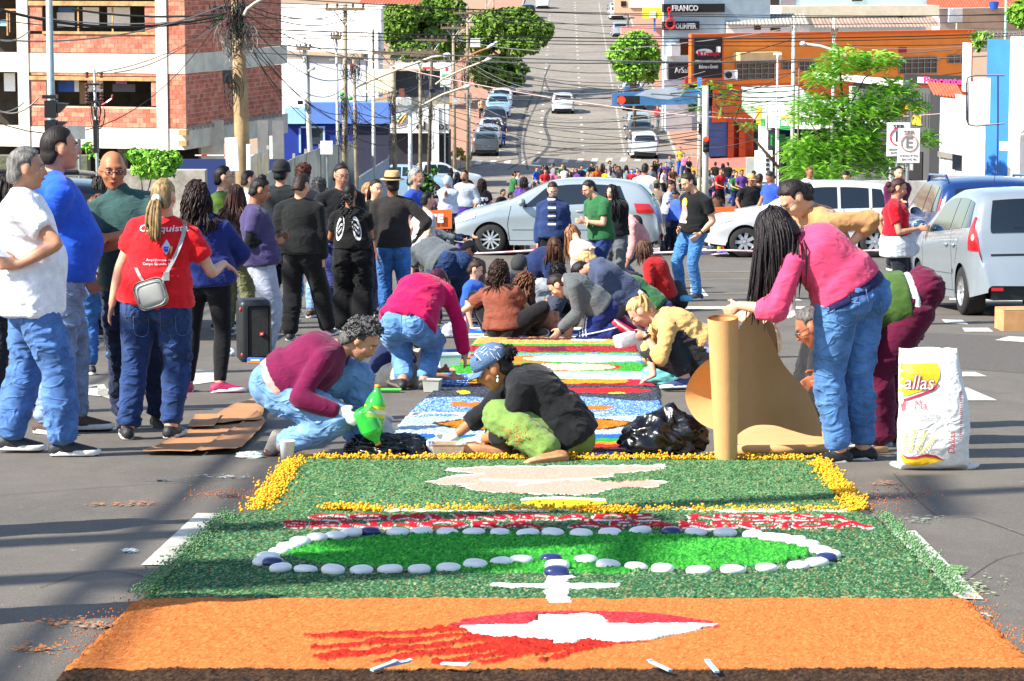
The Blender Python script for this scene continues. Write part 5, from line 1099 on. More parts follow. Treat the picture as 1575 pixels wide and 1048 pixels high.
def text_mask(rows):
 0
 out=[]
 for txt,x0,x1,y0,y1 in rows:
  me=text_me(txt,1,0,.03,res=3);co=get_co(me);me.calc_loop_triangles();mn,mx=co.min(0),co.max(0)
  P2=np.stack([(co[:,0]-mn[0])/(mx[0]-mn[0])*(x1-x0)+x0,y1-(co[:,1]-mn[1])/(mx[1]-mn[1])*(y1-y0)],1)
  W_,H_=int((x1-x0)*1.5),int((y1-y0)*6);img=np.zeros((H_+8,W_+8),bool);Q=np.stack([(P2[:,0]-x0)*1.5+4,(P2[:,1]-y0)*6+4],1)
  for tr in me.loop_triangles:
   a,b,c=Q[tr.vertices[0]],Q[tr.vertices[1]],Q[tr.vertices[2]];lo=np.floor(np.minimum(np.minimum(a,b),c)).astype(int);hi=np.ceil(np.maximum(np.maximum(a,b),c)).astype(int)
   yy,xx=np.mgrid[lo[1]:hi[1]+1,lo[0]:hi[0]+1];d=(b[0]-a[0])*(c[1]-a[1])-(b[1]-a[1])*(c[0]-a[0])
   if abs(d)<1e-9:continue
   u=((xx-a[0])*(c[1]-a[1])-(yy-a[1])*(c[0]-a[0]))/d;v=((b[0]-a[0])*(yy-a[1])-(b[1]-a[1])*(xx-a[0]))/d;m_=(u>=-.01)&(v>=-.01)&(u+v<=1.01)
   img[yy[m_].clip(0,img.shape[0]-1),xx[m_].clip(0,img.shape[1]-1)]=True
  big=img.copy()
  for dx in range(-2,3):
   for dy in range(-2,3):
    if dx*dx/7+dy*dy/7<=1:big|=np.roll(np.roll(img,dx,1),dy,0)
  out.append((x0,y0,img,big));bpy.data.meshes.remove(me)
 def test(px,py):
  f=np.zeros(len(px),bool);g=np.zeros(len(px),bool)
  for x0,y0,img,big in out:
   u=np.round((px-x0)*1.5+4).astype(int);v=np.round((py-y0)*6+4).astype(int);ok=(u>=0)&(v>=0)&(u<img.shape[1])&(v<img.shape[0])
   f[ok]|=img[v[ok],u[ok]];g[ok]|=big[v[ok],u[ok]]
  return f,g
 return test
TXT=text_mask([('COMUNIDADE  NOSSA',478,1308,797.5,807),('SENHORA  APARECIDA',436,1344,808.5,819.5)])
def chips(pt,base,alts,seed,th=.25,sc=105):
 0
 c=np.tile(L3(base),(len(pt),1));
 for k,(a,t_)in enumerate(alts):m=vnoise(pt*sc*(1+.3*k),seed+31*k)>t_;c[m]=L3(a)
 return c
ORC=[('#c4763a',.2),('#ac5a26',.42),('#cc8448',.52)]
GRC=[('#648a54',.28),('#2c5634',.18),('#8fa67c',.6),('#1b3a24',.42),('#b0764a',.78),('#3f8f70',.75)]
def main_fn(px,py,pt):
 n_=len(px);col=chips(pt,'#b96d36',ORC,1);hgt=np.full(n_,.012);ro=np.full(n_,.006)
 def S_(m,c,h=None,r=None):
  col[m]=c[m]if isinstance(c,np.ndarray)and c.ndim==2 else(L3(c)if isinstance(c,str)else c)
  if h is not None:hgt[m]=h
  if r is not None:ro[m]=r
 dark=chips(pt,'#3f6642',GRC,40);lite=chips(pt,'#56824e',GRC,60)
 S_(py>1036,chips(pt,'#3a2a1f',[('#4e3a2a',.2),('#241a14',.4)],5),.008,.012)
 S_(py<927,dark,.010,.011);S_(py<796,lite,.010,.011)
 red=chips(pt,'#b5281c',[('#9a1d14',.3),('#c73a26',.4)],8)
 for a_,b_,c_,w_ in(((478,989),(600,983),(700,977),8),((482,1004),(620,994),(740,984),9),((495,1020),(640,1004),(790,988),10),((578,1025),(700,1010),(840,992),9),((672,1028),(760,1013),(880,995),9),((742,1027),(820,1012),(920,996),9),((826,1026),(870,1014),(945,997),8)):
  S_(ppath(px,py,[a_,b_,c_],w_*(1.35+.7*vnoise(pt*5,61))),red,.016,.014)
 hrt=(((px-895)/205)**2+((py-973)/25)**2<1)&~(((px-1100)/150)**2+((py-1003)/22)**2<1)
 S_(hrt&(py<974),chips(pt,'#b8303a',[('#c8484a',.3),('#a0242c',.4)],9),.014,.006)
 S_(inpoly(px,py,[(800,990),(960,992),(1000,996),(900,1003),(840,1003)]),red)
 bird=[(697,970),(760,968),(812,968),(826,962),(820,957),(838,952),(868,954),(900,951),(925,955),(932,962),(920,967),(980,968),(1096,967),(1070,976),(1010,988),(950,995),(895,992),(880,999),(848,998),(850,990),(790,990),(730,982)]
 ol=np.zeros(n_,bool)
 for dx,dy in((4,0),(-4,0),(0,1.4),(0,-1.4)):ol|=inpoly(px+dx,py+dy,bird)
 S_(ol,'#3a2c22',.006,.01);S_(inpoly(px,py,bird),'#e6e3de',.016,.004)
 S_(((abs(px-857)<17)&(py>888)&(py<934))|((abs(px-856)<99)&(abs(py-907.5)<3.5-abs(px-856)*.012)),'#e8e5df',.014,.002)
 S_(((px-842)/402)**2+((py-857)/31)**2<1,chips(pt,'#2f9130',[('#46ab3a',.2),('#1f7426',.4),('#5cbf48',.6)],12),.016,.018)
 f,g=TXT(px,py);S_(g,'#dcd4cf',.014,.006);S_(f,chips(pt,'#b81f2a',[('#98141f',.35)],13),.018,.006)
 S_((abs(py-(790+(px-935)*.0005))<2.2)&(px>545)&(px<1325)&(vnoise(pt*9,77)>-.45),'#e3dfd2',.010,.004)
 S_((((px-870)/62)**2+((py-779)/8)**2<1),'#e2c02a',.010,.004);S_(ppath(px,py,[(800,773),(860,770),(930,774)],5),'#e6e2da',.012,.003)
 fig=[(655,745),(700,738),(745,733),(688,727),(760,722),(1024,721),(1008,727),(940,733),(930,738),(1024,746),(1000,752),(925,757),(900,765),(812,764),(735,759),(706,752),(740,748),(672,749)]
 ol=np.zeros(n_,bool)
 for dx,dy in((6,0),(-6,0),(0,1.3),(0,-1.3)):ol|=inpoly(px+dx,py+dy,fig)
 S_(ol,'#e8e2dc',.010,.003);S_(inpoly(px,py,fig),chips(pt,'#cf9c88',[('#d8a896',.3)],14),.009,.004)
 S_(ppath(px,py,[(740,742),(800,744),(900,741),(935,737)],4)|ppath(px,py,[(800,752),(820,747),(845,745)],3.),'#e8e2dc',.012,.003)
 S_(inpoly(px,py,[(905,741),(960,738),(1000,743),(950,747),(918,745)]),lite,.012,.014)
 return col,hgt,ro
carpet('sawdust_carpet','nearest coloured sawdust carpet with rosary, heart and words on the asphalt','sawdust carpet',709,1075,[(709,452),(794,388),(796,350),(925,218),(927,208),(1075,55)],[(709,1248),(794,1322),(800,1352),(924,1478),(926,1490),(1075,1640)],580,540,main_fn,1)
def mid_fn(px,py,pt):
 n_=len(px);col=chips(pt,'#5a86c8',[('#8fb4e0',.2),('#2d5fb0',.25),('#d8e0e8',.6)],4);hgt=np.full(n_,.010);ro=np.full(n_,.012)
 def S_(m,c):col[m]=c[m]if isinstance(c,np.ndarray)and c.ndim==2 else L3(c)
 ch=chips(pt,'#3b414a',[('#565c66',.3),('#23272e',.4)],6);S_(py<617+3*np.sin(px/30),ch)
 S_(((px-930)/70)**2+((py-604)/4)**2<1,'#c02a2e');S_(((px-712)/9)**2+((py-607)/3)**2<1,'#dcc828');S_(((px-950)/14)**2+((py-608)/1.6)**2<1,'#dcc828')
 S_((px>696)&(px<745)&(abs(py-626)<3.5),'#c8702e');S_((px>890)&(px<945)&(abs(py-631)<2.4+np.sin(px/9)),'#c8702e')
 S_((abs(py-641.5)<3)&(vnoise(pt*4,3)>-.2),'#d8c4b4')
 S_((py>645)&(py<672),chips(pt,'#9fb6c8',[('#d0dae2',.2),('#6f94c0',.35)],9))
 el=((px-822)/146)**2+((py-656)/10.5)**2;S_(el<1.12,'#4a3218');S_(el<.96,chips(pt,'#c0781e',[('#a8641a',.3)],11))
 S_((py>672)&(py<678),'#2f63b8');S_((py>=678)&(py<684),'#3a9a34');S_((py>=684)&(py<688),'#d88a28');S_((py>=688)&(py<692),'#c42f26');S_((py>=692)&(py<701),chips(pt,'#5a3428',[('#3a2a26',.2)],13));S_(py>=701,chips(pt,'#3a67c0',[('#d8dde4',.1)],15))
 return col,hgt,ro
carpet('sawdust_carpet','blue sawdust carpet with orange eyes in front of the woman in black','sawdust carpet',596,706,[(596,672),(617,650),(640,626),(670,600),(706,566)],[(596,1016),(706,1022)],300,380,mid_fn,2)
def far_fn(px,py,pt):
 n_=len(px);col=chips(pt,'#d99a4e',[('#e4b878',.3),('#c9782c',.4)],4);hgt=np.full(n_,.012);ro=np.full(n_,.012)
 def S_(m,c):col[m]=c[m]if isinstance(c,np.ndarray)and c.ndim==2 else L3(c)
 gn=chips(pt,'#3f9a34',[('#57b53e',.3),('#2a7a2c',.4)],5)
 S_((abs(py-524)<1.6)&(px>780)&(px<925),'#54282a');S_((abs(py-526)<1.2)&(px>880)&(px<930),'#b8c2cc')
 S_((py>532)&(py<535),gn);S_((py>535)&(py<545),chips(pt,'#a82a30',[('#5a2430',.15),('#c8464a',.5)],7));S_((py>537)&(py<543)&(px>828)&(px<870),'#5e2a3a');S_((py>545)&(py<547),gn);S_((py>=547)&(py<553),chips(pt,'#5a8ac8',[('#a8c0dc',.3)],8))
 S_((py>=553)&(py<563),chips(pt,'#5a8ac8',[('#88a8d0',.3)],10));S_((py>=550)&(py<562)&(px<860),'#cf7a2e');S_(((px-900)/95)**2+((py-555)/5.5)**2<1,chips(pt,'#e8dfd4',[('#e8c8a4',.4)],11))
 S_((py>=561)&(py<575),gn);e=((px-868)/88)**2+((py-568)/6)**2;S_(e<1,'#b8342e');S_(e<.8,chips(pt,'#e4c094',[('#e8e0d4',.2),('#d89a5a',.4)],13));S_((e<.25)&(py>569),'#e6e2da')
 S_((py>=575)&(py<587),chips(pt,'#8fc4b0',[('#b8dccc',.3)],14));S_((abs(py-582-2*np.sin(px/24))<2)&(px>830)&(px<990),'#e6e6e0')
 S_((py>=587)&(py<594),chips(pt,'#d9942a',[('#c07c1e',.35)],15));S_(py>=593.5,'#8a2430');S_((py>=588)&(px>965),'#c8283a')
 S_((px<720)&(py>578),chips(pt,'#2f68b0',[('#d8dde0',.4)],17));S_((px<730)&(py>562)&(py<578),gn)
 return col,hgt,ro
carpet('sawdust_carpet','brightly striped sawdust carpet in front of the kneeling grey sweatshirt','sawdust carpet',521,595,[(521,735),(560,700),(595,652)],[(521,972),(595,1008)],260,420,far_fn,3)
def cloth_fn(px,py,pt):
 col=np.tile(L3('#e0e2e2'),(len(px),1));col[abs(py-513-2*np.sin(px/40))<2.6]=L3('#2f62b8');return col,np.full(len(px),.006),np.full(len(px),.003)
carpet('printed_cloth','white and blue painted strip where the kneeling group works','cloth',505,520,[(505,690),(520,690)],[(505,960),(520,975)],120,80,cloth_fn,4)
def back_fn(px,py,pt):
 col=chips(pt,'#c8c0b8',[('#c83a4a',.2),('#3a5ab0',.3),('#d88a3a',.4)],4,sc=4);return col,np.full(len(px),.01),np.full(len(px),.01)
carpet('sawdust_carpet','narrow coloured carpet seen under the parked cars','sawdust carpet',383,392,[(383,690),(392,690)],[(383,1420),(392,1420)],300,40,back_fn,5)
# yellow petals round the green field: small balls of petals, hundreds of them in one mass
def petals(name,label,paths,n,w_,sz,seed,col='#e6ab10',col2='#f0c22a'):
 r_=np.random.RandomState(seed);V=[];F=[];mi=[];base=np.array([(1,0,0),(-1,0,0),(0,1,0),(0,-1,0),(0,0,1),(0,0,-1.)]);fc=[(0,2,4),(2,1,4),(1,3,4),(3,0,4),(2,0,5),(1,2,5),(3,1,5),(0,3,5)]
 for k in range(n):
  pa=paths[r_.randint(len(paths))];a,b=np.array(pa[0]),np.array(pa[1]);t=r_.rand();q=a+(b-a)*t;g=G(q[0],q[1]);ww=pa[2]if len(pa)>2 else w_
  x=g.x+r_.randn()*ww*.5;y=g.y+r_.randn()*ww*.8;s_=sz*r_.uniform(.6,1.4);z=gz(y)+.02+abs(r_.randn())*.012
  R_=np.array(Matrix.Rotation(r_.rand()*6,3,Vector(r_.randn(3)).normalized()));v=(base*[1,1,.7]*s_*r_.uniform(.8,1.2,(6,1)))@R_.T+[x,y,z]
  b0=len(V);V+=list(v);F+=[tuple(i+b0 for i in f)for f in fc];mi+=[int(r_.rand()<.4)]*8
 me=mesh_from(V,F,True);me.polygons.foreach_set('material_index',mi);o=obj(name,me,[mat('petals',col,.8,.15,40),mat('petals',col2,.8,.1,40)]);o['kind']='stuff';o['label']=label;return o
petals('petal_border','thick border of yellow petals round the green field',[((455,712),(395,790),.07),((452,714),(405,782),.05),((1256,713),(1318,792),.06),((1262,716),(1322,788),.05)],3600,.1,.008,3)
petals('petal_border','thin line of yellow petals along the far edge of the green field',[((450,710),(1255,711),.03)],1700,.03,.0085,4)
petals('petal_border','broken line of yellow petals above the words',[((500,788),(590,792),.03),((590,788),(950,792),.03),((880,791),(1320,790),.035),((900,793),(980,795),.03)],1100,.03,.0085,5)
petals('petal_scatter','orange crumbs scattered along the carpet edge',[((205,930),(100,1035),.12),((1490,930),(1575,1010),.08),((440,775),(300,765),.2),((1330,790),(1400,760),.2)],800,.1,.004,6,'#c4641e','#b5561c')
petals('green_scatter','green leaf chips scattered along the carpet edge',[((350,797),(215,925),.05),((1358,800),(1480,922),.045)],2200,.05,.0055,7,'#5f8a56','#3a5f3a')
# rosary beads: rounded white stones, a few dark blue ones
def bead_me():
 q=MB();q.ball((0,0,.016),(.052,.044,.026),18,10);me=q.me(True);co=get_co(me);r_=np.sign(co-[0,0,.016])*np.abs((co-[0,0,.016])/[.052,.044,.026])**.8*[.052,.044,.026];set_co(me,r_+[0,0,.016]);return me
BM_=bead_me();WB=mat('white_ceramic','#dededa',.28,.04,10);BB=mat('blue_ceramic','#26305e',.22,.08,10)
bl=[]
for i in range(17):bl.append((450+i*43.2+(6 if i>8 else 0),887.5-3*sin(i*.9)-(8 if 8<=i<=10 else 0)+(0 if 3<i<13 else-1)))
bl=[(432,884),(470,886),(512,888),(556,887.5),(600,887),(645,886),(690,884),(731,879.5),(771,876),(802,872),(901,872),(935,879.5),(978,883.5),(1019,885.5),(1075,888),(1127,887),(1179,884),(1228,881),(1256,876),(408,874),(413,865),(430,857.5),(444,850),(462,843.5),(488,836),(516,833.5),(540,829.5),(612,829),(648,828),(688,828),(729,828.5),(770,829),(812,830),(850,830),(894,831),(938,828.5),(985,827),(1070,828),(1115,829.5),(1158,832),(1184,836),(1203,838),(1225,842),(1244,848),(1262,856),(1275,863)]
for x,y in bl:
 g=G(x,y);o=obj('rosary_bead',BM_,None);o.location=g+Vector((0,0,.014));o.rotation_euler=(random.uniform(-.1,.1),random.uniform(-.1,.1),random.uniform(-.5,.5));o.scale=(random.uniform(.86,1.0),random.uniform(.8,.95),random.uniform(.68,.88))
 if not BM_.materials:BM_.materials.append(WB)
 tagt(o,'white rounded bead in the big rosary ring lying on the green carpet','bead','white rosary beads')
BM2=BM_.copy();BM2.materials.clear();BM2.materials.append(BB)
for(x,y),lab in zip([(420,876),(570,828),(1033,828),(1271,869),(848,870)],('dark blue bead at the left end of the rosary ring','dark blue bead in the far row under the first word','dark blue bead in the far row near the last word','dark blue bead at the right end of the rosary ring','dark blue bead where the cross hangs from the ring')):
 o=obj('rosary_bead',BM2,None);o.location=G(x,y)+Vector((0,0,.016));o.scale=(.85,.85,.8);tagt(o,lab,'bead')
for(x,y,m_,lab)in((857,882,BM_,'white bead stacked directly above the cross'),(856,891,BM2,'dark blue bead touching the top of the cross')):
 o=obj('rosary_bead',m_,None);o.location=G(x,y)+Vector((0,0,.016));o.scale=(.95,.95,.9);tagt(o,lab,'bead')
for i,(x,y,a,lab)in enumerate(((590,1043,.2,'pale blue strip leftmost on the dark soil edge'),(607,1040,.4,'pale blue strip second from left on the dark soil'),(700,1040,.9,'pale blue strip lying slanted at the middle soil edge'),(1015,1043,-.5,'pale blue strip right of the middle on the soil'),(1095,1044,-.3,'pale blue strip rightmost on the soil'))):
 g=G(x,y);q=MB();q.box((0,0,.004),(.10,.016,.006));q.box((.05,0,.007),(.012,.018,.004));o=q.build('paper_strip',mat('pale_blue_paper','#9db7cc',.6,.1));o.location=g+Vector((0,0,.034));o.rotation_euler=(.1,-.1,1.2-a*2);tagt(o,lab,'paper strip')
# ====== people
def nrm_(v):v=Vector(v);return v.normalized()if v.length>1e-9 else Vector((0,0,1))
def ik(a,c,l1,l2,hint):
 d=c-a;L=d.length
 if L>=(l1+l2)*.995:
  c=a+d.normalized()*(l1+l2)*.995;d=c-a;L=d.length
 if L<abs(l1-l2)+.02:L=abs(l1-l2)+.02
 x=(l1*l1-l2*l2+L*L)/(2*L);hgt=sqrt(max(l1*l1-x*x,0));u=d.normalized();hv=hint-u*hint.dot(u)
 hv=nrm_(hv);return a+u*x+hv*hgt,c
def spline(P_,m):
 P_=[np.array(p,float)for p in P_];out=[]
 for i in range(len(P_)-1):
  a=P_[max(i-1,0)];b=P_[i];c=P_[i+1];d=P_[min(i+2,len(P_)-1)]
  for k in range(m):
   t=k/m;out.append(.5*((2*b)+(c-a)*t+(2*a-5*b+4*c-d)*t*t+(3*b-a-3*c+d)*t**3))
 out.append(P_[-1]);return np.array(out)
class Geo:
 def __init__(s):s.V=[];s.F=[]
 def loft(s,pts,rx,ry,right,n=14,m=3,cap=.6):
  0
  K=len(pts);R_=[right]*K if isinstance(right,Vector)else right
  D=np.concatenate([np.array([list(p)for p in pts]),np.array(rx,float)[:,None],np.array(ry,float)[:,None],np.array([list(r)for r in R_])],1)
  D=spline(D,m)if m>1 else D;pts=D[:,:3];N_=len(pts);tang=np.gradient(pts,axis=0);rings=[]
  def ring(c,t,r,a,b):
   t=t/np.linalg.norm(t);r=r-t*r.dot(t);r=r/(np.linalg.norm(r)+1e-9);o=np.cross(t,r);th=np.linspace(0,2*pi,n,endpoint=False)[:,None]
   return c+r*np.cos(th)*a+o*np.sin(th)*b
  t0=tang[0]/np.linalg.norm(tang[0]);t1=tang[-1]/np.linalg.norm(tang[-1]);r0=min(D[0,3],D[0,4])*cap;r1=min(D[-1,3],D[-1,4])*cap
  for a in(.15,.5,.85):e=sin(a*pi/2);rings.append(ring(pts[0]-t0*r0*cos(a*pi/2),tang[0],D[0,5:8],D[0,3]*e,D[0,4]*e))
  for i in range(N_):rings.append(ring(pts[i],tang[i],D[i,5:8],D[i,3],D[i,4]))
  for a in(.85,.5,.15):e=sin(a*pi/2);rings.append(ring(pts[-1]+t1*r1*cos(a*pi/2),tang[-1],D[-1,5:8],D[-1,3]*e,D[-1,4]*e))
  b0=len(s.V);s.V+=[tuple(v)for r in rings for v in r];m_=len(rings)
  s.F+=[(b0+i*n+k,b0+i*n+(k+1)%n,b0+(i+1)*n+(k+1)%n,b0+(i+1)*n+k)for i in range(m_-1)for k in range(n)]
  s.F+=[tuple(b0+k for k in range(n))[::-1],tuple(b0+(m_-1)*n+k for k in range(n))]
  return s
 def ell(s,c,r,B,n=14,m=9):
  q=MB();q.ball(c,r,n,m,R=B);b0=len(s.V);s.V+=q.V;s.F+=[tuple(i+b0 for i in f)for f in q.F];return s
def basis(r,f,u):return Matrix((r,f,u)).transposed()
class Human:
 def __init__(s,k):
  s.k=k;g=k.get
  s.lod=g('lod',1);s.sex=g('sex','m');px=k['px']
  if 'foot' in k:s.Y=G(px,k['foot']).y
  elif 'Y' in k:s.Y=k['Y']
  else:s.Y=FL/k['s']
  s.base=Vector(((px-CX)*s.Y/FL,s.Y,gz(s.Y)));s.base.x=P(px,500,s.Y).x
  if 'top' in k and g('h')is None:s.h=P(px,k['top'],s.Y).z-s.base.z-g('hair_h',.015)
  else:s.h=g('h',1.68)
  K=s.K=s.h/1.72;yaw=radians(g('yaw',0));s.f=Vector((sin(yaw),-cos(yaw),0));s.u=Vector((0,0,1));s.r=s.f.cross(s.u)
  b=s.b=g('b',1.0);fem=s.sex=='f'
  pt=s.pt
  s.pel=pt(g('pel',('l',0,0,.95 if not g('ph')else g('ph'))))
  lean=radians(g('lean',4));s.nek=pt(g('nek'))if g('nek')else s.pel+(s.u*cos(lean)+s.f*sin(lean))*.515*K
  s.td=nrm_(s.nek-s.pel)
  sy=radians(g('sy',0));s.sr=(s.r*cos(sy)+s.f*sin(sy));s.sr=nrm_(s.sr-s.td*s.sr.dot(s.td)*.9)
  s.chf=nrm_(s.td.cross(s.sr))*1.0
  if s.chf.dot(s.f)<0 and s.chf.z>-.2:s.chf=-s.chf
  hy=radians(g('hyaw',g('yaw',0)));hp=radians(g('hp',5));hf=Vector((sin(hy),-cos(hy),0));s.hf=nrm_(hf*cos(hp)-s.u*sin(hp));s.hr=nrm_(hf.cross(s.u));s.hu=nrm_(s.hr.cross(s.hf))
  rl=radians(g('hroll',0));s.hu,s.hr=s.hu*cos(rl)+s.hr*sin(rl),s.hr*cos(rl)-s.hu*sin(rl)
  s.hk=K*g('hs',1.0)*(.97 if fem else 1.0)
  s.hc=pt(g('head'))if g('head')else s.nek+(nrm_(s.td*.5+s.u*.5)*.165+s.hf*.03)*K
  sw=(.165 if fem else .185)*K*(.6+.4*b);hw_=(.095 if fem else .09)*K*b;s.hw_=hw_
  sc=s.nek-s.td*.075*K;s.shR=sc+s.sr*sw;s.shL=sc-s.sr*sw;s.hpR=s.pel+s.r*hw_-s.u*.03*K;s.hpL=s.pel-s.r*hw_-s.u*.03*K
  ua,fa,th,sh=.285*K,.25*K,.43*K,.425*K
  def hv(key,dflt):v=g(key,dflt);return s.r*v[0]+s.f*v[1]+s.u*v[2]
  s.wR=pt(g('wR',None))if g('wR')else s.shR+s.r*.06-s.u*.52*K+s.f*.06
  s.wL=pt(g('wL',None))if g('wL')else s.shL-s.r*.06-s.u*.52*K+s.f*.06
  s.elR,s.wR=ik(s.shR,s.wR,ua,fa,hv('eR',(.35,-.8,-.2)));s.elL,s.wL=ik(s.shL,s.wL,ua,fa,hv('eL',(-.35,-.8,-.2)))
  s.aR=pt(g('aR',('l',.11,-.02,.085)));s.aL=pt(g('aL',('l',-.11,.05,.085)))
  s.knR,s.aR=ik(s.hpR,s.aR,th,sh,hv('kR',(.12,1,.1)));s.knL,s.aL=ik(s.hpL,s.aL,th,sh,hv('kL',(-.12,1,.1)))
  if g('lift',1):
   lo=min(s.aR.z,s.aL.z)
  s.ffR=s.footdir('fR',s.aR,s.knR);s.ffL=s.footdir('fL',s.aL,s.knL)
 def footdir(s,key,a,kn):
  v=s.k.get(key)
  if v is None:d=s.f+(s.r if key=='fR' else-s.r)*.15;return nrm_(d)
  if isinstance(v,(int,float)):y=radians(v);return Vector((sin(y),-cos(y),0))
  return nrm_(s.r*v[0]+s.f*v[1]+s.u*v[2])
 def pt(s,v):
  if v is None:return None
  if v[1]is None:
   q=P(v[0],500,s.Y+(v[2]if len(v)>2 else 0));q.z=s.base.z+.95*s.K;return q
  if v[0]=='l':return s.base+(s.r*v[1]+s.f*v[2]+s.u*v[3])*(s.K if hasattr(s,'K')else 1)
  return P(v[0],v[1],s.Y+(v[2]if len(v)>2 else 0))
 def torso(s,G_,infl=0.,t0=-.12,t1=1.,loose=0.,shirt=False):
  K=s.K;b=s.b;fem=s.sex=='f';belly=s.k.get('belly',0);L=(s.nek-s.pel).length
  pu=nrm_(s.u*s.k.get('pu',.5)+s.td*.6);c1=s.pel+pu*L*.45
  def cen(t):
   if t<0:return s.pel+pu*t*L
   return s.pel*(1-t)**2+c1*2*t*(1-t)+s.nek*t*t
  TT=[-.12,.02,.22,.42,.62,.80,.93,1.0]
  RX=[.135,.170,.150,.138,.160,.172,.135,.070]if not fem else[.145,.178,.150,.128,.145,.152,.115,.060]
  RY=[.095,.122,.112,.104,.122,.115,.085,.060]if not fem else[.105,.128,.110,.098,.118,.108,.078,.055]
  if shirt:RX=[RX[1]]+RX[1:];RY=[RY[1]+.006]+RY[1:]
  ts=[t for t in np.linspace(t0,t1,9)];pts=[];rx=[];ry=[];rt=[]
  for t in ts:
   bx=np.interp(t,TT,RX);by=np.interp(t,TT,RY);mid=math.exp(-((t-.3)/.28)**2)
   if loose:bx=max(bx,.155*(1 if t<.85 else .9))if t<.9 else bx;by=max(by,.118)if t<.85 else by
   bb=b if t<.8 else 1+(b-1)*.6
   lf=infl+loose*(1 if t<.75 else .45)+(.022 if shirt and t<.38 else 0)
   pts.append(cen(t)+s.chf*belly*.5*mid*K);rx.append(bx*K*bb+lf);ry.append(by*K*bb+lf+belly*.5*mid*K);rt.append(s.r.lerp(s.sr,min(1,max(0,t))))
  G_.loft(pts,rx,ry,rt,22,3,.12 if shirt else .5)
  if infl or True:
   a=s.nek-s.td*.055*K
   if t1>.9:G_.loft([s.shL,s.shL.lerp(a,.5)+s.td*.012*K,a+s.td*.015*K,s.shR.lerp(a,.5)+s.td*.012*K,s.shR],[x*K+infl for x in(.052,.060,.066,.060,.052)],[x*K+infl for x in(.052,.062,.070,.062,.052)],s.chf,12,2)
   if fem and .5<t1:
    for sd in(-1,1):G_.ell(cen(.68)+s.sr*sd*.07*K+s.chf*.085*K*b,tuple(x*K+infl for x in(.07,.055,.065)),basis(s.sr,s.chf,s.td))
  if t0<.1 and not shirt:
   for sd in(-1,1):G_.ell(s.pel+s.r*sd*.075*K*b-s.chf*.055*K*b-pu*.06*K,tuple(x*K*b+infl for x in(.092,.085,.10)),basis(s.r,s.f,s.u))
 def arm(s,G_,sd,infl=0.,e0=0.,e1=2.,loose=0.):
  a,e,w_=(s.shR,s.elR,s.wR)if sd>0 else(s.shL,s.elL,s.wL);K=s.K;b=.75+.25*s.b;fem=s.sex=='f';q=.88 if fem else 1.
  def at(t):return a.lerp(e,t)if t<=1 else e.lerp(w_,t-1)
  ts=sorted(set([t for t in(0,.3,.6,.9,1.,1.1,1.35,1.7,2.)if e0<t<e1]+[e0,e1]));R=[np.interp(t,[0,.4,1,1.25,2],[.054,.049,.039,.042,.027])*K*b*q+infl+loose*(.6 if t<1 else 1)for t in ts]
  rt=nrm_((e-a).cross(w_-e))if(e-a).normalized().cross((w_-e).normalized()).length>.05 else s.chf
  G_.loft([at(t)for t in ts],R,R,rt,12,2)
 def leg(s,G_,sd,infl=0.,e0=0.,e1=2.,loose=0.,bell=0.):
  a,e,w_=(s.hpR,s.knR,s.aR)if sd>0 else(s.hpL,s.knL,s.aL);K=s.K;b=s.b;q=1.02 if s.sex=='f' else 1.
  def at(t):return a.lerp(e,t)if t<=1 else e.lerp(w_,t-1)
  ts=sorted(set([t for t in(0,.3,.6,.88,1.,1.12,1.35,1.7,2.)if e0<t<e1]+[e0,e1]));R=[np.interp(t,[0,.35,.9,1.05,1.35,1.8,2],[.096,.088,.062,.056,.058,.042,.040])*K*b*q+infl+(loose*np.interp(t,[0,.5,1,2],[.3,.6,.8,1.2]))+bell*max(0,t-1.1)for t in ts]
  bend=(e-a).normalized().cross((w_-e).normalized());rt=nrm_(bend)if bend.length>.1 else s.r
  G_.loft([at(t)for t in ts],R,R,rt,14,2)
 def foot(s,G_,sd,infl=0.,shoe=False):
  a,d,kn=(s.aR,s.ffR,s.knR)if sd>0 else(s.aL,s.ffL,s.knL);K=s.K;up=nrm_(kn-a);up=nrm_(up-d*up.dot(d))if abs(up.dot(d))<.95 else nrm_(s.u-d*s.u.dot(d));r=d.cross(up)
  lo=a-up*.045*K
  pts=[lo-d*.055*K,lo-d*.01*K+up*.008*K,lo+d*.07*K-up*.002,lo+d*.13*K-up*.012*K,lo+d*.185*K-up*.018*K]
  G_.loft(pts,[x*K+infl for x in(.030,.036,.040,.043,.030)],[x*K+infl for x in(.034,.042,.034,.026,.018)],r,14,3,.7)
  return lo,d,up,r
 def hand(s,G_,sd,infl=0.,fine=True):
  w_,e=(s.wR,s.elR)if sd>0 else(s.wL,s.elL);K=s.K*(.92 if s.sex=='f' else 1.);hd=s.k.get('hdR' if sd>0 else 'hdL');fd=nrm_(w_-e)
  d=fd if hd is None else nrm_(s.r*hd[0]+s.f*hd[1]+s.u*hd[2])
  pn=s.k.get('pnR' if sd>0 else 'pnL');pn=(s.r*pn[0]+s.f*pn[1]+s.u*pn[2])if pn else(-s.r*sd*.8+s.f*.1)
  pn=nrm_(pn-d*pn.dot(d));ac=d.cross(pn);thumb=ac if ac.dot(s.f)>0 else-ac
  if abs(ac.dot(s.f))<.2:thumb=ac if ac.dot(s.u)>0 else-ac
  G_.loft([w_-d*.01,w_+d*.035*K,w_+d*.085*K],[x*K+infl for x in(.024,.036,.040)],[x*K+infl for x in(.019,.016,.013)],thumb,12,2)
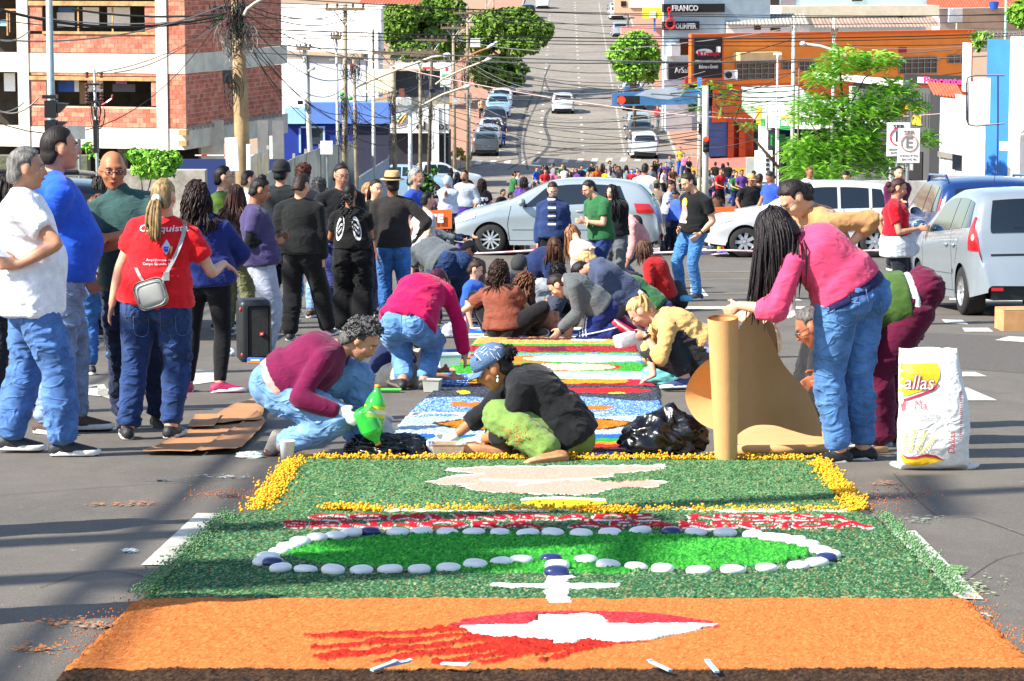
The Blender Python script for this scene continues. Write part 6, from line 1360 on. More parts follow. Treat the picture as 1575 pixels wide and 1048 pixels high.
  if not fine:
   G_.loft([w_+d*.07*K,w_+d*.12*K+pn*.008,w_+d*.165*K+pn*.03*K],[.036*K+infl,.034*K+infl,.024*K+infl],[.014*K+infl,.012*K+infl,.009*K+infl],thumb,10,2)
  else:
   curl=s.k.get('curl',.5)
   for i,(o,ln)in enumerate(((.031,.070),(.0105,.078),(-.0105,.073),(-.031,.058))):
    p0=w_+d*.078*K+thumb*o*K;d1=nrm_(d+thumb*o*3.2+pn*curl*.35);p1=p0+d1*ln*.5*K;d2=nrm_(d1+pn*curl*.9);p2=p1+d2*ln*.5*K
    G_.loft([p0,p1,p2],[.0095*K+infl,.0088*K+infl,.0072*K+infl],[.0095*K+infl,.0088*K+infl,.0072*K+infl],thumb,8,2)
  t0=w_+d*.02*K+thumb*.026*K;t1=t0+nrm_(d*.7+thumb*.8+pn*.3)*.04*K;t2=t1+nrm_(d+thumb*.25+pn*.3)*.032*K
  G_.loft([t0,t1,t2],[.0125*K+infl,.011*K+infl,.0085*K+infl],[.0125*K+infl,.011*K+infl,.0085*K+infl],pn,8,2)
 def hp_(s,r,f,u):return s.hc+(s.hr*r+s.hf*f+s.hu*u)*s.hk
 def head_geo(s,G_,fine=True):
  B=basis(s.hr,s.hf,s.hu);q=s.hk;e=lambda c,r:G_.ell(s.hp_(*c),tuple(x*q for x in r),B,18,12)
  e((0,-.012,.022),(.074,.093,.094));e((0,.022,-.02),(.062,.070,.092));e((0,.034,-.062),(.048,.050,.050));e((0,.058,-.088),(.028,.026,.022))
  for sd in(-1,1):
   e((sd*.040,.050,-.022),(.026,.030,.026));e((sd*.076,-.006,-.005),(.010,.020,.031))
  if fine:
   G_.loft([s.hp_(0,.088,.018),s.hp_(0,.100,-.008),s.hp_(0,.108,-.024)],[.007*q,.010*q,.014*q],[.008*q,.011*q,.012*q],s.hr,8,2);e((0,.083,-.052),(.024,.013,.010));e((0,.070,.036),(.050,.018,.012))
  else:e((0,.092,-.014),(.013,.018,.022))
  G_.loft([s.nek-s.td*.05*s.K,s.nek+(s.hc-s.nek)*.35,s.hp_(0,-.022,-.05)],[.066*s.K,.054*s.K,.052*s.K],[.062*s.K,.054*s.K,.056*s.K],s.hr,14,3)
 def build(s):
  k=s.k;g=k.get;lod=s.lod;fine=lod==2
  t=thing('person',k['label'],'person',s.base,0,g('group'));s.t=t
  vb={2:.0092,1:.017,0:.026}[lod];vc={2:.0140,1:.022,0:.03}[lod]
  G_=Geo();s.torso(G_);s.head_geo(G_,lod>=1)
  for sd in(-1,1):
   s.arm(G_,sd);s.leg(G_,sd);s.foot(G_,sd);s.hand(G_,sd,0,fine)
  me=remesh(G_.V,G_.F,vb,2,dec={2:.4,1:.6,0:0}[lod]);s.body=obj('body',me,skinm(g('skin','#9a6a4c')),t)
  tp=g('topw',{});s.garments(t,vc)
  if lod>=1:s.face(t)
  s.hair(t);s.head_wear(t)
  return t
 def wrinkle(s,me,amp,seed,stretch=(1,1,1.6),sc=11,jn=False):
  co=get_co(me);no=get_no(me);p=co*np.array(stretch)*sc;warp=np.stack([vnoise(p*.5,seed+5),vnoise(p*.5,seed+6),vnoise(p*.5,seed+7)],1)
  p=p*.75;n1=np.clip(1-3.2*np.abs(vnoise(p+warp*1.1,seed)),0,1)**1.5;n2=vnoise(p*.4,seed+1);n3=np.clip(1-3.5*np.abs(vnoise(p*np.array([.8,.8,1.5])*1.7+warp,seed+2)),0,1)**1.5;gate=np.clip(.5+1.4*vnoise(p*.3,seed+11),.1,1)
  amp=amp*(.72 if not jn else 1.);d=amp*(n1*2.3*gate+n2*.8+n3*1.5*gate+.05);set_co(me,co+no*np.maximum(d,-.25*amp)[:,None])
 def garments(s,t,vc):
  g=s.k.get;K=s.K;sd0=int(s.base.x*97+s.base.y*31)%997;amp={2:.0065,1:.007,0:.004}[s.lod]
  top,bot=g('top_c','#333333'),g('bot_c','#26406e');sl=g('sleeve','short');hem=g('hem',-.02);lo=g('loose',.012)
  e1={'none':.05,'short':.62,'34':1.35,'long':1.93}[sl]
  if sl!='none' or True:
   G_=Geo();s.torso(G_,.012,hem,.95,lo,True)
   for sd in(-1,1):s.arm(G_,sd,.011,0,max(e1,.12),(.018 if sl=='short' else .008)+lo*.5)
   if g('collar'):G_.loft([s.nek-s.td*.02,s.nek+(s.hc-s.nek)*.28],[.075*K,.070*K],[.075*K,.072*K],s.hr,14,2)
   if g('hood'):G_.loft([s.nek+s.sr*.09-s.chf*.03,s.nek-s.chf*.085-s.td*.03,s.nek-s.sr*.09-s.chf*.03],[.04]*3,[.05,.06,.05],s.td,12,3)
   me=remesh(G_.V,G_.F,vc,3);s.wrinkle(me,amp,sd0,(1,1,1.5))
   tm=g('top_m')or cloth(top);s.shirt=obj(g('top_n','shirt'),me,tm,t)
  if g('under'):
   G_=Geo();u=g('under')
   if u[0]=='sleeves':
    for sd in(-1,1):s.arm(G_,sd,.008,.3,1.93,.004)
   if u[0]=='hem':s.torso(G_,.012,u[2],hem+.08,.006,True)
   me=remesh(G_.V,G_.F,vc,2);obj('undershirt',me,cloth(u[1]),t)
  if g('bot_n','jeans')=='skip':return
  G_=Geo();s.torso(G_,.010,-.12,.20,0);bl=g('bl',.010)
  le=g('legend',1.93)
  for sd in(-1,1):s.leg(G_,sd,.010,0,le,bl,g('bell',0))
  me=remesh(G_.V,G_.F,vc,3);s.wrinkle(me,amp*(1.15 if g('bot_n','jeans')!='leggings' else .3),sd0+9,(1,1,2.2),9,True)
  s.trous=obj(g('bot_n','jeans'),me,denim(bot)if g('bot_n','jeans')=='jeans' else cloth(bot),t)
  shc=g('shoe_c','#1c1c1e')
  for sd in(-1,1):
   G_=Geo();lo_,d,up,r=s.foot(G_,sd,.010);a=s.aR if sd>0 else s.aL;G_.loft([lo_+up*.01,a+up*.012*K],[.042*K+.006,.042*K],[.050*K+.006,.046*K],r,14,2,.2)
   me=remesh(G_.V,G_.F,vc*.9,2);sh=obj('shoe',me,mat('shoe',shc,.6,.12,20,.2,80),t)
   if s.lod>=1:
    q=MB();ring=[(-.078,0),(-.066,.03),(-.02,.042),(.05,.045),(.12,.054),(.18,.048),(.212,.026),(.222,0),(.212,-.026),(.18,-.046),(.12,-.050),(.05,-.045),(-.02,-.042),(-.066,-.03)];V=[]
    for dz,sc_ in((-.060,1.0),(-.054,1.03),(-.034,1.03),(-.030,.98)):
     for x,y in ring:V.append(a+(d*(x*.93)*sc_+r*y*sc_*.98)*K+up*(dz-.002)*K-up*.012)
    n_=len(ring);q.add(V,[(i*n_+j,i*n_+(j+1)%n_,(i+1)*n_+(j+1)%n_,(i+1)*n_+j)for i in range(3)for j in range(n_)]+[tuple(range(n_))[::-1],tuple(3*n_+j for j in range(n_))])
    q.build('sole',mat('shoe_sole',g('sole_c','#d9d6cf'),.7,.1,20),sh,True)
   if s.lod==2 and g('laces',1):
    q=MB()
    for j in range(4):c=a+(d*(.055+.022*j))*K-up*(.006+.009*j)*K;q.tube([c-r*.02+up*.0,c+up*.008,c+r*.02],.003,4)
    q.build('lace',cloth(g('lace_c','#c9c6c0')),sh)
 def face(s,t):
  g=s.k.get;q=s.hk
  B=basis(s.hr,s.hf,s.hu)
  for sd in(-1,1):
   m_=MB();m_.ball(s.hp_(sd*.030,.076,.008),(.012*q,.009*q,.0065*q),8,6,R=B);e=m_.build('eye',M['eyew'],t,True)
   m_=MB();m_.ball(s.hp_(sd*.030,.0805,.008),(.0062*q,.006*q,.0062*q),8,6,R=B);m_.build('iris',M['eyed'],e,True)
   m_=MB();m_.tube([s.hp_(sd*.013,.088,.027),s.hp_(sd*.030,.086,.033),s.hp_(sd*.047,.074,.027)],.0035*q,5);m_.build('eyebrow',hairm(g('hair_c','#15100d')if g('hair','short')!='bald' else '#3a3028'),t)
  m_=MB();m_.tube([s.hp_(-.022,.086,-.052),s.hp_(0,.096,-.050),s.hp_(.022,.086,-.052)],[.003*q,.0055*q,.003*q],6);m_.build('mouth',M['lip'],t,True)
  if g('glasses'):
   m_=MB()
   for sd in(-1,1):
    c=s.hp_(sd*.031,.098,.006);m_.tube([c+(s.hr*.023*cos(a)+s.hu*.014*sin(a))*q for a in np.linspace(0,2*pi,15)],.0022,5);m_.tube([s.hp_(sd*.054,.094,.01),s.hp_(sd*.077,.06,.01),s.hp_(sd*.08,-.01,.008)],.0022,4)
   m_.tube([s.hp_(-.008,.1,.01),s.hp_(.008,.1,.01)],.002,4);gl=m_.build('glasses',mat('glasses_frame',g('glasses')if isinstance(g('glasses'),str)else '#1a1816',.3),t)
   if g('tint'):
    m_=MB()
    for sd in(-1,1):m_.ball(s.hp_(sd*.031,.0975,.006),(.021*q,.002,.0125*q),10,6,R=B)
    m_.build('lens',mat('tinted_lens','#3a2a30',.08,0,alpha=.28),gl,True)
  if g('beard'):
   G_=Geo();G_.ell(s.hp_(0,.040,-.070),tuple(x*q for x in(.050,.050,.040)),B);G_.ell(s.hp_(0,.082,-.040),tuple(x*q for x in(.026,.012,.006)),B);obj('beard',mesh_from(G_.V,G_.F,True),hairm(g('beard')),t)
  if g('earring'):
   m_=MB();sd=-1 if s.hr.y>0 else 1;c=s.hp_(sd*.085,-.004,-.042);m_.ball(c,.006,8,6);m_.ball(c-s.u*.022,(.008,.008,.012),8,6);m_.tube([c,c-s.u*.02],.0015,4);m_.build('earring',mat('pearl','#cfe6df',.25),t,True)
 def hair(s,t):
  g=s.k.get;st=g('hair','short');col=g('hair_c','#15100d');q=s.hk;HM=hairm(col)
  if st in('bald','none'):return
  vol={'buzz':1.025,'short':1.08,'long':1.10,'pony':1.06,'bun':1.06,'curly':1.16,'braids':1.05,'wavy':1.12}[st];n_,m_=(44,30)if s.lod==2 else(28,18)if s.lod==1 else(14,9)
  V=[];th=np.linspace(0,pi,m_+1);ph=np.linspace(0,2*pi,n_,endpoint=False)
  TH,PH=np.meshgrid(th,ph,indexing='ij');dr=np.sin(TH)*np.sin(PH);df=np.sin(TH)*np.cos(PH);du=np.cos(TH)
  thr=0;_={'long':.30,'wavy':.30,'pony':.12,'bun':.12,'braids':.12,'curly':.2,'short':.16,'buzz':.12}[st]+g('hairline',0)
  lg_=st in('long','wavy');hl_=g('hairline',0)*-1+{'long':.02,'wavy':.02}.get(st,0);m1=(.40+1.25*np.clip(du-.42,0,1)-hl_-df)/.16
  low=np.interp(df.ravel(),[-.30,-.08,.1],[-.92,-.22,-.16]if not lg_ else[-.95,-.9,-.6]).reshape(df.shape);m2=(du-low)/(.22 if not lg_ else .1);m3=(np.hypot(df+.05,du+.10)-.24)/.12 if st in('short','buzz','pony','bun','braids')else 9
  mk=np.clip(np.minimum(np.minimum(m1,m2),np.where(np.abs(dr)>.5,m3,9)),0,1);mk=mk*mk*(3-2*mk)
  pp=np.stack([dr,df,du],-1).reshape(-1,3);nz=fbm(pp*5,3,3).reshape(TH.shape);az=vnoise(np.stack([PH.ravel()*9,TH.ravel()*1.2,0*PH.ravel()],1),5).reshape(TH.shape)
  am={'curly':.16,'wavy':.07,'buzz':.012}.get(st,.05);cur=vnoise(pp*13,8).reshape(TH.shape)*(.09 if st=='curly' else .0)
  R_=(.84+mk*(vol-.84))+mk*(am*nz+cur+(.008*az if st!='buzz' else 0))
  R_=R_+mk*.85*np.clip(-du-.30,0,.6)*np.clip(-df*2.2,0,1)
  X=dr*.0765*R_;Yf=(df*.0965*R_)-.012;Z=du*.1*R_+.020;rx,rf,ru=X.ravel()*q,Yf.ravel()*q,Z.ravel()*q
  V=np.outer(rx,s.hr)+np.outer(rf,s.hf)+np.outer(ru,s.hu)+np.array(s.hc);idx=np.arange(V.shape[0]).reshape(m_+1,n_);F=np.stack([idx[:-1,:],np.roll(idx,-1,1)[:-1,:],np.roll(idx,-1,1)[1:,:],idx[1:,:]],-1).reshape(-1,4)
  hm=obj('hair',mesh_from(V,F,True),HM,t)
  if st in('curly','wavy')and s.lod>=1:
   rr_=random.Random(3);q_=MB()
   for i in range(200 if s.lod==2 else 90):
    a=rr_.uniform(0,2*pi);b=math.acos(rr_.uniform(-.35,1));d=(sin(b)*sin(a),sin(b)*cos(a),cos(b))
    if d[1]>.36+1.2*max(0,d[2]-.42)or(d[1]>-.2 and d[2]<0):continue
    v_=vol*1.02;c=s.hp_(d[0]*.0765*v_,d[1]*.0965*v_-.012,d[2]*.1*v_+.02);rad=rr_.uniform(.008,.016)*q;u1=nrm_((rr_.gauss(0,1),rr_.gauss(0,1),rr_.gauss(0,1)));u2=nrm_(u1.cross(Vector((.3,.7,.2))))
    q_.tube([c+u1*rad*cos(w_)+u2*rad*sin(w_)+u1.cross(u2)*rad*w_*.15 for w_ in np.linspace(0,5.2,7)],rad*.42,4)
   q_.build('curls',HM,hm,True)
  if g('fringe'):pass
  L=g('hl',.38)
  rr_=random.Random(int(s.base.x*50)+5)
  if st in('long','wavy'):
   N_={2:330,1:110,0:26}[s.lod];AL=[];q_=MB();hs=g('hside',0)
   for i in range(N_):
    a=rr_.uniform(.55,2*pi-.55)if not hs else rr_.uniform(.5,2*pi-.5);b=rr_.uniform(.5,1.75);d=Vector((sin(b)*sin(a),sin(b)*cos(a),cos(b)))
    p=s.hp_(d.x*.080,d.y*.10-.012,d.z*.104+.02);dirn=nrm_((s.hr*d.x+s.hf*d.y)*.6-s.hu*.6);pts=[p];n2=9;st_=L*rr_.uniform(.6,1.12)/n2;jit=Vector((rr_.gauss(0,.1),rr_.gauss(0,.1),0));ph_=rr_.uniform(0,6)
    drift=Vector(g('drift',(0,0,0)))
    for j in range(n2):
     dirn=nrm_(dirn*.55+Vector((0,0,-1))*.45+drift*.12+jit*.3);p=p+dirn*st_
     l=p-s.hc;lr,lf,lu=l.dot(s.hr)/(.084*q),(l.dot(s.hf)+.012)/(.104*q),(l.dot(s.hu)-.02)/(.108*q);e=sqrt(lr*lr+lf*lf+lu*lu)
     if e<1:p=s.hc+l/max(e,.3)
     w_=(p-s.pel).dot(s.td)/max(.1,(s.nek-s.pel).length)
     if-.3<w_<1.02:
      c=s.pel.lerp(s.nek,min(max(w_,0),1));dl=p-c;dl-=s.td*dl.dot(s.td);cx_,cy_=dl.dot(s.sr),dl.dot(s.chf);ex=sqrt((cx_/(.19*s.K))**2+(cy_/(.15*s.K*s.b))**2)
      if ex<1 and(w_<.98):p=c+s.td*(p-c).dot(s.td)+dl/max(ex,.35)
     if st=='wavy':p=p+(s.hr*sin(ph_+j*1.5)+s.hf*cos(ph_+j*1.3))*.012
     pts.append(p)
    AL.append([list(v)for v in pts])
    w0=rr_.uniform(.004,.0085)*(2.6 if s.lod==0 else 1.4 if s.lod==1 else 1);q_.tube(pts,[w0*x for x in(.7,1,1,1,1,.95,.9,.8,.6,.25)],4)
   if s.lod>=1 and AL:
    A_=np.array(AL);mu=A_.mean(0);sd_=A_.std(0).mean(1)
    G_=Geo();G_.loft([Vector(m)for m in mu[1:]],list(sd_[1:]*np.linspace(1.15,.75,len(mu)-1)+.012),list(sd_[1:]*np.linspace(.95,.5,len(mu)-1)+.008),s.hr,14,2,.8);me=remesh(G_.V,G_.F,.012,1)if s.lod==2 else mesh_from(G_.V,G_.F,True);s.wrinkle(me,.012,5,(2.2,2.2,.35),12);obj('hair_mass',me,HM,hm)
   q_.build('hair_length',HM,hm,True)
  if st=='pony':
   q_=MB();c0=s.hp_(0,-.115,g('ponyu',.01));
   for i in range(46 if s.lod==2 else 20):
    p=c0+(s.hr*rr_.gauss(0,.010)+s.hu*rr_.gauss(0,.010));dirn=nrm_(-s.hf*.9+s.hu*rr_.gauss(0,.25)+s.hr*rr_.gauss(0,.28));pts=[p];st_=L*.5*rr_.uniform(.8,1.15)/6
    for j in range(6):dirn=nrm_(dirn*.55+Vector((0,0,-1))*.5);p=p+dirn*st_;pts.append(p)
    q_.tube(pts,[.007,.010,.012,.012,.011,.009,.002],4)
   q_.build('ponytail',HM,hm,True)
   q_=MB();q_.lathe([(.016,-.012),(.027,-.01),(.028,.01),(.016,.012)],c0+(-s.hf)*.012,'z',10,M3=(-s.hf).to_track_quat('Z','Y').to_matrix());q_.build('hair_tie',cloth(g('tie_c','#c9d6d0')),hm,True)
  if st=='bun':G_=Geo();bp=g('bunp',(0,-.10,.09));G_.ell(s.hp_(*bp),(.042*q,.042*q,.038*q),basis(s.hr,s.hf,s.hu));me=mesh_from(G_.V,G_.F,True);co=get_co(me);set_co(me,co+(.008*fbm(co*40,2,3))[:,None]*get_no(me));obj('bun',me,HM,hm)
  if st=='puff':
   pass
  if g('puff'):
   q_=MB();c0=s.hp_(*g('puff'))
   for i in range(150):
    d=nrm_((rr_.gauss(0,1),rr_.gauss(0,1),rr_.gauss(0,1)));c=c0+Vector((d.x*.065,d.y*.06,d.z*.058))*rr_.uniform(.5,1);rad=rr_.uniform(.006,.012);u1=nrm_((rr_.gauss(0,1),rr_.gauss(0,1),rr_.gauss(0,1)));u2=nrm_(u1.cross(Vector((.3,.7,.2))));q_.tube([c+u1*rad*cos(w_)+u2*rad*sin(w_)for w_ in np.linspace(0,5,6)],rad*.5,4)
   q_.ball(c0,(.055,.05,.05),12,8);q_.build('hair_puff',HM,hm,True)
  if st=='braids':
   for sd in(-1,1):
    q_=MB();p=s.hp_(sd*.04,-.085,.0);prev=p
    for j in range(17):
     u_=j/16;w_=.020*(1-.45*u_);c=s.hp_(sd*(.042+.02*u_),-.09-.02*min(1,u_*3),0)-s.u*(.02+.38*u_)-s.chf*.035*min(1,u_*2.5);o=(.007 if j%2 else-.007);q_.ball(c+s.r*o,(w_,w_*.9,w_*1.0),8,5,R=Matrix.Rotation(.6 if j%2 else-.6,3,'Y'))
    q_.build('braid',HM,hm,True)
 def head_wear(s,t):
  g=s.k.get;hw_=g('wear');q=s.hk
  if not hw_:return
  kind,col=hw_[:2];B=basis(s.hr,s.hf,s.hu);m_=mat('headwear',col,.85,.15,25,.3,90)if len(hw_)<3 else hw_[2]
  def cap(zs,rs,sc=1.1,c=(0,-.012,.02)):
   V=[];n_=28
   for z,r in zip(zs,rs):
    for k in range(n_):a=2*pi*k/n_;V.append(s.hp_(c[0]+.078*sc*r*sin(a),c[1]+.098*sc*r*cos(a),c[2]+z))
   return V,[(i*n_+k,i*n_+(k+1)%n_,(i+1)*n_+(k+1)%n_,(i+1)*n_+k)for i in range(len(zs)-1)for k in range(n_)]+[tuple(range(n_))[::-1],tuple((len(zs)-1)*n_+k for k in range(n_))]
  if kind=='cap':
   V,F=cap((.012,.035,.06,.085,.105,.117,.122),(1.02,1.05,1.02,.88,.66,.40,.05));c=obj('cap',mesh_from(V,F,True),m_,t);V=[];F=[];n_=11
   back=-1 if g('capback')else 1
   for j,(ln)in enumerate((0,.35,.7,1.)):
    for k in range(n_):a=-1.05+2.1*k/(n_-1);V.append(s.hp_(.080*sin(a)*(1+.02*j),-.012+back*((.100*cos(a))+.068*ln*cos(a*.75)),.03-.014*ln-.012*abs(sin(a))**2*ln))
   nv=len(V);V+=[v+s.hu*.005 for v in V];idx=lambda j,k,o=0:o*nv+j*n_+k
   for o in(0,1):F+=[tuple((idx(j,k,o),idx(j,k+1,o),idx(j+1,k+1,o),idx(j+1,k,o)))for j in range(3)for k in range(n_-1)]
   F+=[(idx(3,k),idx(3,k+1),idx(3,k+1,1),idx(3,k,1))for k in range(n_-1)]
   obj('brim',mesh_from(V,F,True),m_,c)
  if kind=='beanie':
   V,F=cap((-.01,.0,.03,.06,.09,.112,.122,.126),(1.04,1.10,1.12,1.06,.9,.62,.35,.04));c=obj('beanie',mesh_from(V,F,True),m_,t);V,F=cap((-.018,-.014,.016,.020),(1.08,1.15,1.17,1.1));obj('cuff',mesh_from(V,F,True),m_,c)
  if kind=='hood':
   G_=Geo();G_.ell(s.hp_(0,-.03,.015),(.105*q,.12*q,.13*q),B);G_.ell(s.hp_(0,-.05,-.08),(.10*q,.09*q,.08*q),B);obj('hood',mesh_from(G_.V,G_.F,True),m_,t)
  if kind=='hat':
   V,F=cap((.028,.036,.046,.085,.115,.122,.108),(1.05,1.12,1.12,1.03,.95,.8,.3),1.06);c=obj('straw_hat',mesh_from(V,F,True),m_,t)
   V,F=cap((.028,.024,.022,.030,.034),(1.0,1.35,1.62,1.63,1.0),1.06);obj('brim',mesh_from(V,F,True),m_,c);V,F=cap((.036,.037,.058,.059),(1.1,1.16,1.14,1.0),1.06);obj('hat_band',mesh_from(V,F,True),cloth('#1a1a1a'),c)
def human(**k):
 h=Human(k);h.build();return h
SK1,SK2,SK3,SK4='#9a684c','#ba866a','#cf9c7e','#7f523a'
# ---- the standing group at the left
p=human(label='grey haired man in white t-shirt and baggy blue jeans with hand on hip',px=60,foot=700,top=226,lod=2,yaw=100,pel=(48,None,0),nek=(32,296,0),head=(42,260,0),hyaw=100,hp=4,b=1.08,belly=.04,skin=SK2,hair_c='#6f6c68',top_c='#e9e9ee',bot_c='#4d72aa',wR=(28,408,-.25),eR=(.45,.8,-.5),hdR=(-.2,-.9,.1),pnR=(-1,0,0),wL=(60,440,.3),aR=(96,680,-.1),aL=(12,684,.14),fR=98,fL=92,bl=.03,sleeve='short',hem=-.26,loose=.02,shoe_c='#26262a')
p=human(label='tall heavy man in bright blue t-shirt seen behind the white t-shirt man',px=96,foot=667,top=192,lod=2,yaw=112,pel=(92,None,0),nek=(80,270,0),head=(93,229,0),hyaw=112,hp=0,b=1.16,belly=.08,skin=SK2,hair='buzz',hair_c='#1d1512',top_c='#2356c8',bot_c='#7d93b3',wR=(62,432,-.10),wL=(130,420,.3),aR=(70,648,-.05),aL=(120,648,.15),fR=60,fL=100,shoe_c='#4a3426',hem=-.14,loose=.014,hairline=.05,hs=1.05)
q_=polyme([(.045*cos(a),.045*sin(a))for a in np.linspace(0,2*pi,20,endpoint=False)])
p=human(label='bald man with glasses and dark green polo shirt, arms crossed, facing the camera',px=220,foot=657,top=229,lod=2,yaw=18,pel=(206,None,0),nek=(184,300,0),head=(173,263,0),hyaw=14,hp=6,b=1.08,belly=.05,skin='#b0704c',hair='bald',glasses='#2a2020',tint=1,top_c='#35514e',bot_c='#1d2740',wR=(205,372,-.30),wL=(165,366,-.34),eR=(1,.2,-.8),eL=(-1,.2,-.8),hdR=(-.9,.3,.2),hdL=(.9,.3,.2),aR=(190,640,0),aL=(243,640,0),shoe_c='#1a1a1c',sole_c='#2a2a2a',hem=-.12,collar=1,hs=1.04)
red=human(label='woman in red t-shirt with blonde ponytail seen from behind, arm stretched right',px=230,foot=676,top=268,lod=2,sex='f',yaw=172,pel=(240,None,0),nek=(254,338,0),head=(252,303,0),hyaw=165,hp=8,b=1.16,skin=SK3,hair='pony',hair_c='#9a7d52',hl=.5,ponyu=-.02,top_c='#d81f26',bot_c='#28406e',wL=(170,476,-.02),wR=(345,405,.22),eL=(-.8,-.4,0),eR=(.3,-.5,-.8),hdR=(.9,.4,-.7),pnR=(0,0,-1),aL=(197,657,0),aR=(263,655,0),fL=190,fR=165,sleeve='short',hem=-.10,shoe_c='#232326',sole_c='#cfcac0',legend=1.9)
T_=get_co(red.shirt.data)
back=-red.chf;Xr=nrm_(red.sr)
def shirt_text(h,txt,py,px,w_,hh,col,side=-1,shear=0.):
 n=h.chf*side;X=h.sr*(-side)*-1
 X=nrm_(h.u.cross(n));O=P(px,py,h.Y);me=text_me(txt,1,0,.02,res=2,shear=shear);co=get_co(me);co[:,0]*=w_/np.ptp(co[:,0]);co[:,1]*=hh/np.ptp(co[:,1]);set_co(me,co)
 return decal(me,h.shirt.data,O+n*.3,X,nrm_(n.cross(X)),.004,.02,'lettering',cloth(col,'print'),h.t)
for tx,py,px,w_,hh in(('Catequista',350,257,.29,.05),('Arquidiocese de',397,254,.15,.02),('Campo Grande, MS',403,252,.18,.02)):shirt_text(red,tx,py,px,w_,hh,'#f0c8cc')
def shirt_shape(h,pts,py,px,sc,col,side=-1,name='print',off=.004):
 n=h.chf*side;X=nrm_(h.u.cross(n));O=P(px,py,h.Y);me=polyme([(x*sc,y*sc)for x,y in pts]);return decal(me,h.shirt.data,O+n*.3,X,nrm_(n.cross(X)),off,.02,name,cloth(col,'print'),h.t)
shirt_shape(red,[(-.3,.5),(0,1),(.3,.5),(.5,.1),(.3,-.6),(0,-1),(-.3,-.6),(-.5,.1)],377,266,.045,'#c8c4da',off=.005);shirt_shape(red,[(-.4,.3),(.4,.3),(.3,-.5),(0,-.7),(-.3,-.5)],379,266,.035,'#3a56b8',off=.007);shirt_shape(red,[(0,.5),(.5,.3),(.4,-.4),(.1,-.9),(.2,0)],380,270,.04,'#e8a06a',off=.008)
# her grey cross body bag
bg_=thing('crossbody_bag','pale grey rounded crossbody bag hanging on the red t-shirt back','bag',P(232,452,red.Y-.16))
q=MB();c=P(232,452,red.Y-.185);me=bevel_me(MB().box((0,0,0),(.19,.055,.175)).me(),.045,4);me.transform(Matrix.Translation(c)@Matrix.Rotation(radians(-17),4,'Y'));me.polygons.foreach_set('use_smooth',[True]*len(me.polygons));bd=obj('bag_body',me,mat('grey_vinyl','#a9aaa2',.5,.05,10),bg_)
q=MB();R_=Matrix.Rotation(radians(-17),3,'Y');q.tube([c+R_@Vector((.085*np.sign(cos(a))*abs(cos(a))**.6,-.03,.078*np.sign(sin(a))*abs(sin(a))**.6))for a in np.linspace(0,2*pi,25)],.004,5);q.build('piping',mat('grey_vinyl_dark','#84857e',.5),bg_)
bv=BVHTree.FromPolygons([tuple(v)for v in T_],[tuple(f.vertices)for f in red.shirt.data.polygons])
V=[];path=[(223,436),(215,425),(209,412)];path2=[(247,437),(255,422),(266,402),(275,382),(282,362),(285,345),(282,338)]
for pa,w_ in((path2,.012),(path,.010)):
 V=[]
 for i in range(len(pa)):
  p0=Vector(P(*pa[i],red.Y-.5));d=ray(*pa[i]).normalized();hh=bv.ray_cast(p0,d,1.);c0=(hh[0]if hh[0]else P(*pa[i],red.Y-.13))-d*.012
  V+=[c0+Vector((-w_,0,0)),c0+Vector((w_,0,0)),c0+Vector((w_,-.004,0)),c0+Vector((-w_,-.004,0))]
 obj('strap',mesh_from(V,[(4*i+a,4*i+(a+1)%4,4*i+4+(a+1)%4,4*i+4+a)for i in range(len(pa)-1)for a in range(4)]),mat('strap_webbing','#9fa3a0',.7),bg_)
q=MB();q.box(P(256,425,red.Y-.2),(.035,.015,.05));q.build('buckle',mat('strap_webbing','#8a8d8a',.5),bg_);q=MB();q.box(P(215,461,red.Y-.2),(.014,.01,.05));q.build('zip_pull',cloth('#c02a8a'),bg_)
human(label='woman in navy hoodie with long wavy brown hair and magenta sneakers, seen from behind',px=315,foot=603,top=270,lod=2,sex='f',yaw=168,pel=(318,None,0),nek=(308,336,0),head=(303,303,0),hyaw=175,hp=4,b=1.02,skin=SK3,hair='wavy',hair_c='#2e1d17',hl=.36,top_c='#1f2b66',bot_c='#161618',bot_n='leggings',sleeve='long',hem=-.16,loose=.03,hood=1,wL=(290,430,.15),wR=(352,412,.2),eR=(1,-.2,0),aL=(289,592,0),aR=(338,590,-.1),fR=105,fL=185,bl=.0,shoe_c='#a81a4c',sole_c='#e4d8dc')
human(label='young woman with high black bun, purple t-shirt over black sleeves, grey sweatpants',px=402,s=172,top=269,hair_h=.05,lod=2,sex='f',yaw=100,pel=(404,None,0),nek=(388,318,0),head=(401,293,0),hyaw=98,hp=22,b=1.0,skin=SK1,hair='bun',bunp=(0,-.03,.12),hair_c='#0e0b0b',top_c='#41395e',sleeve='short',under=('sleeves','#141416'),loose=.024,hem=-.05,bot_c='#9fa5b4',bot_n='sweatpants',bl=.035,wR=(418,372,-.1),wL=(425,365,.15),eR=(.3,-.6,-.8),shoe_c='#c9c9cc')
human(label='boy in plain black sweatshirt and black trousers seen from behind, left of braids',px=470,foot=524,top=266,lod=2,yaw=170,pel=(464,None,0),nek=(460,308,0),head=(464,286,0),hyaw=150,hp=25,skin=SK3,hair_c='#2b1b14',top_c='#1b1c1c',sleeve='long',hem=-.05,loose=.028,bot_c='#141416',bot_n='trousers',bl=.03,b=1.02,aL=(446,512,-.05),aR=(506,512,.15),wL=(422,408,0),wR=(497,405,0),shoe_c='#202022')
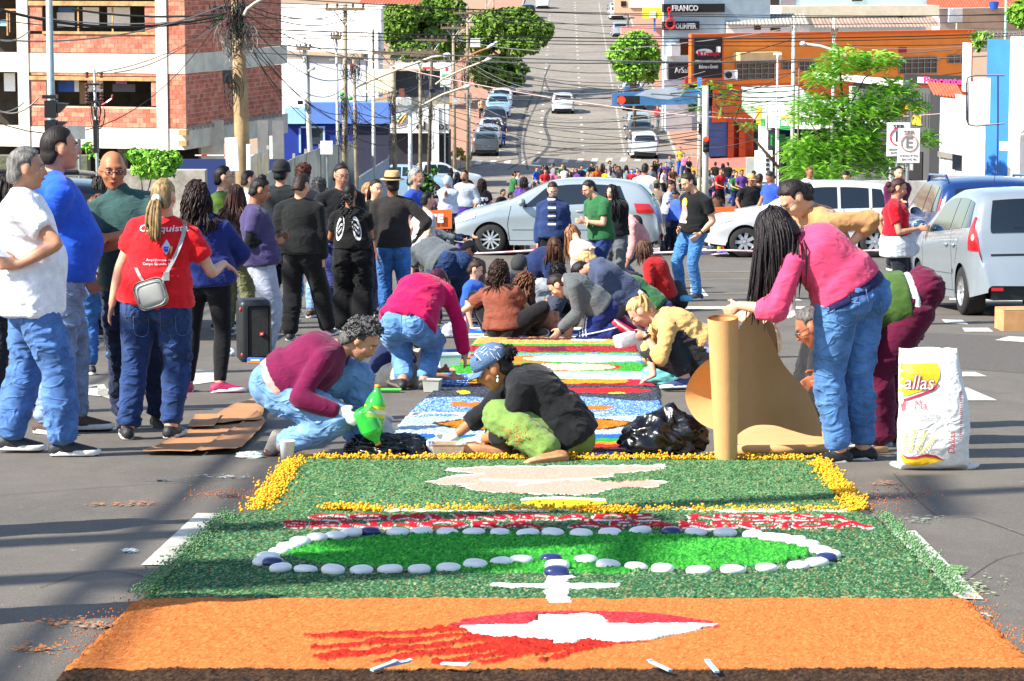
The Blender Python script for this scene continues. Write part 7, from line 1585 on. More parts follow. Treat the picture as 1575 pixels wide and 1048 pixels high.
br=human(label='woman in black with two long black braids and white eyelet print on her back',px=542,foot=512,top=276,lod=2,sex='f',yaw=176,pel=(543,None,0),nek=(539,322,0),head=(538,298,0),hyaw=165,hp=8,b=1.05,skin=SK1,hair='braids',hair_c='#0c0a0a',top_c='#141414',sleeve='short',hem=.06,loose=.012,bot_c='#101012',bot_n='trousers',bl=.045,bell=.03,wL=(535,375,.25),wR=(550,375,.25),eL=(-1,-.3,-.5),eR=(1,-.3,-.5),shoe_c='#1a1a1c')
for sx in(-1,1):
 for rr0,cc in((1.,'#c9c9c9'),(.72,'#141414'),(.45,'#bdbdbd'),(.25,'#141414')):shirt_shape(br,[(rr0*.34*cos(a)-.18*sx*sin(a),rr0*sin(a))for a in np.linspace(0,2*pi,22,endpoint=False)],350,538+sx*13,.13,cc,off=.004+.002*(1-rr0)*3)
human(label='man in straw hat and charcoal long-sleeved shirt seen from behind',px=606,s=140,top=262,hair_h=.05,lod=2,yaw=178,pel=(605,None,0),nek=(603,304,0),head=(603,282,0),hyaw=196,hp=0,skin=SK4,hair='buzz',hair_c='#1a1210',wear=('hat','#c9ad7c',mat('straw','#c2a472',.85,.2,60,.6,160)),top_c='#2d2a29',sleeve='34',loose=.014,hem=-.06,wL=(580,402,-.02),wR=(644,362,.1),eR=(.8,-.5,0),bot_c='#3a6ba8',b=1.0)
# ---- workers on the carpets
pwh=human(label='woman in purple cardigan and light jeans kneeling with white gloves, curly grey hair',px=480,foot=700,h=1.62,lod=2,sex='f',yaw=78,pel=(438,592,.05),nek=(524,536,0),head=(556,523,0),hyaw=82,hp=40,hs=1.06,b=1.22,belly=.04,skin=SK2,hair='curly',hair_c='#4f4e4c',top_c='#6a143e',sleeve='long',loose=.014,hem=.05,pu=.2,under=('hem','#b79a90',-.04),bot_c='#6f97c4',wR=(520,634,-.24),eR=(.5,-.6,-.7),wL=(585,640,.12),eL=(-.5,-.2,-.8),hdR=(.1,.9,-.35),hdL=(.1,.5,-.8),aR=(432,686,-.08),kR=(.2,1,-.9),aL=(548,682,.14),kL=(-.2,.8,1.),fR=(0,-.35,-.9),fL=92,shoe_c='#6f6a66',sole_c='#8b8478',laces=0)
glv=[]
sw=human(label='woman in black sweater, patterned cap and olive trousers sitting cross-legged by the box',px=815,foot=706,h=1.66,lod=2,sex='f',yaw=-86,pel=(868,668,.05),nek=(786,574,.03),head=(757,567,0),hyaw=-86,hp=32,hs=1.06,b=1.1,skin='#b0754f',hair='short',hairline=.05,hair_c='#120d0c',puff=(0,-.105,.03),earring=1,wear=('cap','#4f6a8e'),top_c='#1d1e20',sleeve='34',loose=.02,hem=-.08,pu=.3,bot_c='#6f8c46',bot_n='trousers',bl=.028,wR=(690,678,.12),eR=(.3,.3,-.8),wL=(736,676,.02),eL=(-.8,-.4,-.4),hdR=(0,.9,-.3),hdL=(0,.95,-.1),pnL=(0,0,-1),aL=(850,698,-.30),kL=(-.75,.95,.22),aR=(764,692,.02),kR=(.9,.2,.25),fL=(-.3,.95,-.1),fR=(0,.95,.1),shoe_c='#b07a4e',sole_c='#bb8a60',laces=0)
# gloves: thin latex over the hands
def gloves(h,sides,col=None,lng=.0):
 for sd in sides:
  G_=Geo();h.hand(G_,sd,.0035,True);e,w_=(h.elR,h.wR)if sd>0 else(h.elL,h.wL);d=nrm_(w_-e);G_.loft([w_-d*(.045+lng),w_+d*.01],[.034,.028],[.034,.026],h.chf,12,2,.2)
  obj('glove',remesh(G_.V,G_.F,.0075,2),col or M['glove'],h.t)
gloves(sw,(1,-1));gloves(pwh,(1,-1))
human(label='x',px=1,foot=1)if 0 else None
pw=[o for o in bpy.data.objects if o.get('label','').startswith('woman in purple cardigan')][0]
gb=human(label='woman in grey t-shirt and dark jeans bending over with her back to the camera',px=690,s=136,h=1.66,lod=2,sex='f',yaw=195,pel=(694,408,0),nek=(648,378,.32),head=(640,400,.5),hyaw=190,hp=70,b=1.25,skin=SK3,hair='short',hair_c='#1c1412',top_c='#565c60',hem=.1,loose=.015,bot_c='#24395f',wL=(636,440,.3),wR=(690,430,.6),pu=.0,aL=(672,492,0),aR=(712,492,0),shoe_c='#2a2a2c')
mg=human(label='woman in magenta sweater bending down, dark red hair, phone in her back jeans pocket',px=636,foot=600,h=1.6,lod=2,sex='f',yaw=172,pel=(626,500,0),nek=(662,432,.32),head=(672,436,.46),hyaw=150,hp=60,b=1.12,skin=SK2,hair='short',hair_c='#4a1226',top_c='#b8104e',sleeve='long',hem=.02,loose=.018,pu=.15,bot_c='#6390c4',wR=(714,545,.25),eR=(.8,-.2,.2),wL=(600,520,.5),aL=(620,586,0),aR=(652,586,.05),fL=205,fR=160,shoe_c='#1d1b1a',sole_c='#5a4a3c',legend=1.85,laces=0)
human(label='girl in brown t-shirt with long wavy hair seated on the ground, back to camera',px=775,foot=521,h=1.62,lod=2,sex='f',yaw=158,pel=(776,498,0),nek=(766,440,.03),head=(768,418,.06),hyaw=150,hp=15,b=1.1,skin=SK3,hair='wavy',hair_c='#3a261c',hl=.22,top_c='#7d4636',sleeve='short',hem=-.1,loose=.02,pu=.8,bot_c='#17171a',bot_n='leggings',bl=.004,wR=(812,478,.25),eR=(.6,.2,-.8),wL=(735,470,.3),aR=(822,508,.1),kR=(.9,.3,.35),aL=(750,510,.3),kL=(-.8,.5,.4),fR=120,shoe_c='#4a3a30')
human(label='boy in grey t-shirt and dark cap seated among the kneeling group',px=812,s=146,h=1.68,lod=1,yaw=-25,pel=(822,478,0),nek=(812,432,0),head=(799,412,0),hyaw=-20,hp=30,skin=SK3,hair='short',hair_c='#2a1c15',wear=('cap','#2c2e30'),top_c='#8f979c',bot_c='#3a4150',wL=(840,480,-.2),wR=(800,480,-.3),aR=(800,505,-.3),kR=(.8,.5,.4),aL=(840,505,-.2),kL=(-.8,.5,.4))
human(label='woman with very long curly ginger brown hair looking down at her phone',px=806,s=149,h=1.6,lod=1,sex='f',yaw=70,pel=(800,498,0),nek=(800,447,0),head=(808,436,0),hyaw=80,hp=40,skin=SK3,hair='wavy',hair_c='#6a3f24',hl=.34,top_c='#141416',bot_c='#9a6a50',bot_n='trousers',wR=(826,474,-.1),wL=(835,470,.1),aR=(850,505,0),kR=(.4,.9,.5),aL=(840,508,.2))
human(label='boy with black curly hair in black t-shirt kneeling behind the grey sweatshirt',px=852,s=145,h=1.68,lod=1,yaw=-20,pel=(848,482,.1),nek=(852,438,0),head=(858,424,-.05),hyaw=-15,hp=50,skin=SK2,hair='curly',hair_c='#120e0c',top_c='#141518',bot_c='#3b4658',wR=(835,495,-.2),wL=(868,495,-.2),aR=(832,508,.1),kR=(.7,.6,.3),aL=(865,508,.1))
human(label='blond boy bending behind the grey sweatshirt, only hair and shoulders showing',px=908,s=132,h=1.68,lod=1,yaw=-90,pel=(950,440,0),nek=(912,414,0),head=(903,402,0),hyaw=-90,hp=60,skin=SK3,hair='short',hair_c='#d0b070',top_c='#454c5c',sleeve='long',bot_c='#26282e',wR=(900,470,.1),wL=(895,470,-.1),aR=(960,490,.1),aL=(965,492,-.1),kR=(0,.7,-.8),kL=(0,.7,-.8),pu=0)
gs=human(label='kneeling boy in grey sweatshirt and navy track pants with white stripes',px=905,foot=523,h=1.72,lod=2,yaw=-88,pel=(925,476,.03),nek=(872,428,0),head=(858,440,.03),hyaw=-100,hp=55,skin=SK3,hair='short',hair_c='#2a1d18',top_c='#585c5e',sleeve='long',hem=.02,loose=.02,pu=.0,bot_c='#1d2a62',bot_n='track_pants',bl=.02,wL=(862,506,-.12),eL=(-.2,-.7,.2),wR=(880,500,.3),hdL=(0,.5,-.8),aL=(948,506,-.12),kL=(0,.7,-.9),aR=(962,500,.18),kR=(0,.7,-.9),fL=(0,-.75,-.5),fR=(0,-.7,-.6),shoe_c='#b01848',sole_c='#aeb0a6')
human(label='boy in blue grey hoodie crouching behind the navy track pants',px=950,s=146,h=1.75,lod=1,yaw=-75,pel=(968,460,.1),nek=(912,408,0),head=(895,420,.1),hyaw=-90,hp=60,skin=SK2,hair='short',hair_c='#1c1412',top_c='#3f4860',sleeve='long',loose=.03,hem=.02,hood=1,bot_c='#1a1a1e',bot_n='trousers',pu=.0,b=1.1,wL=(915,500,.1),wR=(905,490,.4),aL=(985,508,0),kL=(-.1,.7,-.8),aR=(990,500,.3),kR=(0,.7,-.8))
human(label='person in green t-shirt crouched low beside the black backpack',px=990,s=138,h=1.65,lod=1,yaw=-70,pel=(1008,476,0),nek=(960,430,.1),head=(942,446,.2),hyaw=-80,hp=60,skin=SK2,hair='short',hair_c='#1c1412',top_c='#2f6038',hem=-.05,loose=.02,bot_c='#22305a',pu=.0,b=1.1,wL=(940,490,.2),wR=(950,485,.3),aL=(1015,500,.1),kL=(-.4,.7,.1),aR=(1010,495,.3))
human(label='girl in red orange sweater with long brown hair sitting bent to the left',px=1012,s=124,h=1.6,lod=1,sex='f',yaw=-125,pel=(1018,452,0),nek=(1004,396,0),head=(990,384,0),hyaw=-100,hp=35,skin=SK3,hair='long',hair_c='#5a4030',hl=.2,top_c='#a81d1c',sleeve='long',hem=-.08,loose=.025,bot_c='#22262e',wL=(980,435,-.1),wR=(985,432,.2),aL=(985,465,.1),kL=(-.4,.9,.5),aR=(990,462,.3),kR=(.3,.9,.5))
yl=human(label='blond woman in yellow sweater squatting with white box in her hand',px=1040,foot=600,h=1.62,lod=2,sex='f',yaw=-84,pel=(1085,548,.06),nek=(1010,489,0),head=(985,480,0),hyaw=-95,hp=55,hs=1.05,b=1.08,skin=SK3,hair='pony',hair_c='#c2a066',hl=.3,ponyu=.08,top_c='#d6a866',sleeve='34',hem=.26,loose=.008,pu=.5,under=('hem','#b8bcd8',.12),bot_c='#2b2c2e',bot_n='trousers',bl=.012,wL=(992,514,-.18),eL=(-.4,-.1,-.9),wR=(1006,578,.12),eR=(.3,.2,-.6),hdL=(-.2,.9,-.3),hdR=(0,.9,-.35),pnR=(0,0,-1),aL=(1054,583,-.16),kL=(-.25,1,.32),aR=(1074,578,.20),kR=(.25,1,.25),fL=-80,fR=-85,shoe_c='#34426e',legend=1.85)
bt=human(label='young man in black printed t-shirt and blue jeans standing and looking down',px=1062,foot=463,h=1.80,lod=2,yaw=-48,pel=(1066,None,0),nek=(1071,297,0),head=(1058,281,-.03),hyaw=-60,hp=28,skin=SK3,hair='short',hair_c='#231914',top_c='#171819',hem=-.1,loose=.016,bot_c='#4478b0',wL=(1076,360,-.2),wR=(1046,352,-.05),aL=(1073,452,-.1),aR=(1048,448,.1),fL=-70,fR=-50,shoe_c='#2a3348')
shirt_shape(bt,[(.42*cos(a),.42*sin(a))for a in np.linspace(0,2*pi,18,endpoint=False)],312,1057,.16,'#c9b83a',1,'print',.004);shirt_shape(bt,[(-.35,.45),(0,.62),(.35,.4),(.5,-.3),(.4,-.75),(-.45,-.7),(-.4,0)],326,1058,.17,'#c98a86',1,'print',.006);shirt_shape(bt,[(.22*cos(a),.26*sin(a))for a in np.linspace(0,2*pi,14,endpoint=False)],312,1057,.16,'#d8a88a',1,'print',.008);shirt_shape(bt,[(-.6,.1),(.6,.12),(.6,-.12),(-.6,-.1)],341,1059,.14,'#d8d4ca',1,'print',.006)
pk=human(label='woman in pink sweater leaning on the upright paper roll, very long dark hair',px=1298,foot=710,h=1.72,lod=2,sex='f',yaw=-135,pel=(1308,452,0),nek=(1226,366,.0),head=(1192,356,-.02),hyaw=-120,hp=50,hs=1.05,b=1.14,skin=SK3,hair='long',hair_c='#1a1214',hl=.47,drift=(-.22,-.1,0),top_c='#d8466c',sleeve='34',hem=.08,loose=.016,pu=.35,under=('hem','#22244e',-.03),bot_c='#527db4',wL=(1136,470,-.06),eL=(-.3,-.2,-.7),hdL=(.0,.8,-.45),wR=(1160,470,.22),eR=(.5,.2,-.5),aL=(1290,694,-.02),aR=(1328,690,.12),kL=(-.1,1,.1),fL=-75,fR=-100,shoe_c='#161618',legend=1.88)
bg2=human(label='woman in beige sweater bending with one gloved arm down and hand on hip',px=1262,foot=666,h=1.66,lod=2,sex='f',yaw=-70,pel=(1292,448,.18),nek=(1248,322,.05),head=(1222,306,0),hyaw=-75,hp=48,hs=1.05,b=1.04,skin=SK3,hair='pony',hair_c='#231716',hl=.2,top_c='#b9895a',sleeve='34',hem=.05,loose=.014,pu=.4,bot_c='#232426',bot_n='trousers',bl=.04,bell=.03,wL=(1302,384,-.05),eL=(-.3,-1,.15),wR=(1215,470,.1),eR=(.2,.3,-.5),hdR=(0,.1,-1),aR=(1240,655,.1),aL=(1262,655,.0),fR=-85,fL=-80,shoe_c='#6a1f3a',sole_c='#b89a70',laces=0,glasses='#222')
gloves(bg2,(1,))
gm=human(label='grey haired man with glasses bending far over, green t-shirt and burgundy trousers',px=1372,foot=690,h=1.72,lod=2,yaw=-92,pel=(1408,462,.25),nek=(1290,472,.25),head=(1248,503,.22),hyaw=-100,hp=35,hroll=0,b=1.1,skin='#a8684a',hair='buzz',hair_c='#5e5854',glasses='#1a1a1a',top_c='#3f5a26',sleeve='short',hem=.12,loose=.03,pu=-.1,under=('hem','#d8d8d4',-.0),bot_c='#5a1230',bot_n='trousers',bl=.04,wL=(1280,580,.1),wR=(1262,575,.4),aL=(1352,676,.15),aR=(1388,672,.4),fL=-85,shoe_c='#8f979c')
rd=human(label='woman in red t-shirt with pale grey sweater tied round her waist',px=1378,s=137,top=270,lod=2,sex='f',yaw=78,pel=(1378,None,0),nek=(1376,309,0),head=(1382,290,0),hyaw=85,hp=20,b=1.02,skin=SK2,hair='bun',bunp=(0,-.12,.0),hair_c='#3a1c1a',top_c='#b80f22',sleeve='short',hem=.1,loose=.012,bot_c='#1d2028',bot_n='leggings',wR=(1412,352,-.15),eR=(.5,-.3,-.8),hdR=(0,1,.1),wL=(1362,370,.2))
G_=Geo();rd.torso(G_,.03,-.28,.2,.02,True);G_.ell(P(1407,383,rd.Y-.02),(.055,.05,.06),Matrix.Identity(3));
me=remesh(G_.V,G_.F,.013,3);rd.wrinkle(me,.016,7,(1.5,1.5,.7),9);obj('tied_sweater',me,cloth('#b9bcc0'),rd.t)
human(label='woman in navy bomber jacket over striped shirt looking down',px=850,s=112,top=275,lod=2,sex='f',yaw=-5,nek=(850,309,0),head=(850,292,-.02),hyaw=5,hp=32,skin=SK3,hair='pony',hair_c='#2a1a16',top_c='#24365e',sleeve='long',hem=-.12,loose=.04,bot_c='#16161a',bot_n='trousers',wR=(826,385,-.05),wL=(876,385,-.05),collar=1,glasses='#999')
q=[o for o in bpy.data.objects if o.get('label','').startswith('woman in navy bomber')][0];jk=[o for o in q.children if o.name.startswith('shirt')][0];Yq=q.location.y
for i in range(7):
 me=polyme([(-.055,-.013),(.055,-.013),(.055,.013),(-.055,.013)]);decal(me,jk.data,P(849,309+i*6.2,Yq-.3),(1,0,0),(0,0,1),.004+(i%2)*.0003,.02,'shirt_stripe',cloth('#d8d4c8' if i%2==0 else '#17171a','print'),q)
human(label='young man in green t-shirt with glasses looking at his hands',px=920,s=116,top=273,lod=2,yaw=-55,pel=(924,None,0),nek=(918,305,0),head=(906,291,0),hyaw=-65,hp=28,skin=SK3,hair='short',hair_c='#1c1512',glasses='#8a4a20',top_c='#2a5f38',hem=-.12,loose=.018,bot_c='#26386a',bot_n='trousers',wL=(900,341,-.2),wR=(902,345,-.1),eL=(-.5,-.3,-.9),eR=(.5,-.3,-.9),hdL=(.2,1,.1))
human(label='woman with very long black hair in black top behind the green t-shirt',px=945,s=110,top=281,lod=1,sex='f',yaw=-15,head=(940,296,0),hyaw=-30,hp=10,skin=SK3,hair='long',hair_c='#0f0c0c',hl=.42,top_c='#18181a',sleeve='34',bot_c='#5a5e60',bot_n='trousers',wL=(956,385,-.05))
human(label='boy in black hood and pink top leaning over by the silver car tail',px=985,s=106,h=1.62,lod=1,yaw=-90,pel=(985,375,.1),nek=(968,335,0),head=(978,346,0),hyaw=60,hp=40,skin=SK2,hair='short',hair_c='#120e0e',wear=('hood','#161618'),top_c='#c98f8c',sleeve='long',bot_c='#3a4a68',pu=.2)
human(label='woman with brown hair falling forward bending in navy jacket behind the cap boy',px=842,s=124,h=1.62,lod=1,sex='f',yaw=-60,pel=(812,425,.2),nek=(845,392,0),head=(852,380,-.05),hyaw=20,hp=50,skin=SK3,hair='long',hair_c='#4a2c1c',hl=.25,top_c='#1c2a52',sleeve='long',loose=.02,bot_c='#1a1e2c',b=1.1,pu=.2,aR=(800,470,.2),aL=(815,472,0))
human(label='girl in pale pink hoodie crouching behind the blond boy',px=892,s=118,h=1.58,lod=1,sex='f',yaw=-60,pel=(900,415,.1),nek=(890,372,0),head=(880,360,.3),hyaw=-60,hp=50,skin=SK3,hair='long',hair_c='#8a6040',top_c='#d6b0a4',sleeve='long',loose=.03,bot_c='#3a3f50',aR=(905,455,.1),aL=(900,455,0),wR=(908,380,-.3))
human(label='dark haired woman in navy top reaching right towards the silver car wheel',px=680,s=100,h=1.6,lod=1,sex='f',yaw=60,pel=(655,390,0),nek=(676,350,0),head=(690,343,0),hyaw=70,hp=30,skin=SK2,hair='long',hair_c='#14100f',hl=.18,top_c='#5f676c',sleeve='34',b=1.1,under=('sleeves','#1c2848'),bot_c='#26324a',wR=(722,372,-.1),wL=(724,365,.1),aR=(660,450,0),aL=(650,450,.2))
human(label='man in grey cap crouching at the car wheel',px=724,s=104,h=1.65,lod=1,yaw=20,pel=(722,440,0),nek=(722,398,0),head=(722,384,0),hyaw=-100,hp=20,skin=SK1,hair='buzz',wear=('cap','#3a3a3c'),top_c='#5a4a40',bot_c='#3a3a40',aR=(712,470,0),aL=(732,470,0),kR=(.4,.9,.5),kL=(-.4,.9,.5))
human(label='child with brown hair in red and blue behind the bending jeans',px=736,s=140,h=1.4,lod=1,yaw=70,pel=(728,470,0),nek=(728,432,0),head=(732,415,0),hyaw=80,hp=25,skin=SK3,hair='short',hair_c='#3a2418',top_c='#2a58b0',bot_c='#3a4a68',aR=(735,505,0),kR=(.4,.9,.5),aL=(720,505,0),kL=(-.4,.9,.5))
human(label='seated person in pale trousers and navy top reaching on to the carpet',px=610,foot=596,h=1.62,lod=1,sex='f',yaw=75,pel=(596,578,.35),nek=(620,530,.4),head=(645,515,.5),hyaw=80,hp=40,skin=SK2,hair='short',hair_c='#17110f',top_c='#1b2446',sleeve='short',bot_c='#b4aa98',bot_n='trousers',bl=.02,b=1.1,wR=(690,580,.3),eR=(.3,.1,-.8),wL=(680,570,.6),aR=(630,590,.3),kR=(.8,.6,.3),aL=(600,590,.6),kL=(-.7,.6,.4),pu=.3)
# ---- standing people further back: (px, s, top, yaw, sex, hair, hair colour, shirt, trousers, label, extras)
BACK=[(338,142,257,95,'m','short','#120e0d','#3f5a1c','#26324e','man in green t-shirt with glasses behind the navy hoodie',dict(glasses='#333',hp=0)),(378,122,263,110,'m','buzz','#241a16','#e2e2e4','#3a4a68','man in white t-shirt between green shirt and the high bun',{}),(362,150,285,160,'f','long','#3a1c14','#2a2224','#6a6a48','girl with reddish brown hair and khaki trousers behind the high bun woman',dict(wR=(384,312,-.15))),(432,136,250,165,'m','short','#141414','#1d2022','#222a3a','man in black beanie and black jacket',dict(wear=('beanie','#17181a'),sleeve='long')),(466,130,254,160,'f','curly','#4a2416','#1a1c26','#7a9ac0','woman with curly red brown hair behind the black sweatshirt boy',{}),(492,124,276,175,'m','curly','#3a3a3a','#1c2030','#5a6a88','grey haired person in dark jacket left of the glasses man',dict(sleeve='long')),(523,142,252,25,'m','short','#1d1412','#16181b','#3a3f78','tall man with glasses in black t-shirt behind the braids',dict(glasses='#222',hp=12,b=1.1)),(576,134,276,30,'f','pony','#1c1513','#1d2020','#3f3a60','smiling woman in black jacket left of the straw hat man',dict(sleeve='long',hp=4)),(562,130,281,70,'f','short','#a0754a','#b0a8b0','#5a5a80','fair haired child at the braids woman shoulder',{}),(634,118,260,70,'m','short','#8f8f8c','#2249b0','#2a3448','grey bearded man in royal blue shirt looking right',dict(beard='#a8a6a2',hp=0,b=1.1)),(652,124,296,120,'f','short','#0f0c0c','#b8b8b8','#5a5a5e','person with round black hair in pale shirt right of the straw hat',{}),(690,80,271,-10,'m','short','#2a1c14','#a9b2c4','#2c3450','boy in pale grey hoodie holding a phone up to his face',dict(hood=1,wear=('hood','#a9b2c4'),hp=45,sleeve='long',loose=.03,wL=(688,300,-.2),wR=(684,302,-.2))),(717,79,262,-25,'m','short','#14100f','#9aa2ac','#4a2a8a','smiling bearded man in grey sweater with purple apron',dict(beard='#1a1210',sleeve='34',hp=2,hem=.1)),(741,76,276,175,'f','wavy','#2a1a14','#131416','#22242c','woman with long wavy hair and lettered black t-shirt seen from behind',dict(hl=.2)),(805,70,273,170,'f','wavy','#33221c','#5a3a8a','#2a2a34','woman with long brown hair in purple behind the silver car bonnet',dict(hl=.22)),(990,72,252,165,'m','buzz','#15100e','#e6e6e8','#26324e','man in white t-shirt seen from behind at the silver car tail',dict(b=1.12)),(1008,74,278,170,'m','short','#1a1412','#7a6a58','#1d1d20','person in camouflage shirt right of the white t-shirt',dict(wear=('cap','#5a5a3a'))),(1026,78,278,70,'m','short','#120e0d','#aab2cc','#2a3348','boy in pale blue t-shirt right of the camouflage shirt',dict(hp=20)),(1041,80,292,-60,'m','short','#0e0c0c','#3a5ac0','#22283a','person in blue with bent head beside the black printed t-shirt',dict(hp=45,sleeve='long')),(1151,78,268,20,'m','short','#1a1412','#17181a','#22242c','man in tan cap and black t-shirt behind the white car bonnet',dict(wear=('cap','#b8935a'),skin=SK1)),(1165,76,268,160,'m','short','#2a1c15','#1a1c1f','#2a3040','young man in black t-shirt turned away beside the blue polo',{}),(1186,82,263,-60,'m','short','#2a2422','#2a48a8','#2a3040','man in blue polo shirt bowing his head',dict(hp=35,b=1.1)),(1240,72,257,25,'m','short','#6a4426','#dfe3ea','#3a4050','man with glasses in white t-shirt behind the white car roof',dict(glasses='#333',b=1.1,hp=10)),(1301,74,262,-40,'m','short','#0e0c0c','#7a4a40','#2a2a30','dark haired man behind the roof of the white car',dict(hp=40)),(1376,92,256,15,'m','buzz','#15100e','#5a1a40','#22242c','man in maroon long-sleeved shirt with hands joined by the blue estate',dict(sleeve='long',wR=(1383,312,-.2),wL=(1386,312,-.2))),(158,190,300,200,'f','long','#6a4228','#a89a96','#3a6aa8','woman with fair brown hair in beige top half hidden by the bald man',dict(hl=.3,sleeve='34')),(152,150,270,120,'f','long','#1c1412','#1a1b20','#20242e','dark clothed woman behind the bald man',{}),(2,230,268,60,'f','long','#1a1210','#2a2226','#22242c','person at the far left edge behind the white t-shirt',dict(hp=10)),]
for(px,s_,top,yaw,sex,hr,hc,tc,bc_,lab,ex)in BACK:
 kw=dict(label=lab,px=px,s=s_,top=top,yaw=yaw,hyaw=yaw,sex=sex,hair=hr,hair_c=hc,top_c=tc,bot_c=bc_,lod=1,skin=random.choice([SK1,SK2,SK3]),hair_h=.02)
 kw['wR']=('l',.25,.08+random.uniform(-.05,.2),.82+random.uniform(0,.15));kw['wL']=('l',-.25,.08+random.uniform(-.05,.2),.82+random.uniform(0,.15))
 kw.update(ex);human(**kw)
q=[o for o in bpy.data.objects if o.get('label','').startswith('woman with long wavy hair and lettered')][0];jk=[o for o in q.children if o.name.startswith('shirt')][0]
for tx,py in(('jure',307),('[nois]',318)):me=text_me(tx,.14,0,.006,res=2);decal(me,jk.data,P(742,py,q.location.y-.3),(1,0,0),(0,0,1),.005,.03,'lettering',cloth('#c9ccd0','print'),q)
# ---- the far crowd: copies of a few figures, dressed differently
PROT={}
def proto(kind,sex,hr):
 key=(kind,sex,hr)
 if key in PROT:return PROT[key]
 kw=dict(label='proto',px=CX,Y=150,h=1.68 if sex=='m' else 1.6,yaw=0,sex=sex,hair=hr,lod=0,hyaw=0,hp=12)
 if kind=='walk':kw.update(aR=('l',.1,.22,.1),aL=('l',-.1,-.22,.12),wR=('l',.25,-.1,.85),wL=('l',-.25,.22,.9))
 if kind=='bend':kw.update(lean=55,head=('l',0,.62,1.12),hp=60,wR=('l',.15,.5,.45),wL=('l',-.15,.5,.45),pu=.1)
 if kind=='sit':kw.update(ph=.22,lean=18,aR=('l',.15,.45,.1),aL=('l',-.15,.45,.1),kR=(.3,.8,1),kL=(-.3,.8,1),wR=('l',.2,.4,.45),wL=('l',-.2,.4,.45))
 if kind=='stand':kw.update(wR=('l',.12,.28,1.05),wL=('l',-.12,.28,1.05),eR=(.6,-.3,-.8),eL=(-.6,-.3,-.8))
 h=Human(kw);h.build();PROT[key]=(h,[False]);return PROT[key]
CN={'black':'#18191b','white':'#dcdcde','red':'#b8242e','blue':'#2a52b0','navy':'#1f2a4e','pink':'#c86a8a','purple':'#5a3a86','green':'#2f6a3a','yellow':'#d0b02a','grey':'#7a7f84','orange':'#c85a22','brown':'#5e3f30','beige':'#b89a78','teal':'#2a7a86'}
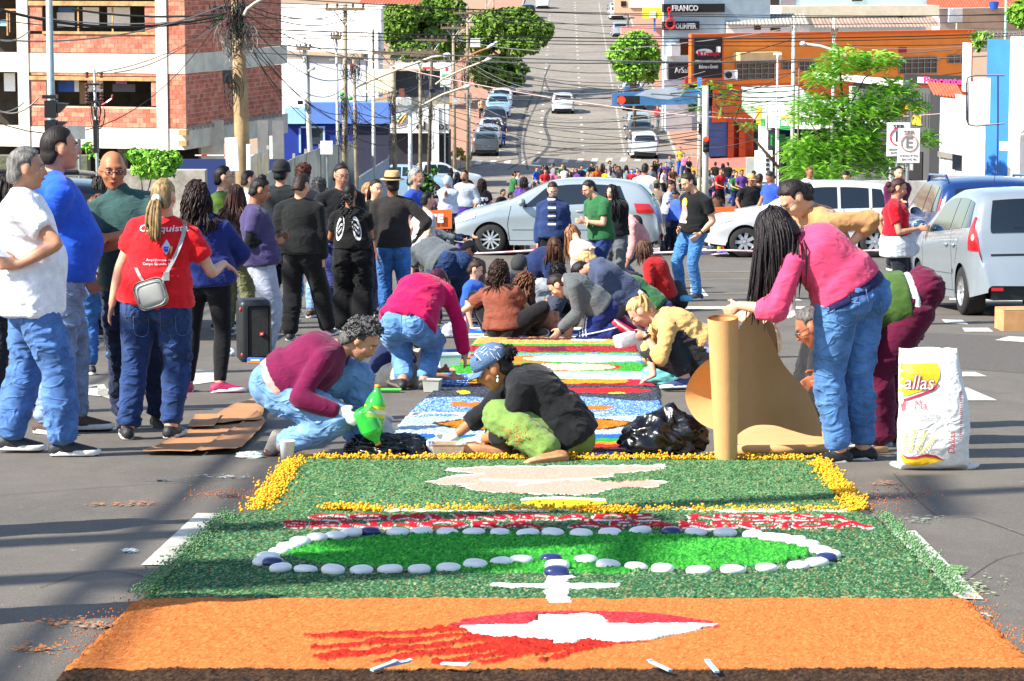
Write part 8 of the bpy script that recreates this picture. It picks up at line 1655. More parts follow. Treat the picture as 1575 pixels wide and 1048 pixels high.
CROWD=[(824,257,156,'walk','f','short','blue','navy',60,'small walker in blue at the left end of the far crowd'),(833,253,158,'stand','m','short','black','grey',100,'far man in black second in the far crowd'),(840,254,159,'stand','f','long','brown','navy',160,'far woman in brown with long hair third in the far crowd'),(852,253,160,'stand','m','short','grey','black',-70,'far man in grey pointing left in the far crowd'),(848,276,130,'sit','m','buzz','grey','navy',20,'grey haired person sitting above the car bonnet'),(835,280,120,'sit','f','short','pink','grey',30,'pale pink shirt over the windscreen of the silver car'),(864,252,160,'stand','m','short','green','navy',30,'far person in green shirt among the far crowd'),(862,264,148,'bend','f','short','pink','grey',80,'far bending person in pink'),(872,258,152,'bend','m','short','brown','navy',-60,'far bending person in brown'),(880,256,155,'stand','m','short','brown','black',40,'far standing man in brown by the bending ones'),(888,259,150,'stand','f','short','purple','black',-40,'far woman in dark purple'),(857,268,138,'bend','f','long','pink','white',-80,'far woman in pale pink bending low'),(899,262,142,'bend','m','short','teal','navy',60,'far boy in teal bending left of the yellow shirt'),(904,261,140,'stand','m','short','yellow','navy',10,'far boy in yellow behind the silver car roof'),(911,252,158,'stand','m','short','black','beige',-20,'far man in black and beige near the roof'),(926,254,156,'walk','f','long','brown','navy',40,'far woman with reddish hair in brown'),(929,262,144,'bend','f','long','red','black',-60,'far girl in red top bending over the roof'),(936,250,160,'stand','m','short','grey','navy',80,'far man in checked grey'),(944,252,158,'walk','m','short','teal','grey',100,'far man in teal walking'),(938,266,130,'sit','m','short','black','navy',0,'dark head just above the silver roof'),(950,263,140,'bend','m','short','navy','black',50,'far person in navy bending behind the roof'),(958,262,142,'bend','f','short','orange','black',-50,'far person in orange bending behind the roof'),(967,264,140,'bend','m','short','blue','navy',70,'far person in blue bending near the roof end'),(980,259,146,'stand','f','short','pink','navy',0,'far girl in bright pink left of the white t-shirt man'),(1006,249,150,'stand','f','long','black','black',20,'far woman in black right of the white t-shirt man'),(1012,246,158,'stand','m','short','black','grey',-30,'far dark figure near the parked white car'),(1015,252,150,'walk','f','short','navy','black',90,'far walker in navy near the white crossover'),(1024,249,150,'stand','f','short','purple','black',10,'far woman in purple near the white crossover'),(1030,238,160,'stand','m','short','grey','black',0,'tall far man in dark grey jacket by the crossover'),(1046,228,168,'stand','m','short','yellow','blue',10,'far man in bright yellow shirt by the kerb'),(1053,234,165,'walk','f','short','pink','navy',-20,'far woman in pale pink by the yellow shirt'),(1059,240,160,'stand','f','short','black','black',40,'far woman in black by the yellow shirt'),(1078,238,150,'walk','f','curly','white','blue',20,'far woman in white top and light jeans left of the white mast'),(1100,251,140,'stand','m','short','black','blue',160,'far man in black with backpack right of the mast'),(1112,252,140,'stand','f','long','black','navy',170,'far woman in black right of the backpack man'),(1120,251,144,'stand','m','short','black','blue',200,'far man in black third right of the mast'),(1122,276,118,'sit','f','short','teal','navy',-10,'seated girl in teal behind the white car bonnet'),(1102,288,112,'sit','f','short','pink','black',10,'girl in bright pink seated right of the mast'),(1102,296,100,'sit','f','long','brown','navy',170,'long haired girl seated just above the white bonnet'),(1068,268,130,'stand','f','short','green','black',-30,'dark figure in green behind the printed t-shirt'),(1136,285,100,'sit','m','short','white','navy',60,'person in white seated behind the tan cap'),(1088,262,130,'stand','m','short','grey','navy',0,'grey figure hidden by the white mast'),(1140,272,112,'stand','m','short','purple','black',20,'figure in purple between mast and tan cap'),(1127,262,128,'walk','f','short','navy','blue',70,'walker in navy right of the far backpack man'),(1210,300,90,'sit','f','short','beige','navy',0,'child face above the white bonnet'),(655,257,118,'stand','f','long','navy','navy',150,'woman in navy veil by the small dark plant'),(675,264,120,'bend','f','long','black','black',60,'woman in black stooping at the kerb'),(692,258,122,'stand','f','long','black','black',90,'woman in long black with hood by the pole'),(704,268,120,'stand','f','long','black','black',200,'third dark veiled woman by the pole'),(648,300,100,'sit','m','short','beige','navy',0,'person seated low behind the white shirt'),(660,298,108,'sit','f','short','pink','black',20,'girl in pink seated behind the grey hoodie'),(710,300,100,'sit','f','short','red','black',10,'child in red between hoodie and grey sweater'),(766,297,98,'sit','m','short','black','navy',60,'dark seated figure right of the lettered t-shirt'),(776,300,96,'sit','m','short','beige','navy',80,'man in beige seated beyond the car bonnet'),(789,292,104,'stand','m','short','green','grey',100,'boy in green near the purple shirted woman'),(782,306,92,'sit','f','short','orange','red',30,'child in orange seated at the bonnet'),(795,283,112,'stand','m','short','white','grey',60,'person in white behind the purple shirt'),(818,276,118,'bend','f','short','grey','navy',30,'bending grey figure behind the windscreen'),(838,259,150,'stand','m','short','red','navy',20,'far man in red just left of the windscreen top'),(869,255,160,'walk','m','short','white','navy',200,'far walker in white above the silver roof'),(876,262,150,'stand','f','long','black','navy',0,'far woman in black right of the bending brown one'),(884,265,140,'bend','m','short','green','black',60,'far bending boy in dark green over the silver roof'),(893,255,160,'stand','m','short','navy','grey',40,'far man in navy right of the purple woman'),(907,256,150,'walk','f','long','beige','brown',150,'far woman in beige over the middle of the roof'),(917,257,150,'stand','m','short','orange','navy',30,'far man in orange over the roof'),(922,264,140,'bend','m','short','black','grey',-30,'far bending man in black and grey over the roof'),(932,259,150,'stand','f','short','yellow','black',0,'far woman in yellow near the grey checked man'),(941,260,150,'stand','f','long','white','blue',20,'far woman in white and blue jeans over the roof'),(947,256,150,'stand','m','short','brown','navy',60,'far man in brown beside the teal one'),(954,258,150,'stand','m','short','black','black',-60,'far man all in black near the roof end'),(962,257,150,'stand','f','long','grey','navy',100,'far woman in grey near the roof end'),(972,258,150,'walk','m','short','red','black',0,'far man in red shirt left of the pink girl'),(1001,256,140,'stand','m','short','grey','navy',20,'far man in grey right of the broad white back'),(1020,258,140,'stand','f','short','white','black',60,'far woman in white beside the navy walker'),(1034,256,140,'stand','m','short','brown','navy',30,'far man in brown below the grey jacket'),(1094,262,130,'stand','f','long','white','navy',0,'far woman in white right behind the mast'),(1107,264,125,'stand','m','short','red','black',40,'far man in red right of the mast'),(1131,268,120,'stand','m','short','green','navy',30,'far man in green left of the tan cap'),(1158,262,120,'stand','f','long','beige','navy',60,'far woman in beige behind the tan cap'),(1050,270,120,'sit','f','short','green','black',0,'far person in green squatting by the printed t-shirt'),(712,194,176,'walk','f','short','white','black',100,'x1'),(757,187,188,'walk','f','short','grey','black',160,'person in grey skirt walking beside the dark grey hatchback'),(765,185,189,'walk','m','short','black','blue',170,'person in black walking in the road by the parked row'),(774,186,187,'walk','m','short','navy','blue',185,'rightmost of the three walkers by the parked row'),(1011,163,192,'walk','m','short','red','grey',10,'man in bright red t-shirt on the right pavement'),(621,232,150,'walk','f','short','blue','beige',60,'person in pale blue on the left pavement among poles'),(740,121,205,'stand','m','short','beige','black',20,'person in beige in the tree shade by the poles')]
r_=random.Random(5)
for(px,py,Y,kind,sex,hr,tc,bc_,yaw,lab)in CROWD:
 if lab=='x1':continue
 h,used=proto(kind,sex,hr);o=h.t
 if used[0]:o=copy_tree(h.t)
 used[0]=True;
 hh={'sit':.86,'bend':1.18}.get(kind,h.h);best=min((abs(proj(0,y_,gz(y_)+hh)[1]-py)+.05*abs(y_-Y),y_)for y_ in np.arange(70,215,1.));Y=best[1]
 b=Vector((P(px,py,Y).x,Y,gz(Y)))
 o.location=b;o.rotation_euler=(0,0,radians(yaw));sc=r_.uniform(.95,1.05);o.scale=(sc,sc,sc)
 setp(o,lab if len(lab.split())>3 else lab+' there','person','people in the crowd beyond the cars')
 for ch in o.children:
  nm=ch.name.split('.')[0];m_={'shirt':cloth(CN[tc]),'jeans':cloth(CN[bc_]),'body':skinm(r_.choice([SK1,SK2,SK3])),'hair':hairm(r_.choice(['#120e0d','#2a1a14','#3a241a']))}.get(nm)
  if m_ and ch.material_slots:ch.material_slots[0].link='OBJECT';ch.material_slots[0].material=m_
# two people standing just outside the view at the left: their shade reaches the carpet
human(label='standing man outside the view at the left casting his shade on the carpet',px=-520,Y=9.6,h=1.75,yaw=60,lod=0,top_c='#6a6a6a',bot_c='#33415e',skin=SK2)
human(label='second standing man further back outside the left edge',px=-420,Y=12.2,h=1.7,yaw=80,lod=0,top_c='#7a5a5a',bot_c='#33415e',skin=SK2)
# ====== things lying, standing and held around the carpets
def gp(px,py,dz=0):g=G(px,py);return g+Vector((0,0,dz))
def ruled(name,e1,e2,m,parent,n=40,rows_=14,th=.002,wob=.004):
 A=spline([P(x,y,Y)for x,y,Y in e1],8);B=spline([P(x,y,Y)for x,y,Y in e2],8)
 ra=np.linspace(0,len(A)-1,n);rb=np.linspace(0,len(B)-1,n);A=np.stack([np.interp(ra,range(len(A)),A[:,k])for k in range(3)],1);B=np.stack([np.interp(rb,range(len(B)),B[:,k])for k in range(3)],1)
 V=np.concatenate([A*(1-t)+B*t for t in np.linspace(0,1,rows_)]);V[:,1]+=wob*vnoise(V*6,4)*3;V[:,2]=np.maximum(V[:,2],gza(V[:,1])+.006)
 idx=np.arange(n*rows_).reshape(rows_,n);F=np.stack([idx[:-1,:-1],idx[:-1,1:],idx[1:,1:],idx[1:,:-1]],-1).reshape(-1,4);return obj(name,mesh_from(V,F,True),m,parent)
# the kraft paper roll
Yr=G(1117,712).y;t=thing('paper_roll','big roll of brown kraft paper standing on end, unrolled behind and on to the road','paper roll',gp(1117,711));K_=M['kraft']
q=MB();a=gp(1117,711);b=P(1112,489,Yr-.05);q.tube([a,b],[.062,.085],28,cap=False);V0=len(q.V);q.build('roll',K_,t,True)
q=MB();q.tube([a,b],[.056,.079],28,cap=False);q.build('inner_layer',mat('kraft_inner','#a8763f',.8,.1,6),t,True)
q=MB();q.tube([a.lerp(b,.02),b+Vector((0,0,-.01))],[.045,.066],24,cap=False);q.build('inner_layer',K_,t,True)
ruled('paper_sheet',[(1118,545,Yr+.05),(1140,500,Yr+.2),(1158,482,Yr+.3),(1176,500,Yr+.36),(1205,560,Yr+.42),(1240,600,Yr+.5),(1262,650,Yr+.5)],[(1120,690,Yr+.06),(1136,668,Yr+.22),(1160,655,Yr+.34),(1190,655,Yr+.4),(1215,662,Yr+.42),(1245,670,Yr+.45),(1265,672,Yr+.45)],K_,t)
ruled('paper_sheet',[(1112,545,Yr+.06),(1082,558,Yr+.2),(1060,585,Yr+.3),(1054,612,Yr+.3),(1066,640,Yr+.22),(1085,656,Yr+.12),(1108,664,Yr+.05)],[(1112,555,Yr+.1),(1112,570,Yr+.3),(1114,590,Yr+.4),(1116,610,Yr+.4),(1116,630,Yr+.3),(1116,648,Yr+.2),(1116,664,Yr+.08)],K_,t)
ruled('paper_sheet',[(1176,498,Yr+.37),(1184,492,Yr+.44),(1192,505,Yr+.5),(1196,530,Yr+.5)],[(1178,540,Yr+.4),(1186,545,Yr+.44),(1192,550,Yr+.48),(1197,556,Yr+.5)],mat('kraft_inner','#a8763f',.8,.1,6),t)
q=MB();pts=[gp(1134,692,.012),gp(1180,690,.018),gp(1240,692,.016),gp(1280,695,.02)]
V=[]
E1=[gp(1134,664,.02),gp(1180,664,.05),gp(1225,667,.03),gp(1282,672,.02)];E2=[gp(1134,700,.008),gp(1185,699,.012),gp(1235,698,.01),gp(1290,699,.012)]
for k in range(9):V+=[tuple(a_.lerp(b_,k/8)+Vector((0,0,.02*sin(k*.9+i))))for i,(a_,b_)in enumerate(zip(E1,E2))]
F=[(i*4+j,i*4+j+1,i*4+j+5,i*4+j+4)for i in range(8)for j in range(3)]
q.add(V,F);o=q.build('paper_sheet',K_,t,True);md=o.modifiers.new('s','SUBSURF');md.levels=2;md.render_levels=2
q=MB();q.tube([gp(1134,700,.03),gp(1200,700,.03),gp(1285,698,.03)],.028,12);q.build('rolled_edge',K_,t,True)
q=MB();q.tube([gp(1290,698,.02),gp(1365,697,.02)],.02,10);tagt(q.build('cardboard_tube',M['kraft'],None,True),'thin cardboard tube lying behind the black sneakers','tube')
# flour sack
Ys=G(1435,722).y;t=thing('flour_sack','full white woven flour sack with yellow and red print standing on the road','sack',gp(1435,722));c0=gp(1436,722);ppx=ppm(Ys);hs_=192/ppx;rows_=26;n_=40;V=[]
for i in range(rows_+1):
 u=i/rows_;wd=np.interp(u,[0,.04,.12,.35,.6,.85,.93,1],[.176,.190,.192,.190,.180,.165,.160,.155]);dp=np.interp(u,[0,.05,.2,.5,.8,.95,1],[.02,.09,.12,.12,.09,.035,.012]);cx_=np.interp(u,[0,.5,1],[.0,-.008,-.040])
 for k in range(n_):a=2*pi*k/n_;e=.62;V.append((cx_+wd*np.sign(cos(a))*abs(cos(a))**e,dp*np.sign(sin(a))*abs(sin(a))**e,u*hs_+(.010*abs(cos(a))**8*(-1 if u<.05 else .0))))
V=np.array(V)+np.array(c0);V+=np.stack([.010*vnoise(V*8,1)+.004*vnoise(V*26,4),.012*vnoise(V*7,2)+.005*vnoise(V*np.array([20,20,34]),5),.003*vnoise(V*9,3)],1);V[-n_:,2]+=.008*vnoise(V[-n_:]*30,6)
idx=np.arange(len(V)).reshape(rows_+1,n_);F=np.stack([idx[:-1,:],np.roll(idx,-1,1)[:-1],np.roll(idx,-1,1)[1:],idx[1:,:]],-1).reshape(-1,4)
SKM=mat('woven_sack','#dcdad4',.7,.06,30,.12,70,fold=.22);sack=obj('sack_body',mesh_from(V,F,True),SKM,t)
md=sack.modifiers.new('s','SUBSURF');md.levels=1;md.render_levels=1
q=MB();q.ball(c0+Vector((-.19,0,.02)),(.05,.015,.02),8,6,Matrix.Rotation(.3,3,'Y'));q.build('sack_corner',SKM,t,True);q=MB();q.ball(c0+Vector((.195,0,.015)),(.055,.018,.02),8,6,Matrix.Rotation(-.2,3,'Y'));q.build('sack_corner',SKM,t,True)
def sp(x,y):return((x-1436)/ppx,(722-y)/ppx)
def sprint(pts,col,off,nm='print'):me=polyme([sp(*p)for p in pts]);return decal(me,sack.data,c0+Vector((0,-.4,0)),(1,0,0),(0,0,1),off,.02,nm,mat('sack_ink',col,.55,.06,20),t)
YL,RD='#e8bc1c','#a8203a'
sprint([(1380,553),(1436,552),(1440,562),(1438,575),(1432,584),(1418,592),(1400,598),(1385,604),(1380,600)],YL,.004);sprint([(1384,608),(1402,601),(1420,594),(1433,586),(1436,581),(1437,585),(1430,593),(1412,601),(1396,607),(1385,612)],RD,.005)
sprint([(1381,614),(1387,611),(1387,624),(1382,627)],'#c8505a',.005)
sprint([(1380,695),(1390,700),(1402,699),(1418,695),(1432,696),(1446,704),(1432,706),(1415,712),(1400,713),(1386,708)],YL,.004);sprint([(1380,693),(1392,698),(1404,696),(1418,692),(1434,694),(1448,703),(1432,698),(1418,696),(1404,700),(1390,701)],RD,.006)
def stext(tx,x0,y0,x1,y1,col,off=.006,rot=0,bold=0.,shear=.2):
 me=text_me(tx,1,0,bold,shear=shear);co=get_co(me);co[:,0]=(co[:,0]-co[:,0].min())/np.ptp(co[:,0]);co[:,1]=(co[:,1]-co[:,1].min())/np.ptp(co[:,1]);a=np.array(sp(x0,y1));w_=(x1-x0)/ppx;h_=(y1-y0)/ppx
 if rot:co[:,0],co[:,1]=1-co[:,1].copy(),co[:,0].copy()
 co[:,0]=co[:,0]*w_+a[0];co[:,1]=co[:,1]*h_+a[1];set_co(me,co);return decal(me,sack.data,c0+Vector((0,-.4,0)),(1,0,0),(0,0,1),off,.02,'lettering',mat('sack_ink',col,.55,.06,20),t)
stext('allas',1384,569,1430,592,'#b83a5a',.008,bold=.035);stext('allas',1384.5,569.5,1429.5,591.5,'#f0e4e0',.010)
stext('Mix',1400,608,1420,622,'#cf5a70',.006);stext('INTEGRAL PARA',1388,628,1438,633,'#9aa0a4',.005,shear=0);stext('PÃO FRANCÊS',1393,635,1432,640,'#9aa0a4',.005,shear=0);stext('PÃO FRANCÊS',1449,586,1454,628,'#8f979c',.005,rot=1,shear=0);stext('Dallas',1453,657,1463,692,'#c83a5a',.006,rot=1)
for(x0,y0,x1,y1)in((1385,690,1387,660),(1394,690,1400,656),(1404,688,1418,658),(1412,692,1432,668)):
 for j in range(7):
  u=j/6.5;x=x0+(x1-x0)*u;y=y0+(y1-y0)*u
  for sd in(-1,1):sprint([(x,y),(x+sd*3.2,y-2.5),(x+sd*3.6,y-6),(x+sd*.6,y-3)],'#d8d27a',.005,'wheat_print')
for j in range(22):sprint([(1470.5,596+j*3.4),(1474,596+j*3.4),(1474,597.3+j*3.4),(1470.5,597.3+j*3.4)],'#b8405a',.004,'seam_print')
# black plastic bags, crumpled
BLK=mat('black_bin_bag','#0c0c0e',.26,.15,20,.12,30,spec=.6)
def bag(name,label,c,r,seed,m=BLK,k=.30,cat='bag',top=.0,n=64):
 q=MB();q.ball((0,0,0),1,n,n//2);me=q.me(True);co=get_co(me);no=co/np.maximum(np.linalg.norm(co,axis=1),1e-6)[:,None];w_=np.stack([vnoise(co*1.5,seed+i)for i in range(3)],1)
 rr_=1+k*.55*vnoise(co*1.6,seed)+k*(1-2*np.abs(vnoise(co*2.8+w_*1.6,seed+4)))*.55+k*.16*(1-2*np.abs(vnoise(co*6+w_*2,seed+6)))
 co=no*rr_[:,None];co[:,2]=np.where(co[:,2]>0,co[:,2]*(1+top*np.exp(-((co[:,0]-.1)**2+co[:,1]**2)/.12)),co[:,2]*.55);co=co*np.array(r);co[:,2]+=r[2]*.5;co[:,2]=np.maximum(co[:,2],.004);set_co(me,co+np.array(c));return tagt(obj(name,me,m),label,cat)
bag('plastic_bag','open black plastic bag between the purple cardigan and the clear box',gp(597,702),(.205,.13,.085),3,k=.4,n=110);bag('plastic_bag','crumpled black plastic bag beside the upright paper roll',gp(1022,704),(.205,.15,.155),9,k=.34,top=.35,n=120)
bag('plastic_bag','translucent bag of orange sawdust standing behind the paper sheet',gp(1180,550),(.115,.09,.22),15,mat('clear_plastic_bag','#d8c8b0',.25,.1,8,.3,20,alpha=.75,col2='#c08a4a'),.22)
bag('plastic_bag','small white plastic bag beside the speaker',gp(350,548),(.06,.05,.05),17,mat('white_plastic','#cfd6dc',.4,.05),.3);bag('latex_glove','crumpled pale latex glove dropped on the road at the left',gp(384,704),(.065,.05,.02),18,mat('latex','#bcd0c4',.5,.05),.5,cat='glove',n=40)
bag('earth_clod','small brown crushed bottle by the foam cup',gp(415,702),(.045,.03,.03),19,mat('brown_plastic','#5a4038',.3,.2,20),.2,cat='bottle',n=30)
bag('backpack','black backpack lying behind the yellow sweater woman',gp(1040,478),(.15,.12,.24),23,mat('black_nylon','#1a1b1d',.6,.15,10,.3,60),.14,cat='backpack');bag('cloth_bundle','light blue bundle on top of the black backpack',P(1055,464,G(1040,478).y-.15),(.075,.06,.05),24,cloth('#5ab0dc'),.25,cat='bundle',n=30)
bag('plastic_bag','teal plastic bag on the ground under the yellow sweater woman',gp(1020,592),(.16,.10,.10),25,mat('teal_plastic','#5fa8a8',.4,.1),.25,n=50);bag('plastic_bag','pink twisted plastic bag hanging by the magenta sleeve',P(716,515,24),(.03,.03,.09),26,mat('pink_plastic','#c87a8c',.3,.1),.3,n=30)
bag('plastic_bag','pale bag with sawdust by the kneeling group',gp(690,520),(.10,.08,.10),27,mat('pale_plastic','#b8bcc8',.35,.1),.25,n=40)
# carton, boxes
def carton(name,label,px,py,sx,sy,sz,rz,m,lid=True,cat='box'):
 t=thing(name,label,cat,gp(px,py),rz);me=bevel_me(MB().box((0,0,sz/2+.004),(sx,sy,sz)).me(),.004,1);obj('carton_body',me,m,t,world=False)
 if lid:
  q=MB()
  for sd in(-1,1):q.quadbox((-sx/2,sd*sy*.01,sz+.008),(sx/2,sd*sy*.01,sz+.008),(sx/2,sd*sy/2,sz+.008),(-sx/2,sd*sy/2,sz+.008),(0,0,.004))
  q.build('flap',m,t,world=False)
 return t
CARD=mat('corrugated_card','#b98a5a',.9,.1,6,.1,40)
carton('cardboard_box','brown cardboard box on the asphalt at the right edge',1572,508,.52,.34,.23,.12,CARD)
t=carton('medicine_box','small blue and orange carton at the foot of the speaker',394,559,.15,.06,.045,-.2,mm('#2f62b8',.5),False)
q=MB();q.box((0,-.0305,.012),(.14,.002,.012));q.build('print',mm('#d86a1e',.5),t,world=False);q=MB();q.box((0,-.0305,.032),(.08,.002,.012));q.build('print',WHT,t,world=False)
def tub(label,px,py,sx,sy,sz,rz,m,fill=None,dz=0):
 t=thing('plastic_tub',label,'tub',gp(px,py,dz),rz);q=MB();V=[]
 for(f_,z)in((.86,0),(1,sz),(1.06,sz),(1.06,sz+.008),(.96,sz+.004),(.82,.006)):
  for(a,b)in((-1,-1),(1,-1),(1,1),(-1,1)):V.append((a*sx/2*f_,b*sy/2*f_,z+.005))
 q.add(V,[(4*i+j,4*i+(j+1)%4,4*i+4+(j+1)%4,4*i+4+j)for i in range(5)for j in range(4)]+[(3,2,1,0),(20,21,22,23)]);obj('tub_body',bevel_me(q.me(),.004,1),m,t,world=False)
 if fill:q=MB();q.box((0,0,sz*.45),(sx*.84,sy*.84,sz*.7));q.build('contents',fill,t,world=False)
 return t
FR=mat('frosted_plastic','#b9aa90',.35,.15,12,alpha=.7);SAWM=mat('loose_sawdust','#c06a2c',.95,.3,60)
tub('clear plastic tub of orange sawdust in front of the black sweater woman',690,707,.185,.12,.085,0,FR,SAWM)
tub('frosted tub with dark blue logo lid behind the magenta sweater',690,566,.20,.16,.11,.2,mat('frosted_white','#b5c0c8',.35,.1,6));tub('small frosted tub beside black shoes',665,604,.13,.1,.09,-.2,mat('frosted_grey','#a6a8a0',.4,.1));tub('blue tub behind the magenta sweater legs',700,556,.2,.16,.09,.4,mm('#1f4a8a',.4));tub('green tinted flat tray on the ground by the shoes',600,604,.16,.08,.015,0,mm('#5fb45a',.5))
# white foam box held by the woman in yellow
q=MB();q.box((0,0,0),(.155,.12,.10));me=bevel_me(q.me(),.018,3);me.transform(Matrix.Translation(P(962,523,yl.Y-.18))@Matrix.Rotation(-.25,4,'Y')@Matrix.Rotation(.4,4,'Z'));me.polygons.foreach_set('use_smooth',[True]*len(me.polygons));tagt(obj('foam_box',me,mat('foam','#ddd2ca',.8,.1,30,.2,60)),'white foam box held in the hand of the yellow sweater woman','box')
# soft drink bottles, foam cup
def bottle(label,base,axis,m1,m2,liquid=None,r=.052,L=.29):
 d=Vector(axis).normalized();R_=d.to_track_quat('Z','Y').to_matrix();t=thing('drink_bottle',label,'bottle',base);prof=[(.02,.004),(.034,0),(.05,.012),(.052,.03),(.049,.06),(.052,.09),(.052,.17),(.046,.20),(.030,.235),(.016,.26),(.014,.285)]
 prof=[(a*r/.052,b*L/.285)for a,b in prof]
 def put(nm,pf,m):
  q=MB();q.lathe(pf,(0,0,0),'z',22,cap=False);me=q.me(True);me.transform(Matrix.Translation(base)@R_.to_4x4());return obj(nm,me,m,t)
 put('bottle_body',prof,m1);put('label_band',[(r*1.012,L*.36),(r*1.012,L*.60)],m2);put('bottle_cap',[(.0005,L*1.04),(.017,L*1.035),(.017,L*.97),(.012,L*.968)],mm('#e08a1e',.4))
 if liquid:put('label_mark',[(r*1.02,L*.44),(r*1.02,L*.52)],liquid)
GP=mat('green_bottle_plastic','#38c848',.12,.05,6,alpha=.75,spec=.8);YP=mat('yellow_drink_label','#d8d81e',.35,.05)
bottle('green plastic bottle with yellow label held upright by gloved hand',P(572,668,pwh.Y-.20),(.12,.1,1),GP,YP,WHT,.060,.27)
bottle('upside down clear green bottle pouring into the black bag',P(556,628,pwh.Y-.27),(.25,.0,-.55),GP,GP,None,.062,.22)
t=thing('foam_cup','white foam cup standing at the corner of the petal border','cup',gp(442,711));q=MB();c=gp(442,711);q.lathe([(.001,.004),(.033,.004),(.043,.118),(.046,.121),(.042,.119),(.031,.012),(.001,.012)],c,'z',24);q.build('cup_body',mat('foam_white','#dcdcda',.6,.03),t,True)
# loudspeaker
Yp=G(391,556).y;t=thing('loudspeaker','tall black portable loudspeaker with red badge standing behind the navy hoodie','loudspeaker',gp(391,556));c=gp(391,556);s_=ppm(Yp);W_,H_=50/s_,98/s_
me=bevel_me(MB().box((0,0,H_/2),(W_,.28,H_)).me(),.05,5);me.transform(Matrix.Translation(c)@Matrix.Rotation(.25,4,'Z'));me.polygons.foreach_set('use_smooth',[True]*len(me.polygons));cb=obj('cabinet',me,mat('speaker_cabinet','#1d2022',.45,.15,8),t)
Rz=Matrix.Rotation(.25,3,'Z');me=bevel_me(MB().box((0,0,0),(W_*.72,.012,H_*.84)).me(),.02,2);me.transform(Matrix.Translation(c+Rz@Vector((.02,-.145,H_*.5)))@Rz.to_4x4());obj('grille',me,mat('speaker_grille','#111213',.7,.3,120,.6,200),t)
q=MB();q.box(c+Rz@Vector((.045,-.155,H_*.47)),(.035,.008,.03),R=Rz);bdg=q.build('badge',mm('#d81e1e',.4),t);text_on('JBL',c+Rz@Vector((.045,-.160,H_*.47)),Rz@Vector((1,0,0)),(0,0,1),.016,WHT,bdg)
for(x,z)in((-.5,.86),(-.42,.88),(-.46,.14)):q=MB();q.ball(c+Rz@Vector((W_*x*.96,-.12,H_*z)),(.012,.012,.018),8,6);q.build('side_lamp',mm('#c83a2a',.3),t,True)
# sheets of brown paper on the road at the left, colourful bag, painted board
KR=mat('kraft_sheet','#a9764a',.85,.1,4,.1,30)
def psheet(label,pts,dz,col=KR):
 p=[gp(*x)for x in pts];n_=14;V=[]
 for i in range(n_+1):
  for j in range(n_+1):
   u,v=i/n_,j/n_;q_=p[0]*(1-u)*(1-v)+p[1]*u*(1-v)+p[2]*u*v+p[3]*(1-u)*v;e=max(0,abs(v-.5)*2-.7)+max(0,abs(u-.5)*2-.85)
   V.append((q_.x,q_.y,gz(q_.y)+dz+.012*abs(sin(q_.x*9+q_.y*5))*.6+.05*e*(1 if pts[0][0]%2 else .4)))
 idx=np.arange(len(V)).reshape(n_+1,n_+1);F=np.stack([idx[:-1,:-1],idx[:-1,1:],idx[1:,1:],idx[1:,:-1]],-1).reshape(-1,4);return tagt(obj('paper_sheet',mesh_from(V,F,True),col),label,'paper')
psheet('nearest brown paper sheet on the road behind the purple cardigan',[(219,701),(300,702),(402,640),(330,645)],.008);psheet('brown paper sheet with lifted front edge beside the kneeling woman',[(301,701),(368,699),(410,655),(396,640)],.014);psheet('far brown paper sheet reaching towards the sneakers',[(300,660),(402,652),(412,612),(355,630)],.020);psheet('folded brown paper corner at the far end of the sheets',[(288,664),(330,664),(340,645),(300,646)],.026)
t=thing('shopping_bag','colourful yellow green and red bag standing behind the red t-shirt legs','bag',gp(243,632));c=gp(243,632)
for i,(z0,z1,cc)in enumerate(((0,.05,'#c8c0b8'),(.05,.08,'#c83a5a'),(.08,.2,'#c8c81e'),(.2,.26,'#3aa85a'),(.26,.29,'#2a8a5a'))):q=MB();q.box(c+Vector((0,0,(z0+z1)/2)),(.12-i*.003,.10,z1-z0));q.build('bag_band',mm(cc,.5),t)
q=MB();q.box(c+Vector((.0,-.053,.15)),(.02,.004,.16));q.build('bag_stripe',mm('#c83a2a',.5),t)
t=thing('painted_board','orange board with black and white letters behind the grey shirt','board',onground(668,40));A=P(646,325,43);B=P(695,322,43);q=MB();q.quadbox(A,B,P(695,352,43),P(646,352,43),(0,.02,0));q.build('board_panel',mm('#d8601e',.6),t)
text_on('FETE',P(664,337,42.97),(1,0,.03),(0,0,1),.16,WHT,t,bold=.012);q=MB();q.tube([P(668,352,43),base_pt(668,0,43)],.02,6);q.build('board_leg',M['wood'],t)
q=MB();A=P(1075,324,52);q.quadbox(P(1060,321,53),P(1130,318,53),P(1130,326,53),P(1060,329,53),(0,.03,0));tagt(q.build('orange_barrier',mm('#d8601e',.5)),'orange plastic barrier strip behind the printed t-shirt man','barrier')
# barrier tape and small items under the cars
r_=random.Random(3);q=MB();q.tube([(x,54.2+.05*sin(x),gz(54.2)+.12+.03*sin(x*2))for x in np.linspace(-1,7.2,30)],.02,4);tagt(q.build('barrier_tape',mat('striped_tape','#c87a80',.5,.5,3,col2='#dcd8d8')),'red and white tape strung low under the two cars','tape')
for i,(px,cc)in enumerate(((786,'#c83a1e'),(795,'#2a2a30'),(803,'#d86a1e'),(812,'#c8c8cc'),(1020,'#2a2a30'),(1092,'#d8d8d8'),(1100,'#1f4a2a'),(1108,'#b8c83a'),(1116,'#c82a4a'),(1125,'#dcdcdc'))):
 q=MB();c=at_px(px,57.5);q.lathe([(.05,0),(.055,.12),(.03,.2),(.028,.24)],c,'z',10);tagt(q.build('paint_bottle',mm(cc,.4)),['orange red','black','orange','pale grey','dark','white','dark green','lime','crimson','clean white'][i]+' container on the ground seen '+('under the silver hatchback' if px<1000 else 'between the two cars' if px<1095 else 'under the front of the white hatchback'),'container')
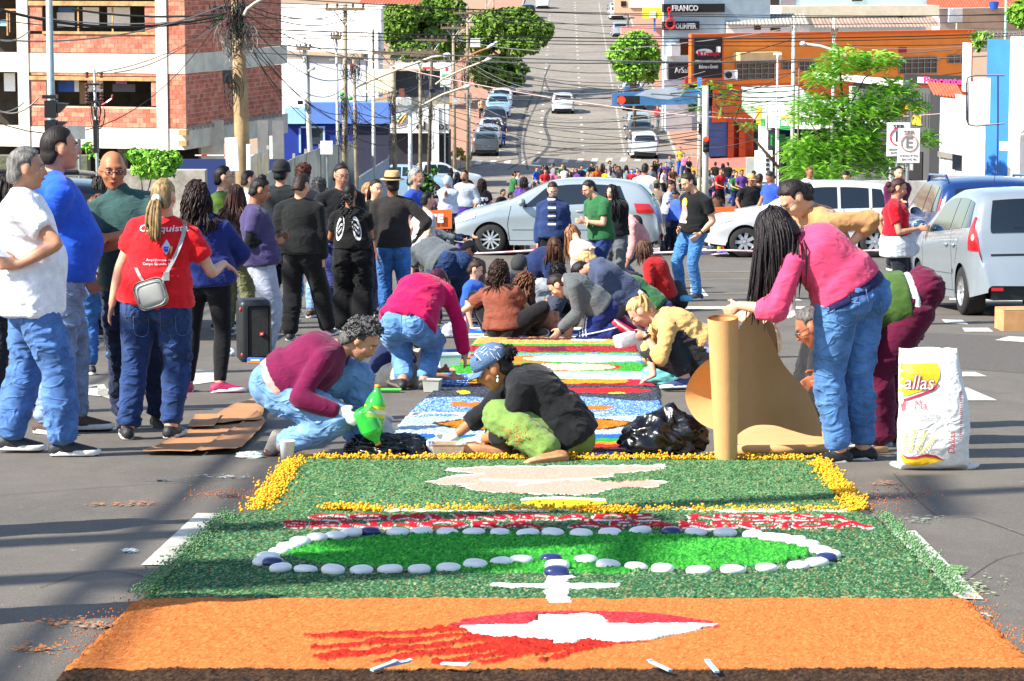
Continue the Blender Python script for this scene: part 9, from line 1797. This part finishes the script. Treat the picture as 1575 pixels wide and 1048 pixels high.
# phones in pockets, the patterned cap, track stripes, watches
def pocket(h,px,py,w_,hh,rot=0,lab='phone'):
 O=P(px,py,h.Y-.4);me=polyme([(-w_,-hh),(w_,-hh),(w_,hh),(-w_,hh)]);co=get_co(me);R2=Matrix.Rotation(rot,3,'Z');set_co(me,np.array([R2@Vector(c)for c in co]));return decal(me,h.trous.data,O,(1,0,0),(0,0,1),.012,.02,lab,mat('phone_glass','#18191c',.2,0),h.t)
pocket(pk,1303,459,.036,.018,.0);pocket(mg,634,487,.035,.016,.4)
def seam(h,pts,w_=.0016,col='#7f93b8',nm='stitching',off=.005):
 bv=BVHTree.FromPolygons([tuple(v)for v in get_co(h.trous.data)],[tuple(f.vertices)for f in h.trous.data.polygons]);pp=spline([P(x,y,h.Y-.6)for x,y in pts],6);hits=[]
 for p_ in pp:
  d=(Vector(p_)-Vector((0,0,CH))).normalized();r1=bv.ray_cast(Vector(p_),d,2.)
  if r1[0]is not None:hits.append(r1[0]-d*off)
 if len(hits)>2:q=MB();q.tube(hits,w_,4);q.build(nm,cloth(col,'thread'),h.t)
for pts in([(1283,462),(1286,492),(1300,502),(1316,494),(1322,466)],[(1283,462),(1322,466)],[(1328,430),(1336,470),(1330,500)],[(1354,464),(1360,488),(1368,482)],[(1258,440),(1300,434),(1350,440)]):seam(pk,pts)
for pts in([(590,478),(588,498),(598,505),(606,496)],[(622,484),(626,508),(640,514),(650,505),(652,486)],[(616,472),(617,500),(614,520)],[(590,476),(608,480)]):seam(mg,pts)
for pts in([(205,486),(207,512),(220,518),(228,510),(228,488)],[(270,486),(272,512),(284,516),(292,508)],[(246,480),(247,510)]):seam(red,pts,col='#5a76b0')
for k in(0,5,10):seam(gs,[(900+k*.7,470+k*.3),(893+k*.8,500),(892+k,518)],.008,'#c9ccd8','side_stripe',.006)
seam(gs,[(895,516),(925,510),(952,503)],.008,'#c9ccd8','side_stripe',.006)
cp_=[o for o in sw.t.children if o.name.startswith('cap')][0];bv=BVHTree.FromPolygons([tuple(v)for v in get_co(cp_.data)],[tuple(f.vertices)for f in cp_.data.polygons]);r_=random.Random(2);q=MB()
for i in range(26):
 x=r_.uniform(722,765);y=r_.uniform(522,552);a=r_.choice([.9,-.75,.2])+r_.uniform(-.12,.12);L_=r_.uniform(5,13);hits=[]
 for k in range(8):
  p_=P(x+cos(a)*L_*k/7,y+sin(a)*L_*k/7,sw.Y-.5);d=(p_-Vector((0,0,CH))).normalized();h1=bv.ray_cast(p_,d,1.5)
  if h1[0]is not None:hits.append(h1[0]-d*.002)
 if len(hits)>3:q.tube(hits,.0022,4)
q.build('cap_pattern',cloth('#c8d0d8','thread'),cp_);q=MB();q.ball(P(726,546,sw.Y-.085),(.012,.006,.008),8,6);q.build('cap_patch',cloth('#d83a6a'),cp_)
def watch(h,sd,col,band='#1a1a1c'):
 e,w_=(h.elR,h.wR)if sd>0 else(h.elL,h.wL);d=nrm_(w_-e);c=w_-d*.03;R_=d.to_track_quat('Z','Y').to_matrix();q=MB();q.lathe([(.029,-.010),(.034,-.009),(.034,.009),(.029,.010)],c,'z',16,M3=R_);o=q.build('watch',mat('watch_strap',band,.5),h.t,True);q=MB();q.lathe([(.001,.0),(.016,0),(.015,.008),(.001,.009)],c+h.u*.033,'z',12);q.build('dial',mat('watch_dial',col,.3),o)
watch(bt,-1,'#c9c9c9');watch(yl,-1,'#1a1a1c','#1a1a1c')
# sawdust crumbs on the olive trousers and the road around
t=sw.t;bv=BVHTree.FromPolygons([tuple(v)for v in get_co(sw.trous.data)],[tuple(f.vertices)for f in sw.trous.data.polygons]);V=[];F=[];r_=np.random.RandomState(5)
for i in range(260):
 x,y=(r_.normal(788,14),r_.normal(672,8))if i<190 else(r_.normal(815,32),r_.normal(655,18));p_=P(x,y,sw.Y-.7);d=(p_-Vector((0,0,CH))).normalized();h1=bv.ray_cast(p_,d,1.6)
 if h1[0]is None:continue
 s_=r_.uniform(.002,.005);c=np.array(h1[0]);b0=len(V);V+=[c+s_*np.array(v)for v in((1,0,0),(-1,0,0),(0,1,0),(0,-1,0),(0,0,1),(0,0,-1))];F+=[tuple(b0+k for k in f)for f in((0,2,4),(2,1,4),(1,3,4),(3,0,4),(2,0,5),(1,2,5),(3,1,5),(0,3,5))]
if V:o=obj('sawdust_crumbs',mesh_from(V,F),SAWM,t);o['kind']='stuff'
if _sc2 is not None:bpy.data.scenes.remove(_sc2)
